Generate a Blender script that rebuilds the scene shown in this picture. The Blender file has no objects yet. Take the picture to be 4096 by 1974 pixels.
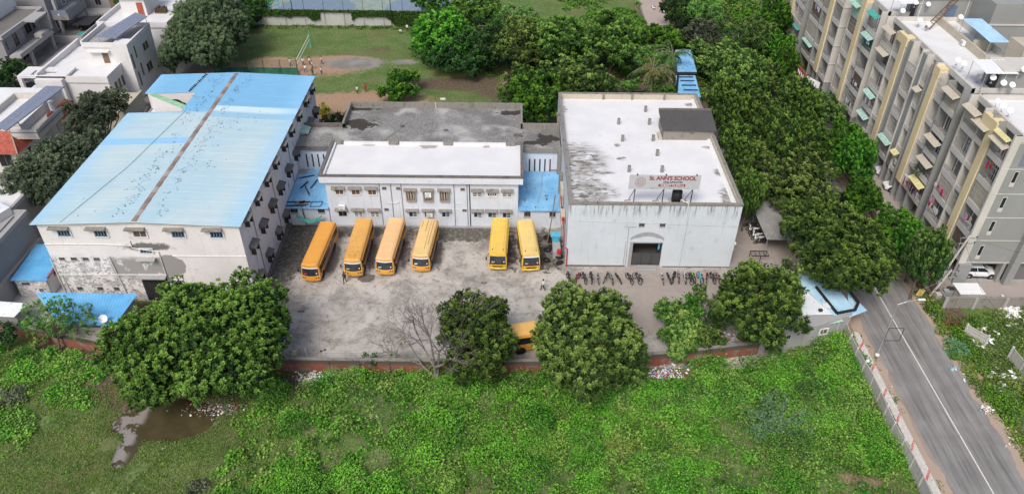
import bpy, bmesh, math, random
import numpy as np
from mathutils import Vector, Matrix
rad = math.radians
random.seed(7); RNG = np.random.default_rng(11)
SC = bpy.context.scene
COL = SC.collection

# ------------------------------------------------------------------ camera
CAM_H, PITCH, ROLL = 60.0, 36.98, 0.56
cd = bpy.data.cameras.new('camera'); cam = bpy.data.objects.new('camera', cd); COL.objects.link(cam)
cd.sensor_width = 36.0; cd.lens = 26.93; cd.clip_start = 0.5; cd.clip_end = 3000
_p, _r = rad(PITCH), rad(ROLL)
_fw = Vector((0, math.cos(_p), -math.sin(_p))); _rt = Vector((1, 0, 0)); _up = _rt.cross(_fw)
_R = math.cos(_r)*_rt + math.sin(_r)*_up; _U = -math.sin(_r)*_rt + math.cos(_r)*_up
cam.matrix_world = Matrix(((_R.x, _U.x, -_fw.x, 0), (_R.y, _U.y, -_fw.y, 0), (_R.z, _U.z, -_fw.z, CAM_H), (0, 0, 0, 1)))
SC.camera = cam
# ------------------------------------------------------------------ sky, sun, exposure
SUN_EL, SUN_AZ = 50.0, -157.0      # overcast: soft light from behind the camera, a little from the left
w = bpy.data.worlds.new('World'); SC.world = w; w.use_nodes = True
wn = w.node_tree.nodes; bg = wn['Background']
sky = wn.new('ShaderNodeTexSky'); sky.sky_type = 'NISHITA'; sky.sun_disc = False
sky.sun_elevation = rad(SUN_EL); sky.sun_rotation = rad(SUN_AZ)
sky.air_density = 1.0; sky.dust_density = 4.5; sky.ozone_density = 1.2
w.node_tree.links.new(sky.outputs[0], bg.inputs[0]); bg.inputs[1].default_value = 0.14
sl = bpy.data.lights.new('sun', 'SUN'); sl.energy = 2.0; sl.angle = rad(22); sl.color = (1.0, 0.975, 0.93)
so = bpy.data.objects.new('sun', sl); COL.objects.link(so)
_az = rad(SUN_AZ); _sd = Vector((math.sin(_az)*math.cos(rad(SUN_EL)), math.cos(_az)*math.cos(rad(SUN_EL)), math.sin(rad(SUN_EL))))
so.rotation_euler = (-_sd).to_track_quat('-Z', 'Y').to_euler(); so.location = (0, 0, 120)
SC.view_settings.view_transform = 'Standard'; SC.view_settings.look = 'None'
SC.view_settings.exposure = 0.12; SC.view_settings.gamma = 1.0; SC.view_settings.use_curve_mapping = False

# ------------------------------------------------------------------ helpers
def at(px, py, z=0.0):
    """the point at height z that the photograph (4096 wide) shows at px, py"""
    d = _fw*3064.0 + _R*(px-2048) - _U*(py-987)
    t = (z-CAM_H)/d.z
    return Vector((t*d.x, t*d.y, z))
def project(v):
    d = Vector(v) - Vector((0, 0, CAM_H)); c = d.dot(_fw)
    return 2048+3064*d.dot(_R)/c, 987-3064*d.dot(_U)/c

class MB:
    """collects boxes, bars and sheets; build() links them as ONE mesh object"""
    def __init__(s): s.v = []; s.f = []; s.m = []
    def quad(s, a, b, c, d, m=0):
        n = len(s.v); s.v += [tuple(a), tuple(b), tuple(c), tuple(d)]; s.f.append((n, n+1, n+2, n+3)); s.m.append(m); return s
    def box(s, x0, x1, y0, y1, z0, z1, m=0, top=None):
        if x0 > x1: x0, x1 = x1, x0
        if y0 > y1: y0, y1 = y1, y0
        if z0 > z1: z0, z1 = z1, z0
        n = len(s.v)
        s.v += [(x0, y0, z0), (x1, y0, z0), (x1, y1, z0), (x0, y1, z0), (x0, y0, z1), (x1, y0, z1), (x1, y1, z1), (x0, y1, z1)]
        for k, f in enumerate(((0, 3, 2, 1), (4, 5, 6, 7), (0, 1, 5, 4), (1, 2, 6, 5), (2, 3, 7, 6), (3, 0, 4, 7))):
            s.f.append(tuple(n+i for i in f)); s.m.append(top if (k == 1 and top is not None) else m)
        return s
    def hexa(s, p, m=0):
        """eight points: bottom four then top four, counter-clockwise"""
        n = len(s.v); s.v += [tuple(q) for q in p]
        for f in ((0, 3, 2, 1), (4, 5, 6, 7), (0, 1, 5, 4), (1, 2, 6, 5), (2, 3, 7, 6), (3, 0, 4, 7)):
            s.f.append(tuple(n+i for i in f)); s.m.append(m)
        return s
    def prism(s, poly, z0, z1, m=0, top=None):
        n = len(s.v); k = len(poly)
        s.v += [(x, y, z0) for x, y in poly] + [(x, y, z1) for x, y in poly]
        s.f.append(tuple(range(n+k-1, n-1, -1))); s.m.append(m)
        s.f.append(tuple(range(n+k, n+2*k))); s.m.append(m if top is None else top)
        for i in range(k):
            j = (i+1) % k; s.f.append((n+i, n+j, n+k+j, n+k+i)); s.m.append(m)
        return s
    def tube(s, a, b, r, m=0, n=6, r2=None, caps=True):
        a, b = Vector(a), Vector(b); d = b-a
        if d.length < 1e-6: return s
        d.normalize(); u = d.orthogonal().normalized(); w_ = d.cross(u); r2 = r if r2 is None else r2
        k = len(s.v)
        for p, q in ((a, r), (b, r2)):
            for i in range(n):
                t = 2*math.pi*i/n; s.v.append(tuple(p+u*math.cos(t)*q+w_*math.sin(t)*q))
        for i in range(n):
            j = (i+1) % n; s.f.append((k+i, k+j, k+n+j, k+n+i)); s.m.append(m)
        if caps:
            s.f.append(tuple(range(k+n-1, k-1, -1))); s.m.append(m); s.f.append(tuple(range(k+n, k+2*n))); s.m.append(m)
        return s
    def path(s, pts, r, m=0, n=6):
        for a, b in zip(pts[:-1], pts[1:]): s.tube(a, b, r, m, n)
        return s
    def cyl(s, x, y, z0, z1, r, m=0, n=12, r2=None): return s.tube((x, y, z0), (x, y, z1), r, m, n, r2)
    def torus(s, c, ax, R, r, m=0, n=18, k=6):
        c = Vector(c); ax = Vector(ax).normalized(); u = ax.orthogonal().normalized(); w_ = ax.cross(u); b = len(s.v)
        for i in range(n):
            t = 2*math.pi*i/n; e = u*math.cos(t)+w_*math.sin(t)
            for j in range(k):
                q = 2*math.pi*j/k; s.v.append(tuple(c+e*(R+r*math.cos(q))+ax*r*math.sin(q)))
        for i in range(n):
            for j in range(k):
                i2, j2 = (i+1) % n, (j+1) % k
                s.f.append((b+i*k+j, b+i2*k+j, b+i2*k+j2, b+i*k+j2)); s.m.append(m)
        return s
    def ball(s, c, r, m=0, n=8, k=5, sc=(1, 1, 1)):
        b = len(s.v)
        for i in range(k+1):
            ph = math.pi*i/k
            for j in range(n):
                t = 2*math.pi*j/n
                s.v.append((c[0]+r*sc[0]*math.sin(ph)*math.cos(t), c[1]+r*sc[1]*math.sin(ph)*math.sin(t), c[2]+r*sc[2]*math.cos(ph)))
        for i in range(k):
            for j in range(n):
                j2 = (j+1) % n; s.f.append((b+i*n+j, b+(i+1)*n+j, b+(i+1)*n+j2, b+i*n+j2)); s.m.append(m)
        return s
    def ribbed(s, a, b, c, d, n, amp, m=0, thick=0.03):
        """a corrugated sheet over the corners a b (eave) c d (ridge side); ribs run from a-b to d-c"""
        a, b, c, d = map(Vector, (a, b, c, d)); nr = (b-a).cross(d-a).normalized(); k = len(s.v); N = 2*n+1
        for i in range(N):
            t = i/(N-1); o = nr*(amp if i % 2 else 0)
            lo, hi = a.lerp(b, t), d.lerp(c, t)
            s.v += [tuple(lo+o), tuple(hi+o), tuple(lo-nr*thick+o), tuple(hi-nr*thick+o)]
        for i in range(N-1):
            p, q = k+4*i, k+4*(i+1)
            for f in ((p, q, q+1, p+1), (p+2, p+3, q+3, q+2), (p, p+2, q+2, q), (p+1, q+1, q+3, p+3)): s.f.append(f); s.m.append(m)
        p, q = k, k+4*(N-1)
        s.f += [(p, p+1, p+3, p+2), (q, q+2, q+3, q+1)]; s.m += [m, m]
        return s
    def mesh(s, name, mats, off=(0, 0, 0), smooth=False):
        me = bpy.data.meshes.new(name)
        v = np.array(s.v, dtype=float).reshape(-1, 3)-np.array(off)
        me.from_pydata(v.tolist(), [], s.f)
        for m in (mats if isinstance(mats, (list, tuple)) else [mats]): me.materials.append(m)
        me.polygons.foreach_set('material_index', s.m)
        if smooth: me.polygons.foreach_set('use_smooth', [True]*len(s.f))
        me.update(); return me
    def split(s):
        """pieces that do not touch come apart, each its own MB"""
        n = len(s.v); par = list(range(n))
        def fd(i):
            while par[i] != i: par[i] = par[par[i]]; i = par[i]
            return i
        for f in s.f:
            r = fd(f[0])
            for i in f[1:]: par[fd(i)] = r
        bb = {}
        for i, v in enumerate(s.v):
            r = fd(i); q = bb.setdefault(r, [list(v), list(v)])
            for k in range(3): q[0][k] = min(q[0][k], v[k]); q[1][k] = max(q[1][k], v[k])
        R = list(bb)
        if len(R) > 60: return [s]
        for i, a in enumerate(R):
            for c in R[i+1:]:
                A, B = bb[a], bb[c]
                if fd(a) != fd(c) and all(A[0][k]-.04 <= B[1][k] and B[0][k]-.04 <= A[1][k] for k in range(3)): par[fd(a)] = fd(c)
        G = {}
        for f, m in zip(s.f, s.m):
            o = G.setdefault(fd(f[0]), (MB(), {})); M_, mp = o
            for i in f:
                if i not in mp: mp[i] = len(M_.v); M_.v.append(s.v[i])
            M_.f.append(tuple(mp[i] for i in f)); M_.m.append(m)
        return [o[0] for o in G.values()]
    def build(s, name, mats, parent=None, off=None, smooth=False):
        o_ = Vector(off) if off is not None else (parent_off(parent) if parent else Vector((0, 0, 0)))
        ob = bpy.data.objects.new(name, s.mesh(name, mats, o_, smooth)); COL.objects.link(ob)
        if parent: ob.parent = parent
        elif off is not None: ob.location = o_
        return ob
def parent_off(p):
    o = Vector((0, 0, 0))
    while p is not None: o += p.location; p = p.parent
    return o
def tag(o, label=None, cat=None, group=None, kind=None):
    if label: o['label'] = label
    if cat: o['category'] = cat
    if group: o['group'] = group
    if kind: o['kind'] = kind
    return o
def thing(name, label, cat, loc=(0, 0, 0), group=None, rz=0):
    o = bpy.data.objects.new(name, None); COL.objects.link(o); o.location = loc; o.rotation_euler = (0, 0, rz)
    o.empty_display_size = 0.3
    return tag(o, label, cat, group)
def kids(o): return KIDS.get(o.name, [])
def copy_tree(o, parent=None):
    c = o.copy(); COL.objects.link(c)
    if parent: c.parent = parent
    for ch in [x for x in o.children]: copy_tree(ch, c)
    return c
def inst(me, name, parent, loc, rz=0, sc=None):
    """a part that shares its mesh with its like; loc in world coordinates"""
    o = bpy.data.objects.new(name, me); COL.objects.link(o); o.parent = parent
    o.location = Vector(loc)-parent_off(parent); o.rotation_euler = (0, 0, rz)
    if sc: o.scale = sc
    return o
def text_mesh(name, s, size, mat, parent, mw, bold=0.0, extrude=0.01, align='CENTER'):
    cu = bpy.data.curves.new(name, 'FONT'); cu.body = s; cu.size = size; cu.align_x = align; cu.align_y = 'CENTER'; cu.offset = bold; cu.extrude = extrude
    t = bpy.data.objects.new(name, cu); COL.objects.link(t)
    dg = bpy.context.evaluated_depsgraph_get(); me = bpy.data.meshes.new_from_object(t.evaluated_get(dg))
    bpy.data.objects.remove(t); me.materials.clear(); me.materials.append(mat)
    o = bpy.data.objects.new(name, me); COL.objects.link(o); o.parent = parent; o.matrix_local = mw
    return o

# ------------------------------------------------------------------ materials
class NT:
    def __init__(s, name, rough=0.8, spec=0.3):
        s.mat = bpy.data.materials.new(name); s.mat.use_nodes = True; s.nt = s.mat.node_tree; s.N = s.nt.nodes
        s.bsdf = s.N['Principled BSDF']; s.bsdf.inputs['Roughness'].default_value = rough
        s.bsdf.inputs['Specular IOR Level'].default_value = spec
        s._pos = None
    def n(s, t): return s.N.new(t)
    def L(s, a, b): s.nt.links.new(a, b)
    def put(s, inp, v):
        if isinstance(v, bpy.types.NodeSocket): s.L(v, inp)
        else:
            if hasattr(inp.default_value, '__len__') and hasattr(v, '__len__') and len(v) == 3 and len(inp.default_value) == 4: v = (*v, 1)
            inp.default_value = v
    def pos(s):
        if s._pos is None: s._pos = s.n('ShaderNodeNewGeometry').outputs['Position']
        return s._pos
    def xyz(s, v=None):
        k = s.n('ShaderNodeSeparateXYZ'); s.put(k.inputs[0], v or s.pos()); return k.outputs
    def m(s, op, a, b=0.0, c=None, clamp=False):
        k = s.n('ShaderNodeMath'); k.operation = op; k.use_clamp = clamp
        s.put(k.inputs[0], a); s.put(k.inputs[1], b)
        if c is not None: s.put(k.inputs[2], c)
        return k.outputs[0]
    def scale(s, v, k3):
        k = s.n('ShaderNodeVectorMath'); k.operation = 'MULTIPLY'; s.put(k.inputs[0], v); k.inputs[1].default_value = k3; return k.outputs[0]
    def noise(s, sc, det=4, v=None, rough=0.55, dist=0.0):
        k = s.n('ShaderNodeTexNoise'); s.put(k.inputs['Vector'], v or s.pos()); k.inputs['Scale'].default_value = sc
        k.inputs['Detail'].default_value = det; k.inputs['Roughness'].default_value = rough; k.inputs['Distortion'].default_value = dist
        return k.outputs[0]
    def ramp(s, v, lo, hi, a=0.0, b=1.0):
        k = s.n('ShaderNodeMapRange'); s.put(k.inputs[0], v); k.inputs[1].default_value = lo; k.inputs[2].default_value = hi
        k.inputs[3].default_value = a; k.inputs[4].default_value = b; k.interpolation_type = 'SMOOTHSTEP'; return k.outputs[0]
    def mix(s, f, a, b, mode='MIX'):
        k = s.n('ShaderNodeMix'); k.data_type = 'RGBA'; k.blend_type = mode
        s.put(k.inputs[0], f); s.put(k.inputs[6], a); s.put(k.inputs[7], b); return k.outputs[2]
    def attr(s, name='Col'):
        k = s.n('ShaderNodeAttribute'); k.attribute_name = name; return k
    def blot(s, c, r, nz, edge=0.25, amp=0.9):
        """0..1 inside an uneven patch round c (world x y z) with radii r"""
        k = s.n('ShaderNodeVectorMath'); k.operation = 'SUBTRACT'; s.put(k.inputs[0], s.pos()); k.inputs[1].default_value = c
        q = s.scale(k.outputs[0], tuple(1.0/x for x in r))
        L = s.n('ShaderNodeVectorMath'); L.operation = 'LENGTH'; s.put(L.inputs[0], q)
        d = s.m('ADD', L.outputs['Value'], s.m('MULTIPLY', s.m('SUBTRACT', nz, 0.5), amp*2))
        return s.ramp(d, 1.0+edge, 1.0-edge)
    def bump(s, h, dist=0.02, strength=0.6):
        k = s.n('ShaderNodeBump'); k.inputs['Strength'].default_value = strength; k.inputs['Distance'].default_value = dist
        s.put(k.inputs['Height'], h); s.L(k.outputs[0], s.bsdf.inputs['Normal'])
    def done(s, col): s.put(s.bsdf.inputs['Base Color'], col); return s.mat

def plain(name, col, rough=0.6, spec=0.3, metal=0.0, var=0.12, sc=3.0, bump=0.0):
    t = NT(name, rough, spec); t.bsdf.inputs['Metallic'].default_value = metal
    nz = t.noise(sc, 5)
    a = tuple(c*(1-var) for c in col); b = tuple(min(1, c*(1+var)) for c in col)
    if bump: t.bump(t.noise(sc*6, 4), bump)
    return t.done(t.mix(t.ramp(nz, 0.3, 0.7), a, b))
def painted(name, col, grime=0.35, gcol=(0.10, 0.095, 0.085), streak=0.3, sc=0.9, peel=0.0, extra=None, rough=0.85):
    """painted plaster: cloudy tone, dark patches, rain streaks that run down"""
    t = NT(name, rough, 0.2); P = t.pos()
    cloud = t.noise(0.35, 5); fine = t.noise(6.0, 6)
    c = t.mix(t.ramp(cloud, 0.3, 0.75), tuple(x*0.93 for x in col), tuple(min(.92, x*1.03) for x in col))
    c = t.mix(t.m('MULTIPLY', t.ramp(fine, 0.45, 0.75), 0.10), c, gcol)
    st = t.noise(1.6, 5, t.scale(P, (1.6, 1.6, 0.12)))
    c = t.mix(t.m('MULTIPLY', t.ramp(st, 0.56, 0.74), streak), c, gcol)
    g = t.noise(sc, 9, rough=0.68)
    c = t.mix(t.m('MULTIPLY', t.ramp(g, 0.60-0.1*grime, 0.70), grime), c, gcol)
    if peel: c = t.mix(t.m('MULTIPLY', t.ramp(t.noise(1.1, 10, rough=0.72), 0.53, 0.57), peel), c, (0.33, 0.315, 0.30))
    if extra: c = extra(t, c)
    t.bump(fine, 0.01, 0.4)
    return t.done(c)
def foliage(name, trans=0.25):
    t = NT(name, 0.62, 0.25); a = t.attr('Col')
    oi = t.n('ShaderNodeObjectInfo').outputs['Random']
    hs = t.n('ShaderNodeHueSaturation'); t.put(hs.inputs['Color'], a.outputs['Color'])
    t.put(hs.inputs['Hue'], t.m('ADD', t.m('MULTIPLY', oi, 0.022), 0.490)); t.put(hs.inputs['Value'], t.m('ADD', t.m('MULTIPLY', oi, 0.50), 0.78))
    t.put(t.bsdf.inputs['Base Color'], hs.outputs[0])
    tr = t.n('ShaderNodeBsdfTranslucent'); t.put(tr.inputs[0], hs.outputs[0])
    mx = t.n('ShaderNodeMixShader'); mx.inputs[0].default_value = trans
    t.L(t.bsdf.outputs[0], mx.inputs[1]); t.L(tr.outputs[0], mx.inputs[2]); t.L(mx.outputs[0], t.N['Material Output'].inputs[0])
    return t.mat
M = {}
M['leaf'] = foliage('leaves')
M['hall_wall'] = painted('pale_blue_plaster', (0.60, 0.655, 0.695), 0.22, streak=0.16, extra=lambda t, c: t.mix(
    t.m('MULTIPLY', t.m('MULTIPLY', t.ramp(t.xyz()[2], 7.0, 9.1), t.ramp(t.noise(1.3, 7, t.scale(t.pos(), (2.6, 2.6, .25)), rough=.65), .48, .64)), .8), c, (.10, .10, .10)))
M['mid_wall'] = painted('pale_lavender_plaster', (0.63, 0.675, 0.745), 0.2, streak=0.18)
M['left_wall'] = painted('off_white_plaster', (0.66, 0.63, 0.63), 0.2, streak=0.14)
def _peel(t, c):
    x, y, z = t.xyz()
    # flaking paint on the lower left of the front wall and two patches of bare render
    reg = t.m('MULTIPLY', t.m('MULTIPLY', t.ramp(x, -38.6, -40.6), t.ramp(z, 6.9, 5.9)), t.ramp(y, 69.4, 69.0))
    bare = t.m('MULTIPLY', t.m('MULTIPLY', t.ramp(x, -46.0, -45.6), t.ramp(x, -37.2, -37.8)), t.m('MULTIPLY', t.ramp(z, 6.75, 6.65), t.ramp(z, 3.4, 4.2)))
    nz = t.noise(1.5, 10, rough=0.7)
    c = t.mix(t.m('MULTIPLY', t.m('MULTIPLY', reg, t.ramp(nz, .48, .54)), .85), c, (.38, .375, .365))
    c = t.mix(t.m('MULTIPLY', reg, t.ramp(t.noise(3.2, 8, rough=.7), .56, .60)), c, (.14, .135, .13))
    c = t.mix(t.m('MULTIPLY', t.m('MULTIPLY', bare, reg), t.ramp(t.noise(.8, 4), .36, .48)), c, (.30, .29, .28))
    b2 = t.blot((-39.0, 68.4, 5.3), (1.8, 9, 1.6), t.noise(.9, 5), .06, .25)
    c = t.mix(b2, c, (.30, .29, .28))
    b3 = t.blot((-40.8, 68.4, 8.0), (2.6, 9, .55), t.noise(2.2, 8, rough=.7), .3, .9)
    return t.mix(b3, c, (.16, .155, .15))
M['left_front'] = painted('flaking_white_plaster', (0.74, 0.71, 0.70), 0.2, streak=0.12, extra=_peel)
def _damp(t, c):
    x, y, z = t.xyz()
    f = t.m('MULTIPLY', t.ramp(z, 1.6, 0.2), t.ramp(t.noise(.7, 6), .35, .6))
    c = t.mix(t.m('MULTIPLY', f, .9), c, (.03, .032, .028))
    s = t.noise(.8, 8, t.scale(t.pos(), (1, 1.0, .35)), rough=.65)
    return t.mix(t.m('MULTIPLY', t.ramp(s, .56, .68), t.ramp(y, 78, 90)), c, (.07, .07, .065))
M['left_side'] = painted('damp_white_plaster', (0.72, 0.68, 0.69), 0.3, streak=0.2, extra=_damp)
M['grimy_conc'] = painted('weathered_concrete', (0.25, 0.235, 0.21), 0.75, gcol=(.045, .043, .04), streak=0.5, sc=1.6)
M['black_conc'] = painted('mould_blackened_concrete', (0.16, 0.15, 0.14), 0.85, gcol=(.025, .025, .023), streak=0.5, sc=1.3)
M['fresh_white'] = painted('white_limewash', (0.70, 0.70, 0.70), 0.06, streak=0.04)
M['apt_grey'] = painted('grey_painted_render', (0.29, 0.298, 0.29), 0.12, gcol=(.16, .16, .155), streak=0.22)
M['apt_light'] = painted('light_grey_render', (0.57, 0.55, 0.51), 0.12, gcol=(.2, .2, .19), streak=0.22)
M['apt_yellow'] = painted('butter_yellow_paint', (0.72, 0.60, 0.37), 0.08, gcol=(.3, .25, .15), streak=0.1)
M['apt_inner'] = painted('shade_darkened_inner_wall', (0.17, 0.165, 0.16), 0.2, gcol=(.12, .11, .10), streak=0.2)  # recess shade put into the colour: darker than the outer grey render
M['beige'] = painted('beige_sunshade', (0.50, 0.45, 0.36), 0.5, gcol=(.2, .17, .13), streak=0.3, sc=2)
M['bld_white'] = painted('white_house_paint', (0.68, 0.67, 0.67), 0.1, streak=0.1)
M['bld_grey'] = painted('raw_grey_plaster', (0.36, 0.355, 0.35), 0.25, gcol=(.14, .14, .135), streak=0.25)
M['house_grey'] = painted('grey_brown_house_wall', (0.27, 0.265, 0.27), 0.12, gcol=(.12, .12, .12), streak=0.2)
M['roof_dark'] = painted('mossy_flat_roof', (0.17, 0.165, 0.15), 0.6, gcol=(.05, .05, .045), streak=0.0, sc=1.0)
M['glass'] = plain('dark_window_glass', (0.018, 0.022, 0.028), 0.08, 0.6, var=.3)
M['glass_blue'] = plain('blue_tinted_glass', (0.02, 0.05, 0.09), 0.12, 0.6, var=.3)
M['shutter_brown'] = plain('brown_shutter', (0.13, 0.095, 0.075), 0.6)
M['shutter_blue'] = plain('blue_grey_shutter', (0.12, 0.19, 0.28), 0.6)
M['frame_white'] = plain('white_window_frame', (0.68, 0.68, 0.70), 0.6)
M['frame_tan'] = plain('tan_window_frame', (0.36, 0.31, 0.27), 0.6)
M['dark'] = plain('dark_metal', (0.03, 0.03, 0.032), 0.45, .4)
M['black'] = plain('black_rubber', (0.018, 0.018, 0.018), 0.75)
M['steel'] = plain('galvanised_steel', (0.42, 0.43, 0.44), 0.4, .4, metal=.4)
M['rust'] = plain('rusty_steel', (0.16, 0.075, 0.045), 0.8, var=.35)
M['red_pipe'] = plain('red_pipe_paint', (0.42, 0.035, 0.045), 0.45)
M['white_pipe'] = plain('white_plastic', (0.66, 0.66, 0.64), 0.45)
M['grey_pipe'] = plain('grey_plastic_pipe', (0.24, 0.25, 0.27), 0.5)
M['white_gloss'] = plain('white_gloss', (0.76, 0.77, 0.78), 0.3, .5, var=.04)
M['green_sheet'] = plain('faded_green_sheet', (0.22, 0.42, 0.26), 0.5, var=.2)
M['teal'] = plain('teal_plastic', (0.07, 0.36, 0.30), 0.45, var=.2)
M['mint'] = plain('pale_mint_sheet', (0.34, 0.52, 0.44), 0.5, var=.2)
M['red'] = plain('red_cloth', (0.50, 0.03, 0.04), 0.7)
M['pink'] = plain('pink_cloth', (0.62, 0.25, 0.42), 0.8)
M['navy'] = plain('navy_cloth', (0.03, 0.045, 0.12), 0.8)
M['white_cloth'] = plain('white_cloth', (0.72, 0.72, 0.74), 0.85, var=.06)
M['orange_cloth'] = plain('orange_cloth', (0.62, 0.22, 0.06), 0.8)
M['blue_cloth'] = plain('blue_cloth', (0.12, 0.22, 0.5), 0.8)
M['skin'] = plain('brown_skin', (0.20, 0.10, 0.065), 0.6, var=.05)
M['hair'] = plain('black_hair', (0.012, 0.01, 0.009), 0.6, var=.1)
M['wood'] = plain('weathered_wood', (0.17, 0.12, 0.08), 0.8, var=.3)
M['bark'] = plain('bark', (0.13, 0.10, 0.08), 0.9, var=.35, sc=5, bump=.03)
M['bark_grey'] = plain('pale_dry_bark', (0.17, 0.15, 0.14), 0.9, var=.35, sc=5, bump=.02)
M['tile_red'] = plain('red_clay_tile', (0.34, 0.085, 0.055), 0.7, var=.25, sc=2)
M['bin_blue'] = plain('blue_plastic', (0.10, 0.42, 0.60), 0.4)
M['solar'] = plain('solar_cells', (0.20, 0.225, 0.29), 0.12, .8, var=.1)
def sheet_mat(name, lo, hi, dirt=0.2, rough=0.4):
    t = NT(name, rough, 0.4); c = t.mix(t.ramp(t.noise(.5, 5), .3, .7), lo, hi)
    c = t.mix(t.m('MULTIPLY', t.ramp(t.noise(1.4, 8, rough=.7), .58, .66), dirt), c, (.05, .06, .07))
    return t.done(c)
M['sheet_blue'] = sheet_mat('faded_blue_sheet', (0.16, 0.40, 0.66), (0.26, 0.52, 0.76), .55)
M['sheet_blue2'] = sheet_mat('bright_blue_sheet', (0.10, 0.36, 0.66), (0.16, 0.45, 0.74), .3)
M['sheet_pale'] = sheet_mat('pale_blue_sheet', (0.36, 0.58, 0.76), (0.46, 0.68, 0.84), .5)
M['sheet_white'] = sheet_mat('white_sheet', (0.66, 0.70, 0.74), (0.78, 0.80, 0.82), .4)
M['asbestos'] = sheet_mat('grey_cement_sheet', (0.24, 0.235, 0.22), (0.34, 0.33, 0.31), .7, .9)
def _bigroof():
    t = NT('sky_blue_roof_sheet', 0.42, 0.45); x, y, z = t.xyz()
    nz = t.noise(.12, 4); deep_blue = (0.21, 0.49, 0.74); sky_sheen = (0.44, 0.62, 0.70); pale = (0.53, 0.66, 0.69)
    # sky reflection painted into the sheet colour: nearer rows paler, far rows blue
    c = t.mix(t.ramp(t.m('ADD', y, t.m('MULTIPLY', nz, 3)), 95.0, 96.2), t.mix(t.ramp(nz, .35, .65), sky_sheen, pale), deep_blue)
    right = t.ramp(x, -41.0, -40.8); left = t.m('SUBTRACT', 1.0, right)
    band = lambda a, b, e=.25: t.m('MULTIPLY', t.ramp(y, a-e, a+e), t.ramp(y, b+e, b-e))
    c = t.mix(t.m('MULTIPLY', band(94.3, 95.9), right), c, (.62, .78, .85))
    c = t.mix(t.m('MULTIPLY', t.m('MULTIPLY', band(92.6, 94.0), right), .55), c, deep_blue)
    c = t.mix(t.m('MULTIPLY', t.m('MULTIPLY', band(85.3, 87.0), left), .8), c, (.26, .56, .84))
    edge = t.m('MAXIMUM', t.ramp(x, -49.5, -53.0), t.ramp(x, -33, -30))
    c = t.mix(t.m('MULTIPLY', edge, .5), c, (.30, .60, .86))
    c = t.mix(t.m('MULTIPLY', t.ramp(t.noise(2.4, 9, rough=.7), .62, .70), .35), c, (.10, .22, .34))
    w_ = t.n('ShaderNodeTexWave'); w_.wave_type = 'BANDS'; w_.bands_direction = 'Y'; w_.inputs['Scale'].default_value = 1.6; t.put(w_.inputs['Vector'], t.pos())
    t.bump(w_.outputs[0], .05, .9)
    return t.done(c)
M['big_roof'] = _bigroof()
def _hallroof():
    t = NT('hall_roof_limewash', .8, .2); n1 = t.noise(.45, 10, t.scale(t.pos(), (.8, 1.5, 1)), rough=.66); n2 = t.noise(1.4, 9, t.scale(t.pos(), (.7, 1.6, 1)), rough=.7)
    c = t.mix(t.ramp(t.noise(.3, 4), .3, .7), (.64, .64, .65), (.70, .70, .70))
    grey = (.30, .29, .265)
    for p, r in (((8.3, 87.0, 8.7), (4.0, 4.4, 9)), ((8.6, 79.6, 8.7), (4.0, 3.2, 9)), ((26.3, 78.6, 8.7), (.9, 2.6, 9)), ((26.5, 84.4, 8.7), (.7, 1.0, 9)), ((7.5, 101.6, 8.7), (.35, .9, 9)), ((14.1, 91.2, 8.7), (.45, .5, 9)), ((14.3, 87.6, 8.7), (.6, .5, 9)), ((26.2, 103.5, 8.7), (.8, .6, 9)), ((11.6, 84.0, 8.7), (1.2, .35, 9)), ((26.4, 90.8, 8.7), (.8, .4, 9))):
        b = t.blot(p, r, n1, .35, .95)
        c = t.mix(t.m('MULTIPLY', b, t.ramp(n1, .36, .60)), c, grey)
        c = t.mix(t.m('MULTIPLY', t.m('MULTIPLY', b, t.ramp(n2, .48, .60)), .85), c, (.075, .07, .062))
    c = t.mix(t.m('MULTIPLY', t.ramp(t.noise(1.1, 9, rough=.72), .58, .70), .5), c, (.42, .415, .40))
    return t.done(c)
M['hall_roof'] = _hallroof()
def _midroof():
    t = NT('grey_roof_screed', .9, .15); st = t.noise(2.6, 10, t.scale(t.pos(), (1.2, .9, 1)), rough=.8)
    c = t.mix(t.ramp(st, .34, .66), (.14, .138, .13), (.30, .295, .285)); c = t.mix(t.m('MULTIPLY', t.ramp(t.noise(.16, 7, rough=.65), .52, .40), .55), c, (.12, .118, .11))
    c = t.mix(t.ramp(t.noise(.22, 5), .52, .72), c, (.40, .395, .38))
    for p, r in (((-22.4, 99.2, 7.2), (2.2, 1.6, 9)), ((-22.6, 103.8, 7.2), (2.0, .45, 9)), ((-.6, 103.2, 7.2), (1.9, .7, 9)), ((4.4, 95.2, 7.2), (1.3, 1.5, 9)), ((2.6, 94.2, 7.2), (1.3, .6, 9)), ((6.0, 95.3, 7.2), (.6, .6, 9))):
        c = t.mix(t.blot(p, r, t.noise(.9, 8, rough=.65), .05, 1.5), c, (.055, .05, .045))
    return t.done(c)
M['mid_roof'] = _midroof()
def _midwhite():
    t = NT('white_roof_coat', .7, .2); c = t.mix(t.ramp(t.noise(.3, 4), .3, .7), (.64, .64, .65), (.70, .70, .70))
    for p, r in (((-11.6, 92.2, 7.7), (1.2, .7, 9)), ((-19.8, 92.4, 7.7), (1.0, .35, 9)), ((-3.6, 92.2, 7.7), (.5, .3, 9))):
        c = t.mix(t.blot(p, r, t.noise(1.6, 6), .2, .6), c, (.34, .32, .30))
    c = t.mix(t.m('MULTIPLY', t.ramp(t.noise(1.9, 8, rough=.7), .655, .69), .8), c, (.45, .45, .45))
    return t.done(c)
M['mid_white'] = _midwhite()
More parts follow.
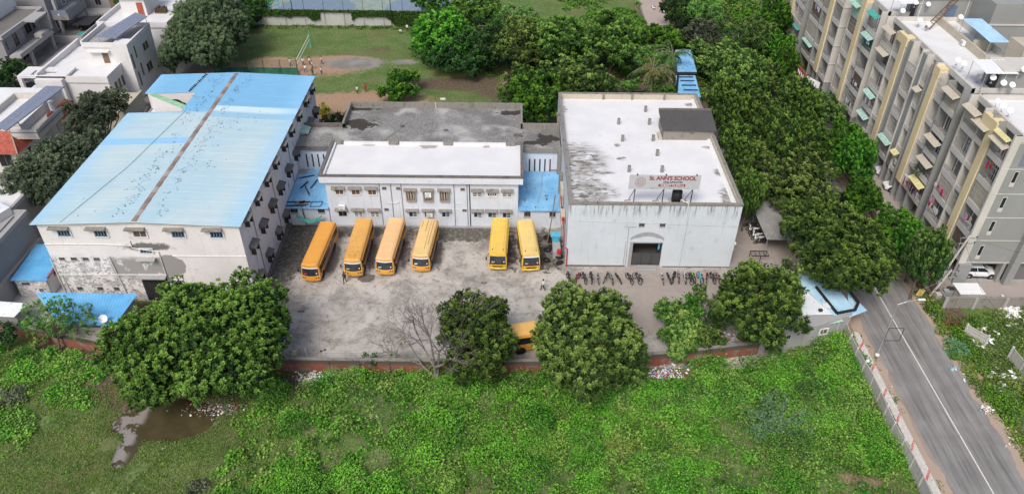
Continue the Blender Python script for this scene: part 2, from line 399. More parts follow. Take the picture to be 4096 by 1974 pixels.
# ------------------------------------------------------------------ noise used to lay out ground and plants
_G = RNG.random((256, 256))
def vnoise(x, y):
    xi = np.floor(x).astype(int); yi = np.floor(y).astype(int); fx = x-xi; fy = y-yi
    fx = fx*fx*(3-2*fx); fy = fy*fy*(3-2*fy); g = lambda a, b: _G[a & 255, b & 255]
    return (g(xi, yi)*(1-fx)+g(xi+1, yi)*fx)*(1-fy)+(g(xi, yi+1)*(1-fx)+g(xi+1, yi+1)*fx)*fy
def fbm(x, y, sc=1.0, o=4, seed=0):
    s = 0; a = .5; x = x*sc+seed*17.3; y = y*sc+seed*9.1
    for _ in range(o): s = s+a*vnoise(x, y); x = x*2.03+5.1; y = y*2.03+1.7; a *= .5
    return s/(1-.5**o)
def ell(X, Y, cx, cy, rx, ry, soft=.35):
    d = np.hypot((X-cx)/rx, (Y-cy)/ry); return np.clip((1+soft-d)/(2*soft), 0, 1)
def inpoly(X, Y, P):
    r = np.zeros(X.shape, bool); n = len(P)
    for i in range(n):
        (x1, y1), (x2, y2) = P[i], P[(i+1) % n]
        c = ((y1 > Y) != (y2 > Y)) & (X < (x2-x1)*(Y-y1)/((y2-y1) if y2 != y1 else 1e-9)+x1); r ^= c
    return r
def grid_sheet(name, x0, x1, y0, y1, step, z, mat, masks=None, keep=None, zf=None):
    xs = np.linspace(x0, x1, int((x1-x0)/step)+1); ys = np.linspace(y0, y1, int((y1-y0)/step)+1)
    X, Y = np.meshgrid(xs, ys); nx, ny = len(xs), len(ys)
    Z = np.full(X.shape, z) if zf is None else z+zf(X, Y)
    co = np.stack([X, Y, Z], -1).reshape(-1, 3)
    i = (np.arange(ny-1)[:, None]*nx+np.arange(nx-1)[None, :])
    F = np.stack([i, i+1, i+1+nx, i+nx], -1).reshape(-1, 4)
    if keep is not None:
        cx = (X[:-1, :-1]+X[1:, 1:])/2; cy = (Y[:-1, :-1]+Y[1:, 1:])/2; F = F[keep(cx, cy).reshape(-1)]
    me = np_mesh(name, co, F, mat)
    if masks is not None:
        a = me.color_attributes.new('Mask', 'FLOAT_COLOR', 'POINT'); m = masks(X, Y)
        a.data.foreach_set('color', np.stack([*m, np.ones_like(X)], -1).reshape(-1).astype(np.float32))
    o = bpy.data.objects.new(name, me); COL.objects.link(o); o['kind'] = 'structure'; return o
def np_mesh(name, co, F, mat, col=None, smooth=False):
    me = bpy.data.meshes.new(name); n, k = F.shape
    me.vertices.add(len(co)); me.vertices.foreach_set('co', np.asarray(co, np.float32).reshape(-1))
    me.loops.add(n*k); me.loops.foreach_set('vertex_index', F.reshape(-1).astype(np.int32))
    me.polygons.add(n); me.polygons.foreach_set('loop_start', (np.arange(n)*k).astype(np.int32))
    try: me.polygons.foreach_set('loop_total', np.full(n, k, np.int32))
    except Exception: pass
    if smooth: me.polygons.foreach_set('use_smooth', np.ones(n, bool))
    me.update(calc_edges=True)
    if col is not None:
        a = me.color_attributes.new('Col', 'FLOAT_COLOR', 'POINT')
        c4 = np.ones((len(co), 4), np.float32); c4[:, :3] = col; a.data.foreach_set('color', c4.reshape(-1))
    if mat: me.materials.append(mat)
    return me
# ------------------------------------------------------------------ ground
def _ground():
    t = NT('grass_and_earth', .95, .1); a = t.attr('Mask'); s = t.n('ShaderNodeSeparateColor'); t.L(a.outputs['Color'], s.inputs[0])
    R, G, B = s.outputs[0], s.outputs[1], s.outputs[2]
    n1 = t.noise(.35, 6, rough=.6); n2 = t.noise(3.0, 8, rough=.72); n3 = t.noise(1.1, 7, rough=.65)
    g = t.mix(t.ramp(n1, .38, .62), (.115, .185, .055), (.175, .23, .09))
    g = t.mix(t.ramp(n2, .42, .64), g, (.055, .105, .022)); g = t.mix(t.m('MULTIPLY', t.ramp(n3, .54, .68), .55), g, (.20, .19, .085))
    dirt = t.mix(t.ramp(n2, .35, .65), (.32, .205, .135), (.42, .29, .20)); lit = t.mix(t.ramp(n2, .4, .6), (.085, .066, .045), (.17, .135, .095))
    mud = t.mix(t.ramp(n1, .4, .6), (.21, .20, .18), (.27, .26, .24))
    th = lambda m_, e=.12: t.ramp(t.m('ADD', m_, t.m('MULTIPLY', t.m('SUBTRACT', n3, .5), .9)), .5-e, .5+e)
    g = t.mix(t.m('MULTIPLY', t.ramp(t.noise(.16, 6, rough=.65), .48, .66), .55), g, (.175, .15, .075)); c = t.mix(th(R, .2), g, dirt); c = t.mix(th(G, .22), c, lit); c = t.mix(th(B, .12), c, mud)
    t.bump(t.m('ADD', n2, t.noise(9, 4)), .12, .7)
    return t.done(c)
M['ground'] = _ground()
P2 = lambda px, py, z=0: tuple(at(px, py, z)[:2])
def gmask(X, Y):
    fb = fbm(X, Y, .12, 4, 1)
    R = np.zeros_like(X); G = np.zeros_like(X); B = np.zeros_like(X)
    def e(A, cx, cy, rx, ry, s=.3, k=1.): np.maximum(A, k*ell(X, Y, cx, cy, rx, ry, s), out=A)
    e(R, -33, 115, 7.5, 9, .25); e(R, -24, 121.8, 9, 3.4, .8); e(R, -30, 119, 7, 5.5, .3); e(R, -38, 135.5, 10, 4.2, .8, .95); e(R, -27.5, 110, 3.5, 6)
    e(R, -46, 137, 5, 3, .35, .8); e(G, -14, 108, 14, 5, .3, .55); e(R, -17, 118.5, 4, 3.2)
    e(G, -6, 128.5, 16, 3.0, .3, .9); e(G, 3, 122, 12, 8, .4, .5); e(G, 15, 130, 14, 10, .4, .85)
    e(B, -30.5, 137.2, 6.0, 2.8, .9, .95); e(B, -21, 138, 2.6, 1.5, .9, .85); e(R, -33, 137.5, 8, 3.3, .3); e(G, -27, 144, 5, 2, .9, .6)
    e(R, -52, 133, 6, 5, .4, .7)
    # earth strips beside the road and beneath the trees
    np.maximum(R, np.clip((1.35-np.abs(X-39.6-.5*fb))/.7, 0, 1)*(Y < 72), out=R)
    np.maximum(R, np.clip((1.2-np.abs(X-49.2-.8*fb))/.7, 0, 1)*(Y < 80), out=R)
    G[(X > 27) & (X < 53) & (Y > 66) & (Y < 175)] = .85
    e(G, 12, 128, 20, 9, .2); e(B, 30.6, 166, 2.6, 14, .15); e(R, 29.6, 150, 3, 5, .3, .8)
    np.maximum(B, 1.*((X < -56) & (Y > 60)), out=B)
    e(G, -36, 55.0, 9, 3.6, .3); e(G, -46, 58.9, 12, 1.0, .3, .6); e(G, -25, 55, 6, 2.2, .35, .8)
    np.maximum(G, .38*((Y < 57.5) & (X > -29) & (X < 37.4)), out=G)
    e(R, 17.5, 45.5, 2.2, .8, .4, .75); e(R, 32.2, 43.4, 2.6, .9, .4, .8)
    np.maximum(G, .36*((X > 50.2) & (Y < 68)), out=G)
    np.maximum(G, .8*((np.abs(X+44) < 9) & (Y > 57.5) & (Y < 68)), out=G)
    return R, G, B
def zfield(X, Y):
    front = np.clip((57-Y)/3, 0, 1)
    lawn = np.clip((-24-X)/6, 0, 1); plot = np.clip((X+28)/8, 0, 1)*np.clip((37.0-X)/2.5, 0, 1); side = np.clip((X-50.6)/2, 0, 1)*np.clip((66-Y)/2, 0, 1)
    z = front*((fbm(X, Y, .18, 4, 3)-.5)*.3*lawn+plot*(1.9*np.clip(fbm(X, Y, .16, 3, 21)-.30, 0, 1)+1.5*np.clip(fbm(X, Y, .42, 2, 23)-.42, 0, 1))+side*.8*fbm(X, Y, .2, 3, 6))
    b_ = np.maximum(np.maximum(ell(X, Y, -34.4, 50.8, 4.6, 2.6, .25), ell(X, Y, -36.8, 46.9, 1.0, 1.9, .3)), ell(X, Y, -38.4, 50.2, 1.1, 1.2, .3))
    return z*(1-b_)-.55*np.clip(b_*1.3+(fbm(X, Y, .9, 3, 2)-.5)*.5*(b_ > 0), 0, 1)
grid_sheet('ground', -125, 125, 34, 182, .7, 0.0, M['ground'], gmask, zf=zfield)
mb = MB(); mb.box(-900, 900, -300, 1500, -1.6, -1.5, 0); o = mb.build('far_ground', M['ground']); o['kind'] = 'structure'
# pond: murky water with a pale patch painted in at its left end
t = NT('murky_water', .06, .5); c = t.mix(t.ramp(t.noise(.5, 5), .35, .7), (.060, .050, .024), (.085, .07, .036))
pale_patch = t.m('MULTIPLY', t.ramp(t.xyz()[0], -36.2, -37.0), t.ramp(t.noise(.6, 6, rough=.6), .44, .50))
c = t.mix(pale_patch, c, (.26, .235, .215)); t.bump(t.noise(6, 3), .01, .15); M['water'] = t.done(c)
mb = MB(); mb.prism([(-43, 43), (-27, 43), (-27, 55), (-43, 55)], -.8, -.24)
o = mb.build('pond_water', M['water']); o['kind'] = 'structure'
# school yard
def _yard():
    t = NT('stained_yard_concrete', .85, .2); a = t.attr('Mask'); s = t.n('ShaderNodeSeparateColor'); t.L(a.outputs['Color'], s.inputs[0])
    n1 = t.noise(.16, 6, rough=.6, dist=.8); n2 = t.noise(1.3, 9, rough=.7, dist=.4); n3 = t.noise(5, 7, rough=.7)
    c = t.mix(t.ramp(n1, .36, .60), (.315, .285, .25), (.49, .46, .42)); c = t.mix(t.m('MULTIPLY', t.ramp(n2, .50, .66), .5), c, (.47, .45, .42))
    c = t.mix(t.m('MULTIPLY', t.ramp(n2, .48, .36), .6), c, (.15, .135, .12)); c = t.mix(t.m('MULTIPLY', t.m('MULTIPLY', t.ramp(t.noise(.28, 7, rough=.7, dist=.5), .50, .62), t.ramp(n3, .3, .55)), .55), c, (.13, .12, .108))
    v = t.n('ShaderNodeTexVoronoi'); v.feature = 'DISTANCE_TO_EDGE'; v.inputs['Scale'].default_value = .13
    wp = t.n('ShaderNodeVectorMath'); wp.operation = 'MULTIPLY_ADD'; t.put(wp.inputs[0], t.n('ShaderNodeTexNoise').outputs['Color']); wp.inputs[1].default_value = (2.5, 2.5, 0); t.put(wp.inputs[2], t.pos())
    t.put(v.inputs['Vector'], wp.outputs[0]); c = t.mix(t.m('MULTIPLY', t.ramp(v.outputs[0], .006, .002), .45), c, (.12, .11, .10))
    x, y, z = t.xyz(); jt = lambda u, k: t.ramp(t.m('ABSOLUTE', t.m('SUBTRACT', t.m('FRACT', t.m('DIVIDE', u, k)), .5)), .006, .003)
    c = t.mix(t.m('MULTIPLY', t.m('MULTIPLY', t.m('MAXIMUM', jt(x, 8.7), jt(y, 9.3)), t.ramp(n1, .45, .6)), .35), c, (.13, .12, .11))
    moss = t.ramp(t.m('ADD', t.m('MULTIPLY', s.outputs[0], .80), t.m('MULTIPLY', t.m('SUBTRACT', n2, .5), 2.4)), .40, .66)
    c = t.mix(t.m('MULTIPLY', moss, .9), c, (.055, .052, .042)); c = t.mix(t.m('MULTIPLY', t.m('MULTIPLY', moss, t.ramp(t.noise(2.3, 9, rough=.75), .48, .60)), .8), c, (.22, .205, .18))
    shade_and_spots = t.ramp(t.m('ADD', s.outputs[1], t.m('MULTIPLY', t.m('SUBTRACT', n2, .5), .9)), .45, .6); c = t.mix(t.m('MULTIPLY', shade_and_spots, .8), c, (.07, .055, .045))
    tan = t.ramp(t.m('ADD', s.outputs[2], t.m('MULTIPLY', t.m('SUBTRACT', n2, .5), .7)), .4, .7); c = t.mix(t.m('MULTIPLY', tan, .8), c, (.32, .275, .245))
    t.bump(n3, .02, .5); return t.done(c)
M['yard'] = _yard()
BUSES = [(-24.12, 76.4, -93.0, 9.36), (-19.34, 77.3, -90.6, 9.1), (-15.33, 77.6, -93.3, 9.0), (-10.98, 77.85, -93.8, 8.0), (-1.63, 78.4, -92.0, 7.9), (2.03, 78.1, -84.7, 7.75)]
def ymask(X, Y):
    R = np.zeros_like(X); G = np.zeros_like(X); B = np.zeros_like(X)
    m = lambda A, v: np.maximum(A, v, out=A)
    m(R, ell(X, Y, -28.4, 79.5, 4.4, 7, .35)*1.15); m(R, ell(X, Y, -29.2, 71, 2.4, 8, .4)); m(R, ell(X, Y, -7, 82.6, 8, 2.2, .45)); m(R, ell(X, Y, 4.4, 79, 2.8, 5, .35)*.9)
    m(R, ell(X, Y, -22, 83, 9, 1.6, .4)); m(R, ell(X, Y, .2, 79, 1.0, 5, .5)*.8); m(R, .30*np.clip((Y-81.6)/1.5, 0, 1)*(X < 7))
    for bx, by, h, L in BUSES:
        m(G, ell(X, Y, bx+1.7, by, .9, 4.4, .5)*.62); m(G, ell(X, Y, bx+.3, by+1, 1.2, 4.6, .4)*.75)  # cast shadow of each bus painted beneath it and to its right
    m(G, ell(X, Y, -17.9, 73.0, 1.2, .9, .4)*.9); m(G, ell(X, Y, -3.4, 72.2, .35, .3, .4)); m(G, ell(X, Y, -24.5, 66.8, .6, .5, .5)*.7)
    m(B, .75*ell(X, Y, 17, 70, 14, 7, .3)); m(B, .9*((X > 27.6))); m(G, .35*((X > 28) & (Y > 84)))
    return R, G, B
YARD = [(-30.3, 57.75), (27.0, 58.1), (31.5, 61.6), (38.2, 65.0), (38.6, 68), (38.6, 112), (27.3, 112), (27.3, 84.4), (-30.3, 84.4)]
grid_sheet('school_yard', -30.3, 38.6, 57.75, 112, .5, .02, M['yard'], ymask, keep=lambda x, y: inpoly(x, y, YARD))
# road
t = NT('worn_asphalt', .85, .25); x, y, z = t.xyz(); n2 = t.noise(2.0, 8, rough=.7); n1 = t.noise(.3, 5); st = t.noise(1.0, 6, t.scale(t.pos(), (3.5, .14, 1)), rough=.6)
c = t.mix(t.ramp(n1, .35, .65), (.215, .207, .198), (.27, .262, .25)); c = t.mix(t.m('MULTIPLY', t.ramp(st, .48, .66), .55), c, (.085, .085, .088))
c = t.mix(t.m('MULTIPLY', t.ramp(st, .46, .34), .5), c, (.20, .195, .19))
for xc in (42.0, 43.4, 45.6, 47.0): c = t.mix(t.m('MULTIPLY', t.ramp(t.m('ABSOLUTE', t.m('SUBTRACT', x, xc)), .5, .1), .25), c, (.09, .09, .093))
ed = t.m('ADD', t.m('ABSOLUTE', t.m('SUBTRACT', x, 44.5)), t.m('MULTIPLY', n2, 1.2)); c = t.mix(t.m('MULTIPLY', t.ramp(ed, 4.1, 4.9), .7), c, (.34, .27, .215))
t.bump(t.noise(20, 3), .01, .4); M['road'] = t.done(c)
grid_sheet('road', 40.0, 48.9, 34, 130, .9, .03, M['road'])
# sandy shoulders with ragged edges that lap over the asphalt
M['sand'] = painted('sandy_shoulder', (.40, .31, .245), .25, gcol=(.22, .17, .13), streak=0, sc=2)
def shoulder(x0, sgn):
    ys = np.arange(34, 112, .45); w1 = (fbm(ys, ys*0+x0, .55, 4)-.45)*1.5; co = []
    for i, yy in enumerate(ys): co += [(x0-sgn*1.0, yy, .036), (x0+sgn*max(.05, .25+w1[i]), yy, .037)]
    F = np.array([[2*i, 2*i+1, 2*i+3, 2*i+2] for i in range(len(ys)-1)]); o = bpy.data.objects.new('road_shoulder', np_mesh('road_shoulder', co, F, M['sand'])); COL.objects.link(o); o['kind'] = 'structure'
shoulder(40.1, 1); shoulder(48.6, -1)
t = NT('worn_white_line', .7, .2); c = t.mix(t.ramp(t.noise(4, 8, rough=.7), .56, .70), (.62, .61, .58), (.22, .21, .20)); M['line'] = t.done(c)
mb = MB(); mb.quad((44.34, 34, .042), (44.48, 34, .042), (44.40, 128, .042), (44.28, 128, .042)); o = mb.build('road_marking', M['line']); o['kind'] = 'structure'
# footpath slab between road wall and verge with slanting red paint marks
mb = MB()
t = NT('whitewashed_kerb_slab', .85, .2); x, y, z = t.xyz(); u = t.m('ADD', y, t.m('MULTIPLY', x, -1.4)); f = t.m('FRACT', t.m('DIVIDE', u, 3.45))
n2 = t.noise(3.5, 8, rough=.7); c = t.mix(t.ramp(n2, .4, .65), (.50, .47, .43), (.62, .60, .57)); c = t.mix(t.m('MULTIPLY', t.m('MULTIPLY', t.ramp(f, .0, .03), t.ramp(f, .15, .12)), t.ramp(n2, .66, .48)), c, (.50, .13, .12))
c = t.mix(t.m('MULTIPLY', t.ramp(t.noise(2.2, 9, rough=.7), .63, .67), .8), c, (.10, .10, .10)); M['kerb'] = t.done(c)
mb.box(38.7, 39.45, 40.5, 64.0, -.1, .22); o = mb.build('footpath_slab', M['kerb']); o['kind'] = 'structure'
# apartment forecourt
M['paver'] = painted('pinkish_forecourt_paving', (.36, .315, .29), .3, gcol=(.2, .17, .155), streak=0)
mb = MB(); mb.box(50.6, 84, 68.9, 128, .02, .08, 0); o = mb.build('forecourt', M['paver']); o['kind'] = 'structure'
# playground court behind the creeper wall
def _court():
    t = NT('painted_court', .8, .2); nz = t.noise(.8, 7, rough=.65); flat = t.noise(.1, 1)
    c = t.mix(t.ramp(nz, .4, .65), (.22, .28, .25), (.29, .34, .31)); half = t.m('MULTIPLY', flat, 0)
    def disc(p, r, col, e=.04):
        nonlocal c; c = t.mix(t.blot(p, r, t.m('ADD', half, .5), e, 0), c, col)
    disc((-43.5, 165.5, 0), (8.5, 8.5, 9), (.17, .23, .30)); disc((-45.5, 162.6, 0), (6.5, 2.0, 9), (.36, .15, .16)); disc((-42, 160.8, 0), (1.7, 2.5, 9), (.50, .40, .14))
    disc((-31.5, 160.8, 0), (2.6, 2.1, 9), (.40, .15, .17)); disc((-20, 166, 0), (8.5, 8.5, 9), (.18, .24, .31)); disc((-21, 159.9, 0), (2.6, 1.8, 9), (.55, .40, .18))
    c = t.mix(t.m('MULTIPLY', t.ramp(t.noise(1.6, 8, rough=.7), .56, .66), .6), c, (.42, .43, .40)); return t.done(c)
M['court'] = _court(); mb = MB(); mb.box(-54, -8, 158.2, 182, .02, .10); o = mb.build('sports_court', M['court']); o['kind'] = 'structure'
# concrete path far back
M['path'] = painted('pale_path_concrete', (.40, .33, .29), .2, gcol=(.2, .16, .14), streak=0); mb = MB(); mb.prism([(28.2, 158), (33.2, 158.4), (33.6, 182), (28.6, 182)], -.1, .07); o = mb.build('concrete_path', M['path']); o['kind'] = 'structure'
# lane between the houses on the left
mb = MB(); mb.box(-88.6, -79.5, 96, 182, .02, .09); mb.box(-62, -52.8, 64, 72, .02, .08); o = mb.build('house_lane', M['bld_grey']); o['kind'] = 'structure'
# ------------------------------------------------------------------ windows, shades and the like (local: wall plane y=0, outside is -y)
_WC = {}
def _win_meshes(kind, w_, h):
    key = (kind, round(w_, 2), round(h, 2))
    if key in _WC: return _WC[key]
    f = MB(); p = MB(); W = w_/2; fm = M['frame_white']; pm = M['glass']
    def frame(b, d0=-.07, d1=.0, m=0):
        f.box(-W-b, W+b, d0, d1, -b, 0, m); f.box(-W-b, W+b, d0, d1, h, h+b, m); f.box(-W-b, -W, d0, d1, 0, h, m); f.box(W, W+b, d0, d1, 0, h, m)
    if kind == 'brown':
        frame(.13, -.10); pm = M['shutter_brown']; f.box(-.03, .03, -.05, 0, 0, h)
        for s in (-1, 1):
            for k in range(5): p.box(s*W/2-W*.42, s*W/2+W*.42, -.035+.0, -.01, h*(.06+k*.19), h*(.06+k*.19)+h*.13)
        p.box(-W, W, -.012, -.004, 0, h)
    elif kind == 'white4':
        frame(.13, -.10)
        for k in range(1, 4): f.box(-W, W, -.045, -.015, h*k/4-.035, h*k/4+.035)
        f.box(-.07, .07, -.05, -.015, 0, h); p.box(-W, W, -.012, -.004, 0, h)
    elif kind == 'white3':
        frame(.13, -.10); f.box(-W, W, -.05, -.015, h*.62, h*.74)
        for k in range(1, 4): f.box(-W+w_*k/4-.05, -W+w_*k/4+.05, -.045, -.015, 0, h*.62)
        for k in range(1, 6): f.box(-W+w_*k/6-.03, -W+w_*k/6+.03, -.045, -.015, h*.74, h)
        f.box(-W, W, -.045, -.015, 0, h*.18); p.box(-W, W, -.012, -.004, 0, h)
    elif kind == 'blue':
        frame(.11, -.10); pm = M['glass_blue']; p.box(-W, W, -.012, -.004, 0, h)
        f.box(-.03, .03, -.04, -.015, 0, h)
        for k in range(1, 4): f.box(0, W, -.03, -.015, h*k/4-.02, h*k/4+.02)
    elif kind == 'bay':
        fm = M['frame_tan']; f.box(-W-.12, W+.12, -.34, 0, -.07, 0); f.box(-W-.12, W+.12, -.34, 0, h, h+.06); f.box(-W-.12, -W, -.3, 0, 0, h); f.box(W, W+.12, -.3, 0, 0, h)
        f.box(-.10, .10, -.20, -.1, h*.22, h); f.box(-W+.1, -W+.28, -.18, -.1, h*.22, h); f.box(W-.28, W-.1, -.18, -.1, h*.22, h)
        f.box(-W, W, -.32, -.28, h*.2, h*.24); f.box(-W, W, -.32, -.28, h*.04, h*.08)
        for k in range(9): x = -W+w_*(k+.5)/9; f.box(x-.012, x+.012, -.31, -.29, h*.04, h*.22)
        p.box(-W, W, -.02, -.004, 0, h)
    elif kind == 'hole':
        fm = M['bld_grey']; frame(.05, -.03); p.box(-W, W, -.012, -.004, 0, h); f.box(-W, W, -.022, -.012, 0, h*.25)
        for k in range(1, 4): f.box(-W+w_*k/4-.012, -W+w_*k/4+.012, -.02, -.012, 0, h)
    elif kind == 'shutters':      # barred opening with four narrow blue-grey leaves
        frame(.12, -.11); p.box(-W, W, -.012, -.004, 0, h)
        for k in range(5): x = -W+.05+(w_-.1)*k/4; f.box(x-.07, x+.07, -.06, -.02, 0, h, 1)
        f.box(-W, W, -.06, -.02, 0, h*.14, 1); f.box(-W, W, -.06, -.02, h*.86, h, 1)
        fm = [M['frame_white'], M['shutter_blue']]
    elif kind == 'open':          # casements swung outwards
        frame(.10, -.06); p.box(-W, W, -.012, -.004, 0, h)
        for s in (-1, 1):
            f.box(s*(W)-.02, s*(W)+.02, -.62, -.04, .04, .10, 1); f.box(s*W-.02, s*W+.02, -.62, -.04, h-.1, h-.04, 1)
            f.box(s*W-.02, s*W+.02, -.62, -.56, .04, h, 1); f.box(s*W-.02, s*W+.02, -.36, -.31, .04, h, 1); f.box(s*W-.01, s*W+.01, -.6, -.04, .08, h-.08, 2)
        fm = [M['frame_white'], M['dark'], M['glass']]
    elif kind == 'slot':
        fm = M['apt_light']; frame(.06, -.05); p.box(-W, W, -.012, -.004, 0, h); f.box(-W-.06, W+.06, -.06, 0, h*.0-.55, -.02)
    else:
        fm = M['frame_tan']; frame(.06, -.05); p.box(-W, W, -.012, -.004, 0, h); f.box(-.02, .02, -.03, -.012, 0, h)
    _WC[key] = (f.mesh('window', fm), p.mesh('pane', pm)); return _WC[key]
def window(par, kind, x, y, z, w_, h, rz=0):
    a, b = _win_meshes(kind, w_, h); o = inst(a, 'window', par, (x, y, z), rad(rz))
    q = bpy.data.objects.new('pane', b); COL.objects.link(q); q.parent = o; return o
_SH = {}
def shade(par, x, y, z, w_, d, rz=0, mat='grimy_conc', drop=.16, th=.09, brackets=False):
    k = (round(w_, 2), round(d, 2), mat, drop, brackets)
    if k not in _SH:
        b = MB(); W = w_/2; b.hexa([(-W, -d, -drop), (W, -d, -drop), (W, 0, 0), (-W, 0, 0), (-W, -d, th-drop), (W, -d, th-drop), (W, 0, th), (-W, 0, th)])
        if brackets:
            for s in (-1, 1): b.hexa([(s*W*.86-.04, -.06, -.5), (s*W*.86+.04, -.06, -.5), (s*W*.86+.04, 0, -.5), (s*W*.86-.04, 0, -.5), (s*W*.86-.04, -d*.9, -drop-.01), (s*W*.86+.04, -d*.9, -drop-.01), (s*W*.86+.04, 0, -.01), (s*W*.86-.04, 0, -.01)])
        _SH[k] = b.mesh('sunshade', M[mat])
    return inst(_SH[k], 'sunshade', par, (x, y, z), rad(rz))
JOINED = ('contact_line', 'wire', 'mesh', 'net', 'railing', 'roof_clutter', 'grille', 'brace', 'emblem', 'debris', 'insulator', 'rack', 'spokes', 'tile_course')
def part(par, name, mat, fn, smooth=False):
    b = MB(); fn(b); L = b.split() if name not in JOINED else [b]
    return [q.build(name, mat, par, smooth=smooth) for q in L][0]
_dishp = None
def dish(x, y, z, az, label, s=1.0, group='satellite dishes on the flat roofs'):
    """a dish on its own foot"""
    global _dishp
    if _dishp is None:
        b = MB(); n = 20; c = [(0, 0, 0)]; rings = []
        for j in range(4):
            r = .42*(j/3); zz = .13*(j/3)**2
            rings.append([(r*math.cos(2*math.pi*i/n), zz, r*math.sin(2*math.pi*i/n)) for i in range(n)])
        for j in range(3):
            for i in range(n):
                k = (i+1) % n; b.quad(rings[j][i], rings[j][k], rings[j+1][k], rings[j+1][i])
                o_ = lambda p: (p[0], p[1]+.02, p[2]); b.quad(o_(rings[j][i]), o_(rings[j+1][i]), o_(rings[j+1][k]), o_(rings[j][k]))
        Mx = Matrix.Rotation(rad(-42), 3, 'X')
        b.v = [tuple(Mx @ Vector((v[0], -v[1], v[2]))+Vector((0, 0, .75))) for v in b.v]
        m1 = b.mesh('reflector', M['white_gloss'], smooth=False)
        b2 = MB(); b2.tube((0, 0, 0), (0, .05, .72), .03); b2.box(-.16, .16, -.16, .16, 0, .03)
        m2 = b2.mesh('stand', M['steel'])
        b3 = MB(); b3.tube((0, -.05, .45), (0, -.62, .62), .015); b3.tube((0, -.6, .6), (0, -.5, .72), .04); m3 = b3.mesh('feed_arm', M['steel']); _dishp = (m1, m2, m3)
    t = thing('satellite_dish', label, 'satellite dish', (x, y, z), group, rad(az)); t.scale = (s, s, s)
    for me, nm in zip(_dishp, ('reflector', 'stand', 'feed_arm')):
        o = bpy.data.objects.new(nm, me); COL.objects.link(o); o.parent = t
    return t
def acunit(x, y, z, rz, label, par=None):
    t = thing('air_conditioner', label, 'air conditioner', (x, y, z), 'air conditioner outdoor units', rad(rz)) if par is None else par
    b = MB(); b.box(-.42, .42, -.17, .17, 0, .6); b.build('casing', M['white_gloss'], t, off=(0, 0, 0)).location = (0, 0, 0)
    b = MB(); b.torus((-.1, -.175, .3), (0, 1, 0), .22, .02, 0, 16, 4); b.torus((-.1, -.175, .3), (0, 1, 0), .12, .012, 0, 12, 4)
    o = b.build('fan_grille', M['dark'], t, off=(0, 0, 0)); o.location = (0, 0, 0)
    b = MB(); b.box(-.4, -.34, -.2, .2, -.06, 0); b.box(.34, .4, -.2, .2, -.06, 0); o = b.build('bracket', M['steel'], t, off=(0, 0, 0)); o.location = (0, 0, 0)
    return t

# ------------------------------------------------------------------ long school building with the blue roof
LB = thing('school_building', 'white three storey school building under the big sky blue sheet roof', 'building', (-41, 87, 0))
X0, X1, Y0, Y1, EV, RX, RZ = -52.3, -30.08, 68.4, 106.3, 11.2, -41.25, 11.68
part(LB, 'front_wall', M['left_front'], lambda b: (b.box(X0, X1, Y0, Y0+.3, 0, EV), b.hexa([(X0, Y0, EV), (X1, Y0, EV), (X1, Y0+.3, EV), (X0, Y0+.3, EV), (RX-.1, Y0, RZ-.1), (RX+.1, Y0, RZ-.1), (RX+.1, Y0+.3, RZ-.1), (RX-.1, Y0+.3, RZ-.1)])))
part(LB, 'side_wall', M['left_side'], lambda b: b.box(X1-.3, X1, Y0+.3, Y1-.3, 0, EV))
part(LB, 'side_wall', M['left_wall'], lambda b: (b.box(X0, X0+.3, Y0+.3, 94.3, 0, EV), b.box(X0, X0+.3, 94.3, 100.3, 0, 9.0), b.box(X0, X0+.3, 100.3, Y1-.3, 0, EV)))
part(LB, 'rear_wall', M['left_wall'], lambda b: b.box(X0, X1, Y1-.3, Y1, 0, EV))
def _roof(b):
    e, th = .4, .06; rz = lambda x: EV+.04+(RZ-EV)*(1-abs(x-RX)/(X1-RX+e if x > RX else RX-X0+e))
    for a, c, y0, y1 in ((X0-e, RX, Y0-.45, 94.3), (-45.3, RX, 94.3, 100.3), (X0-e, RX, 100.3, Y1+.4), (RX, X1+e, Y0-.45, Y1+.4)):
        n = max(2, int((y1-y0)/.9)); 
        for i in range(n):
            u, v = y0+(y1-y0)*i/n, y0+(y1-y0)*(i+1)/n; lip = .012*(i % 2)
            b.hexa([(a, u, rz(a)-th), (c, u, rz(c)-th), (c, v, rz(c)-th), (a, v, rz(a)-th), (a, u, rz(a)+lip), (c, u, rz(c)+lip), (c, v, rz(c)+lip), (a, v, rz(a)+lip)])
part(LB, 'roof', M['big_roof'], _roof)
for i, col in enumerate(((.29, .22, .19), (.39, .33, .30), (.23, .18, .16))): M['ridge%d' % i] = painted('rusted_ridge_%s' % ('brown', 'pale', 'dark')[i], col, .4, gcol=(.15, .10, .08), streak=0, sc=3)
_rm = []
for i in range(3):
    b = MB(); b.hexa([(-.36, -.56, -.08), (.36, -.56, -.08), (.36, .56, -.08), (-.36, .56, -.08), (-.14, -.56, .03), (.14, -.56, .03), (.14, .56, .03), (-.14, .56, .03)]); _rm.append(b.mesh('ridge_tile', M['ridge%d' % i]))
for i in range(33): inst(_rm[(0, 1, 0, 2, 0, 1, 2)[i % 7]], 'ridge_tile', LB, (RX, 68.6+i*1.16, RZ+.09))
part(LB, 'parapet_cap', M['black_conc'], lambda b: b.box(-53.0, -52.6, 68.2, 69.0, 11.0, 11.1))
part(LB, 'roof_step', M['left_wall'], lambda b: (b.box(-52.2, -45.4, 94.4, 100.2, 8.8, 9.0), b.box(-45.4, -45.25, 94.3, 100.3, 9.0, 11.4), b.box(-52.2, -45.4, 94.15, 94.3, 9.0, 11.12), b.hexa([(-52.3, 100.36, 9), (-45.3, 100.36, 9), (-45.3, 100.5, 9), (-52.3, 100.5, 9), (-52.3, 100.36, 11.16), (-45.3, 100.36, 11.46), (-45.3, 100.5, 11.46), (-52.3, 100.5, 11.16)])))
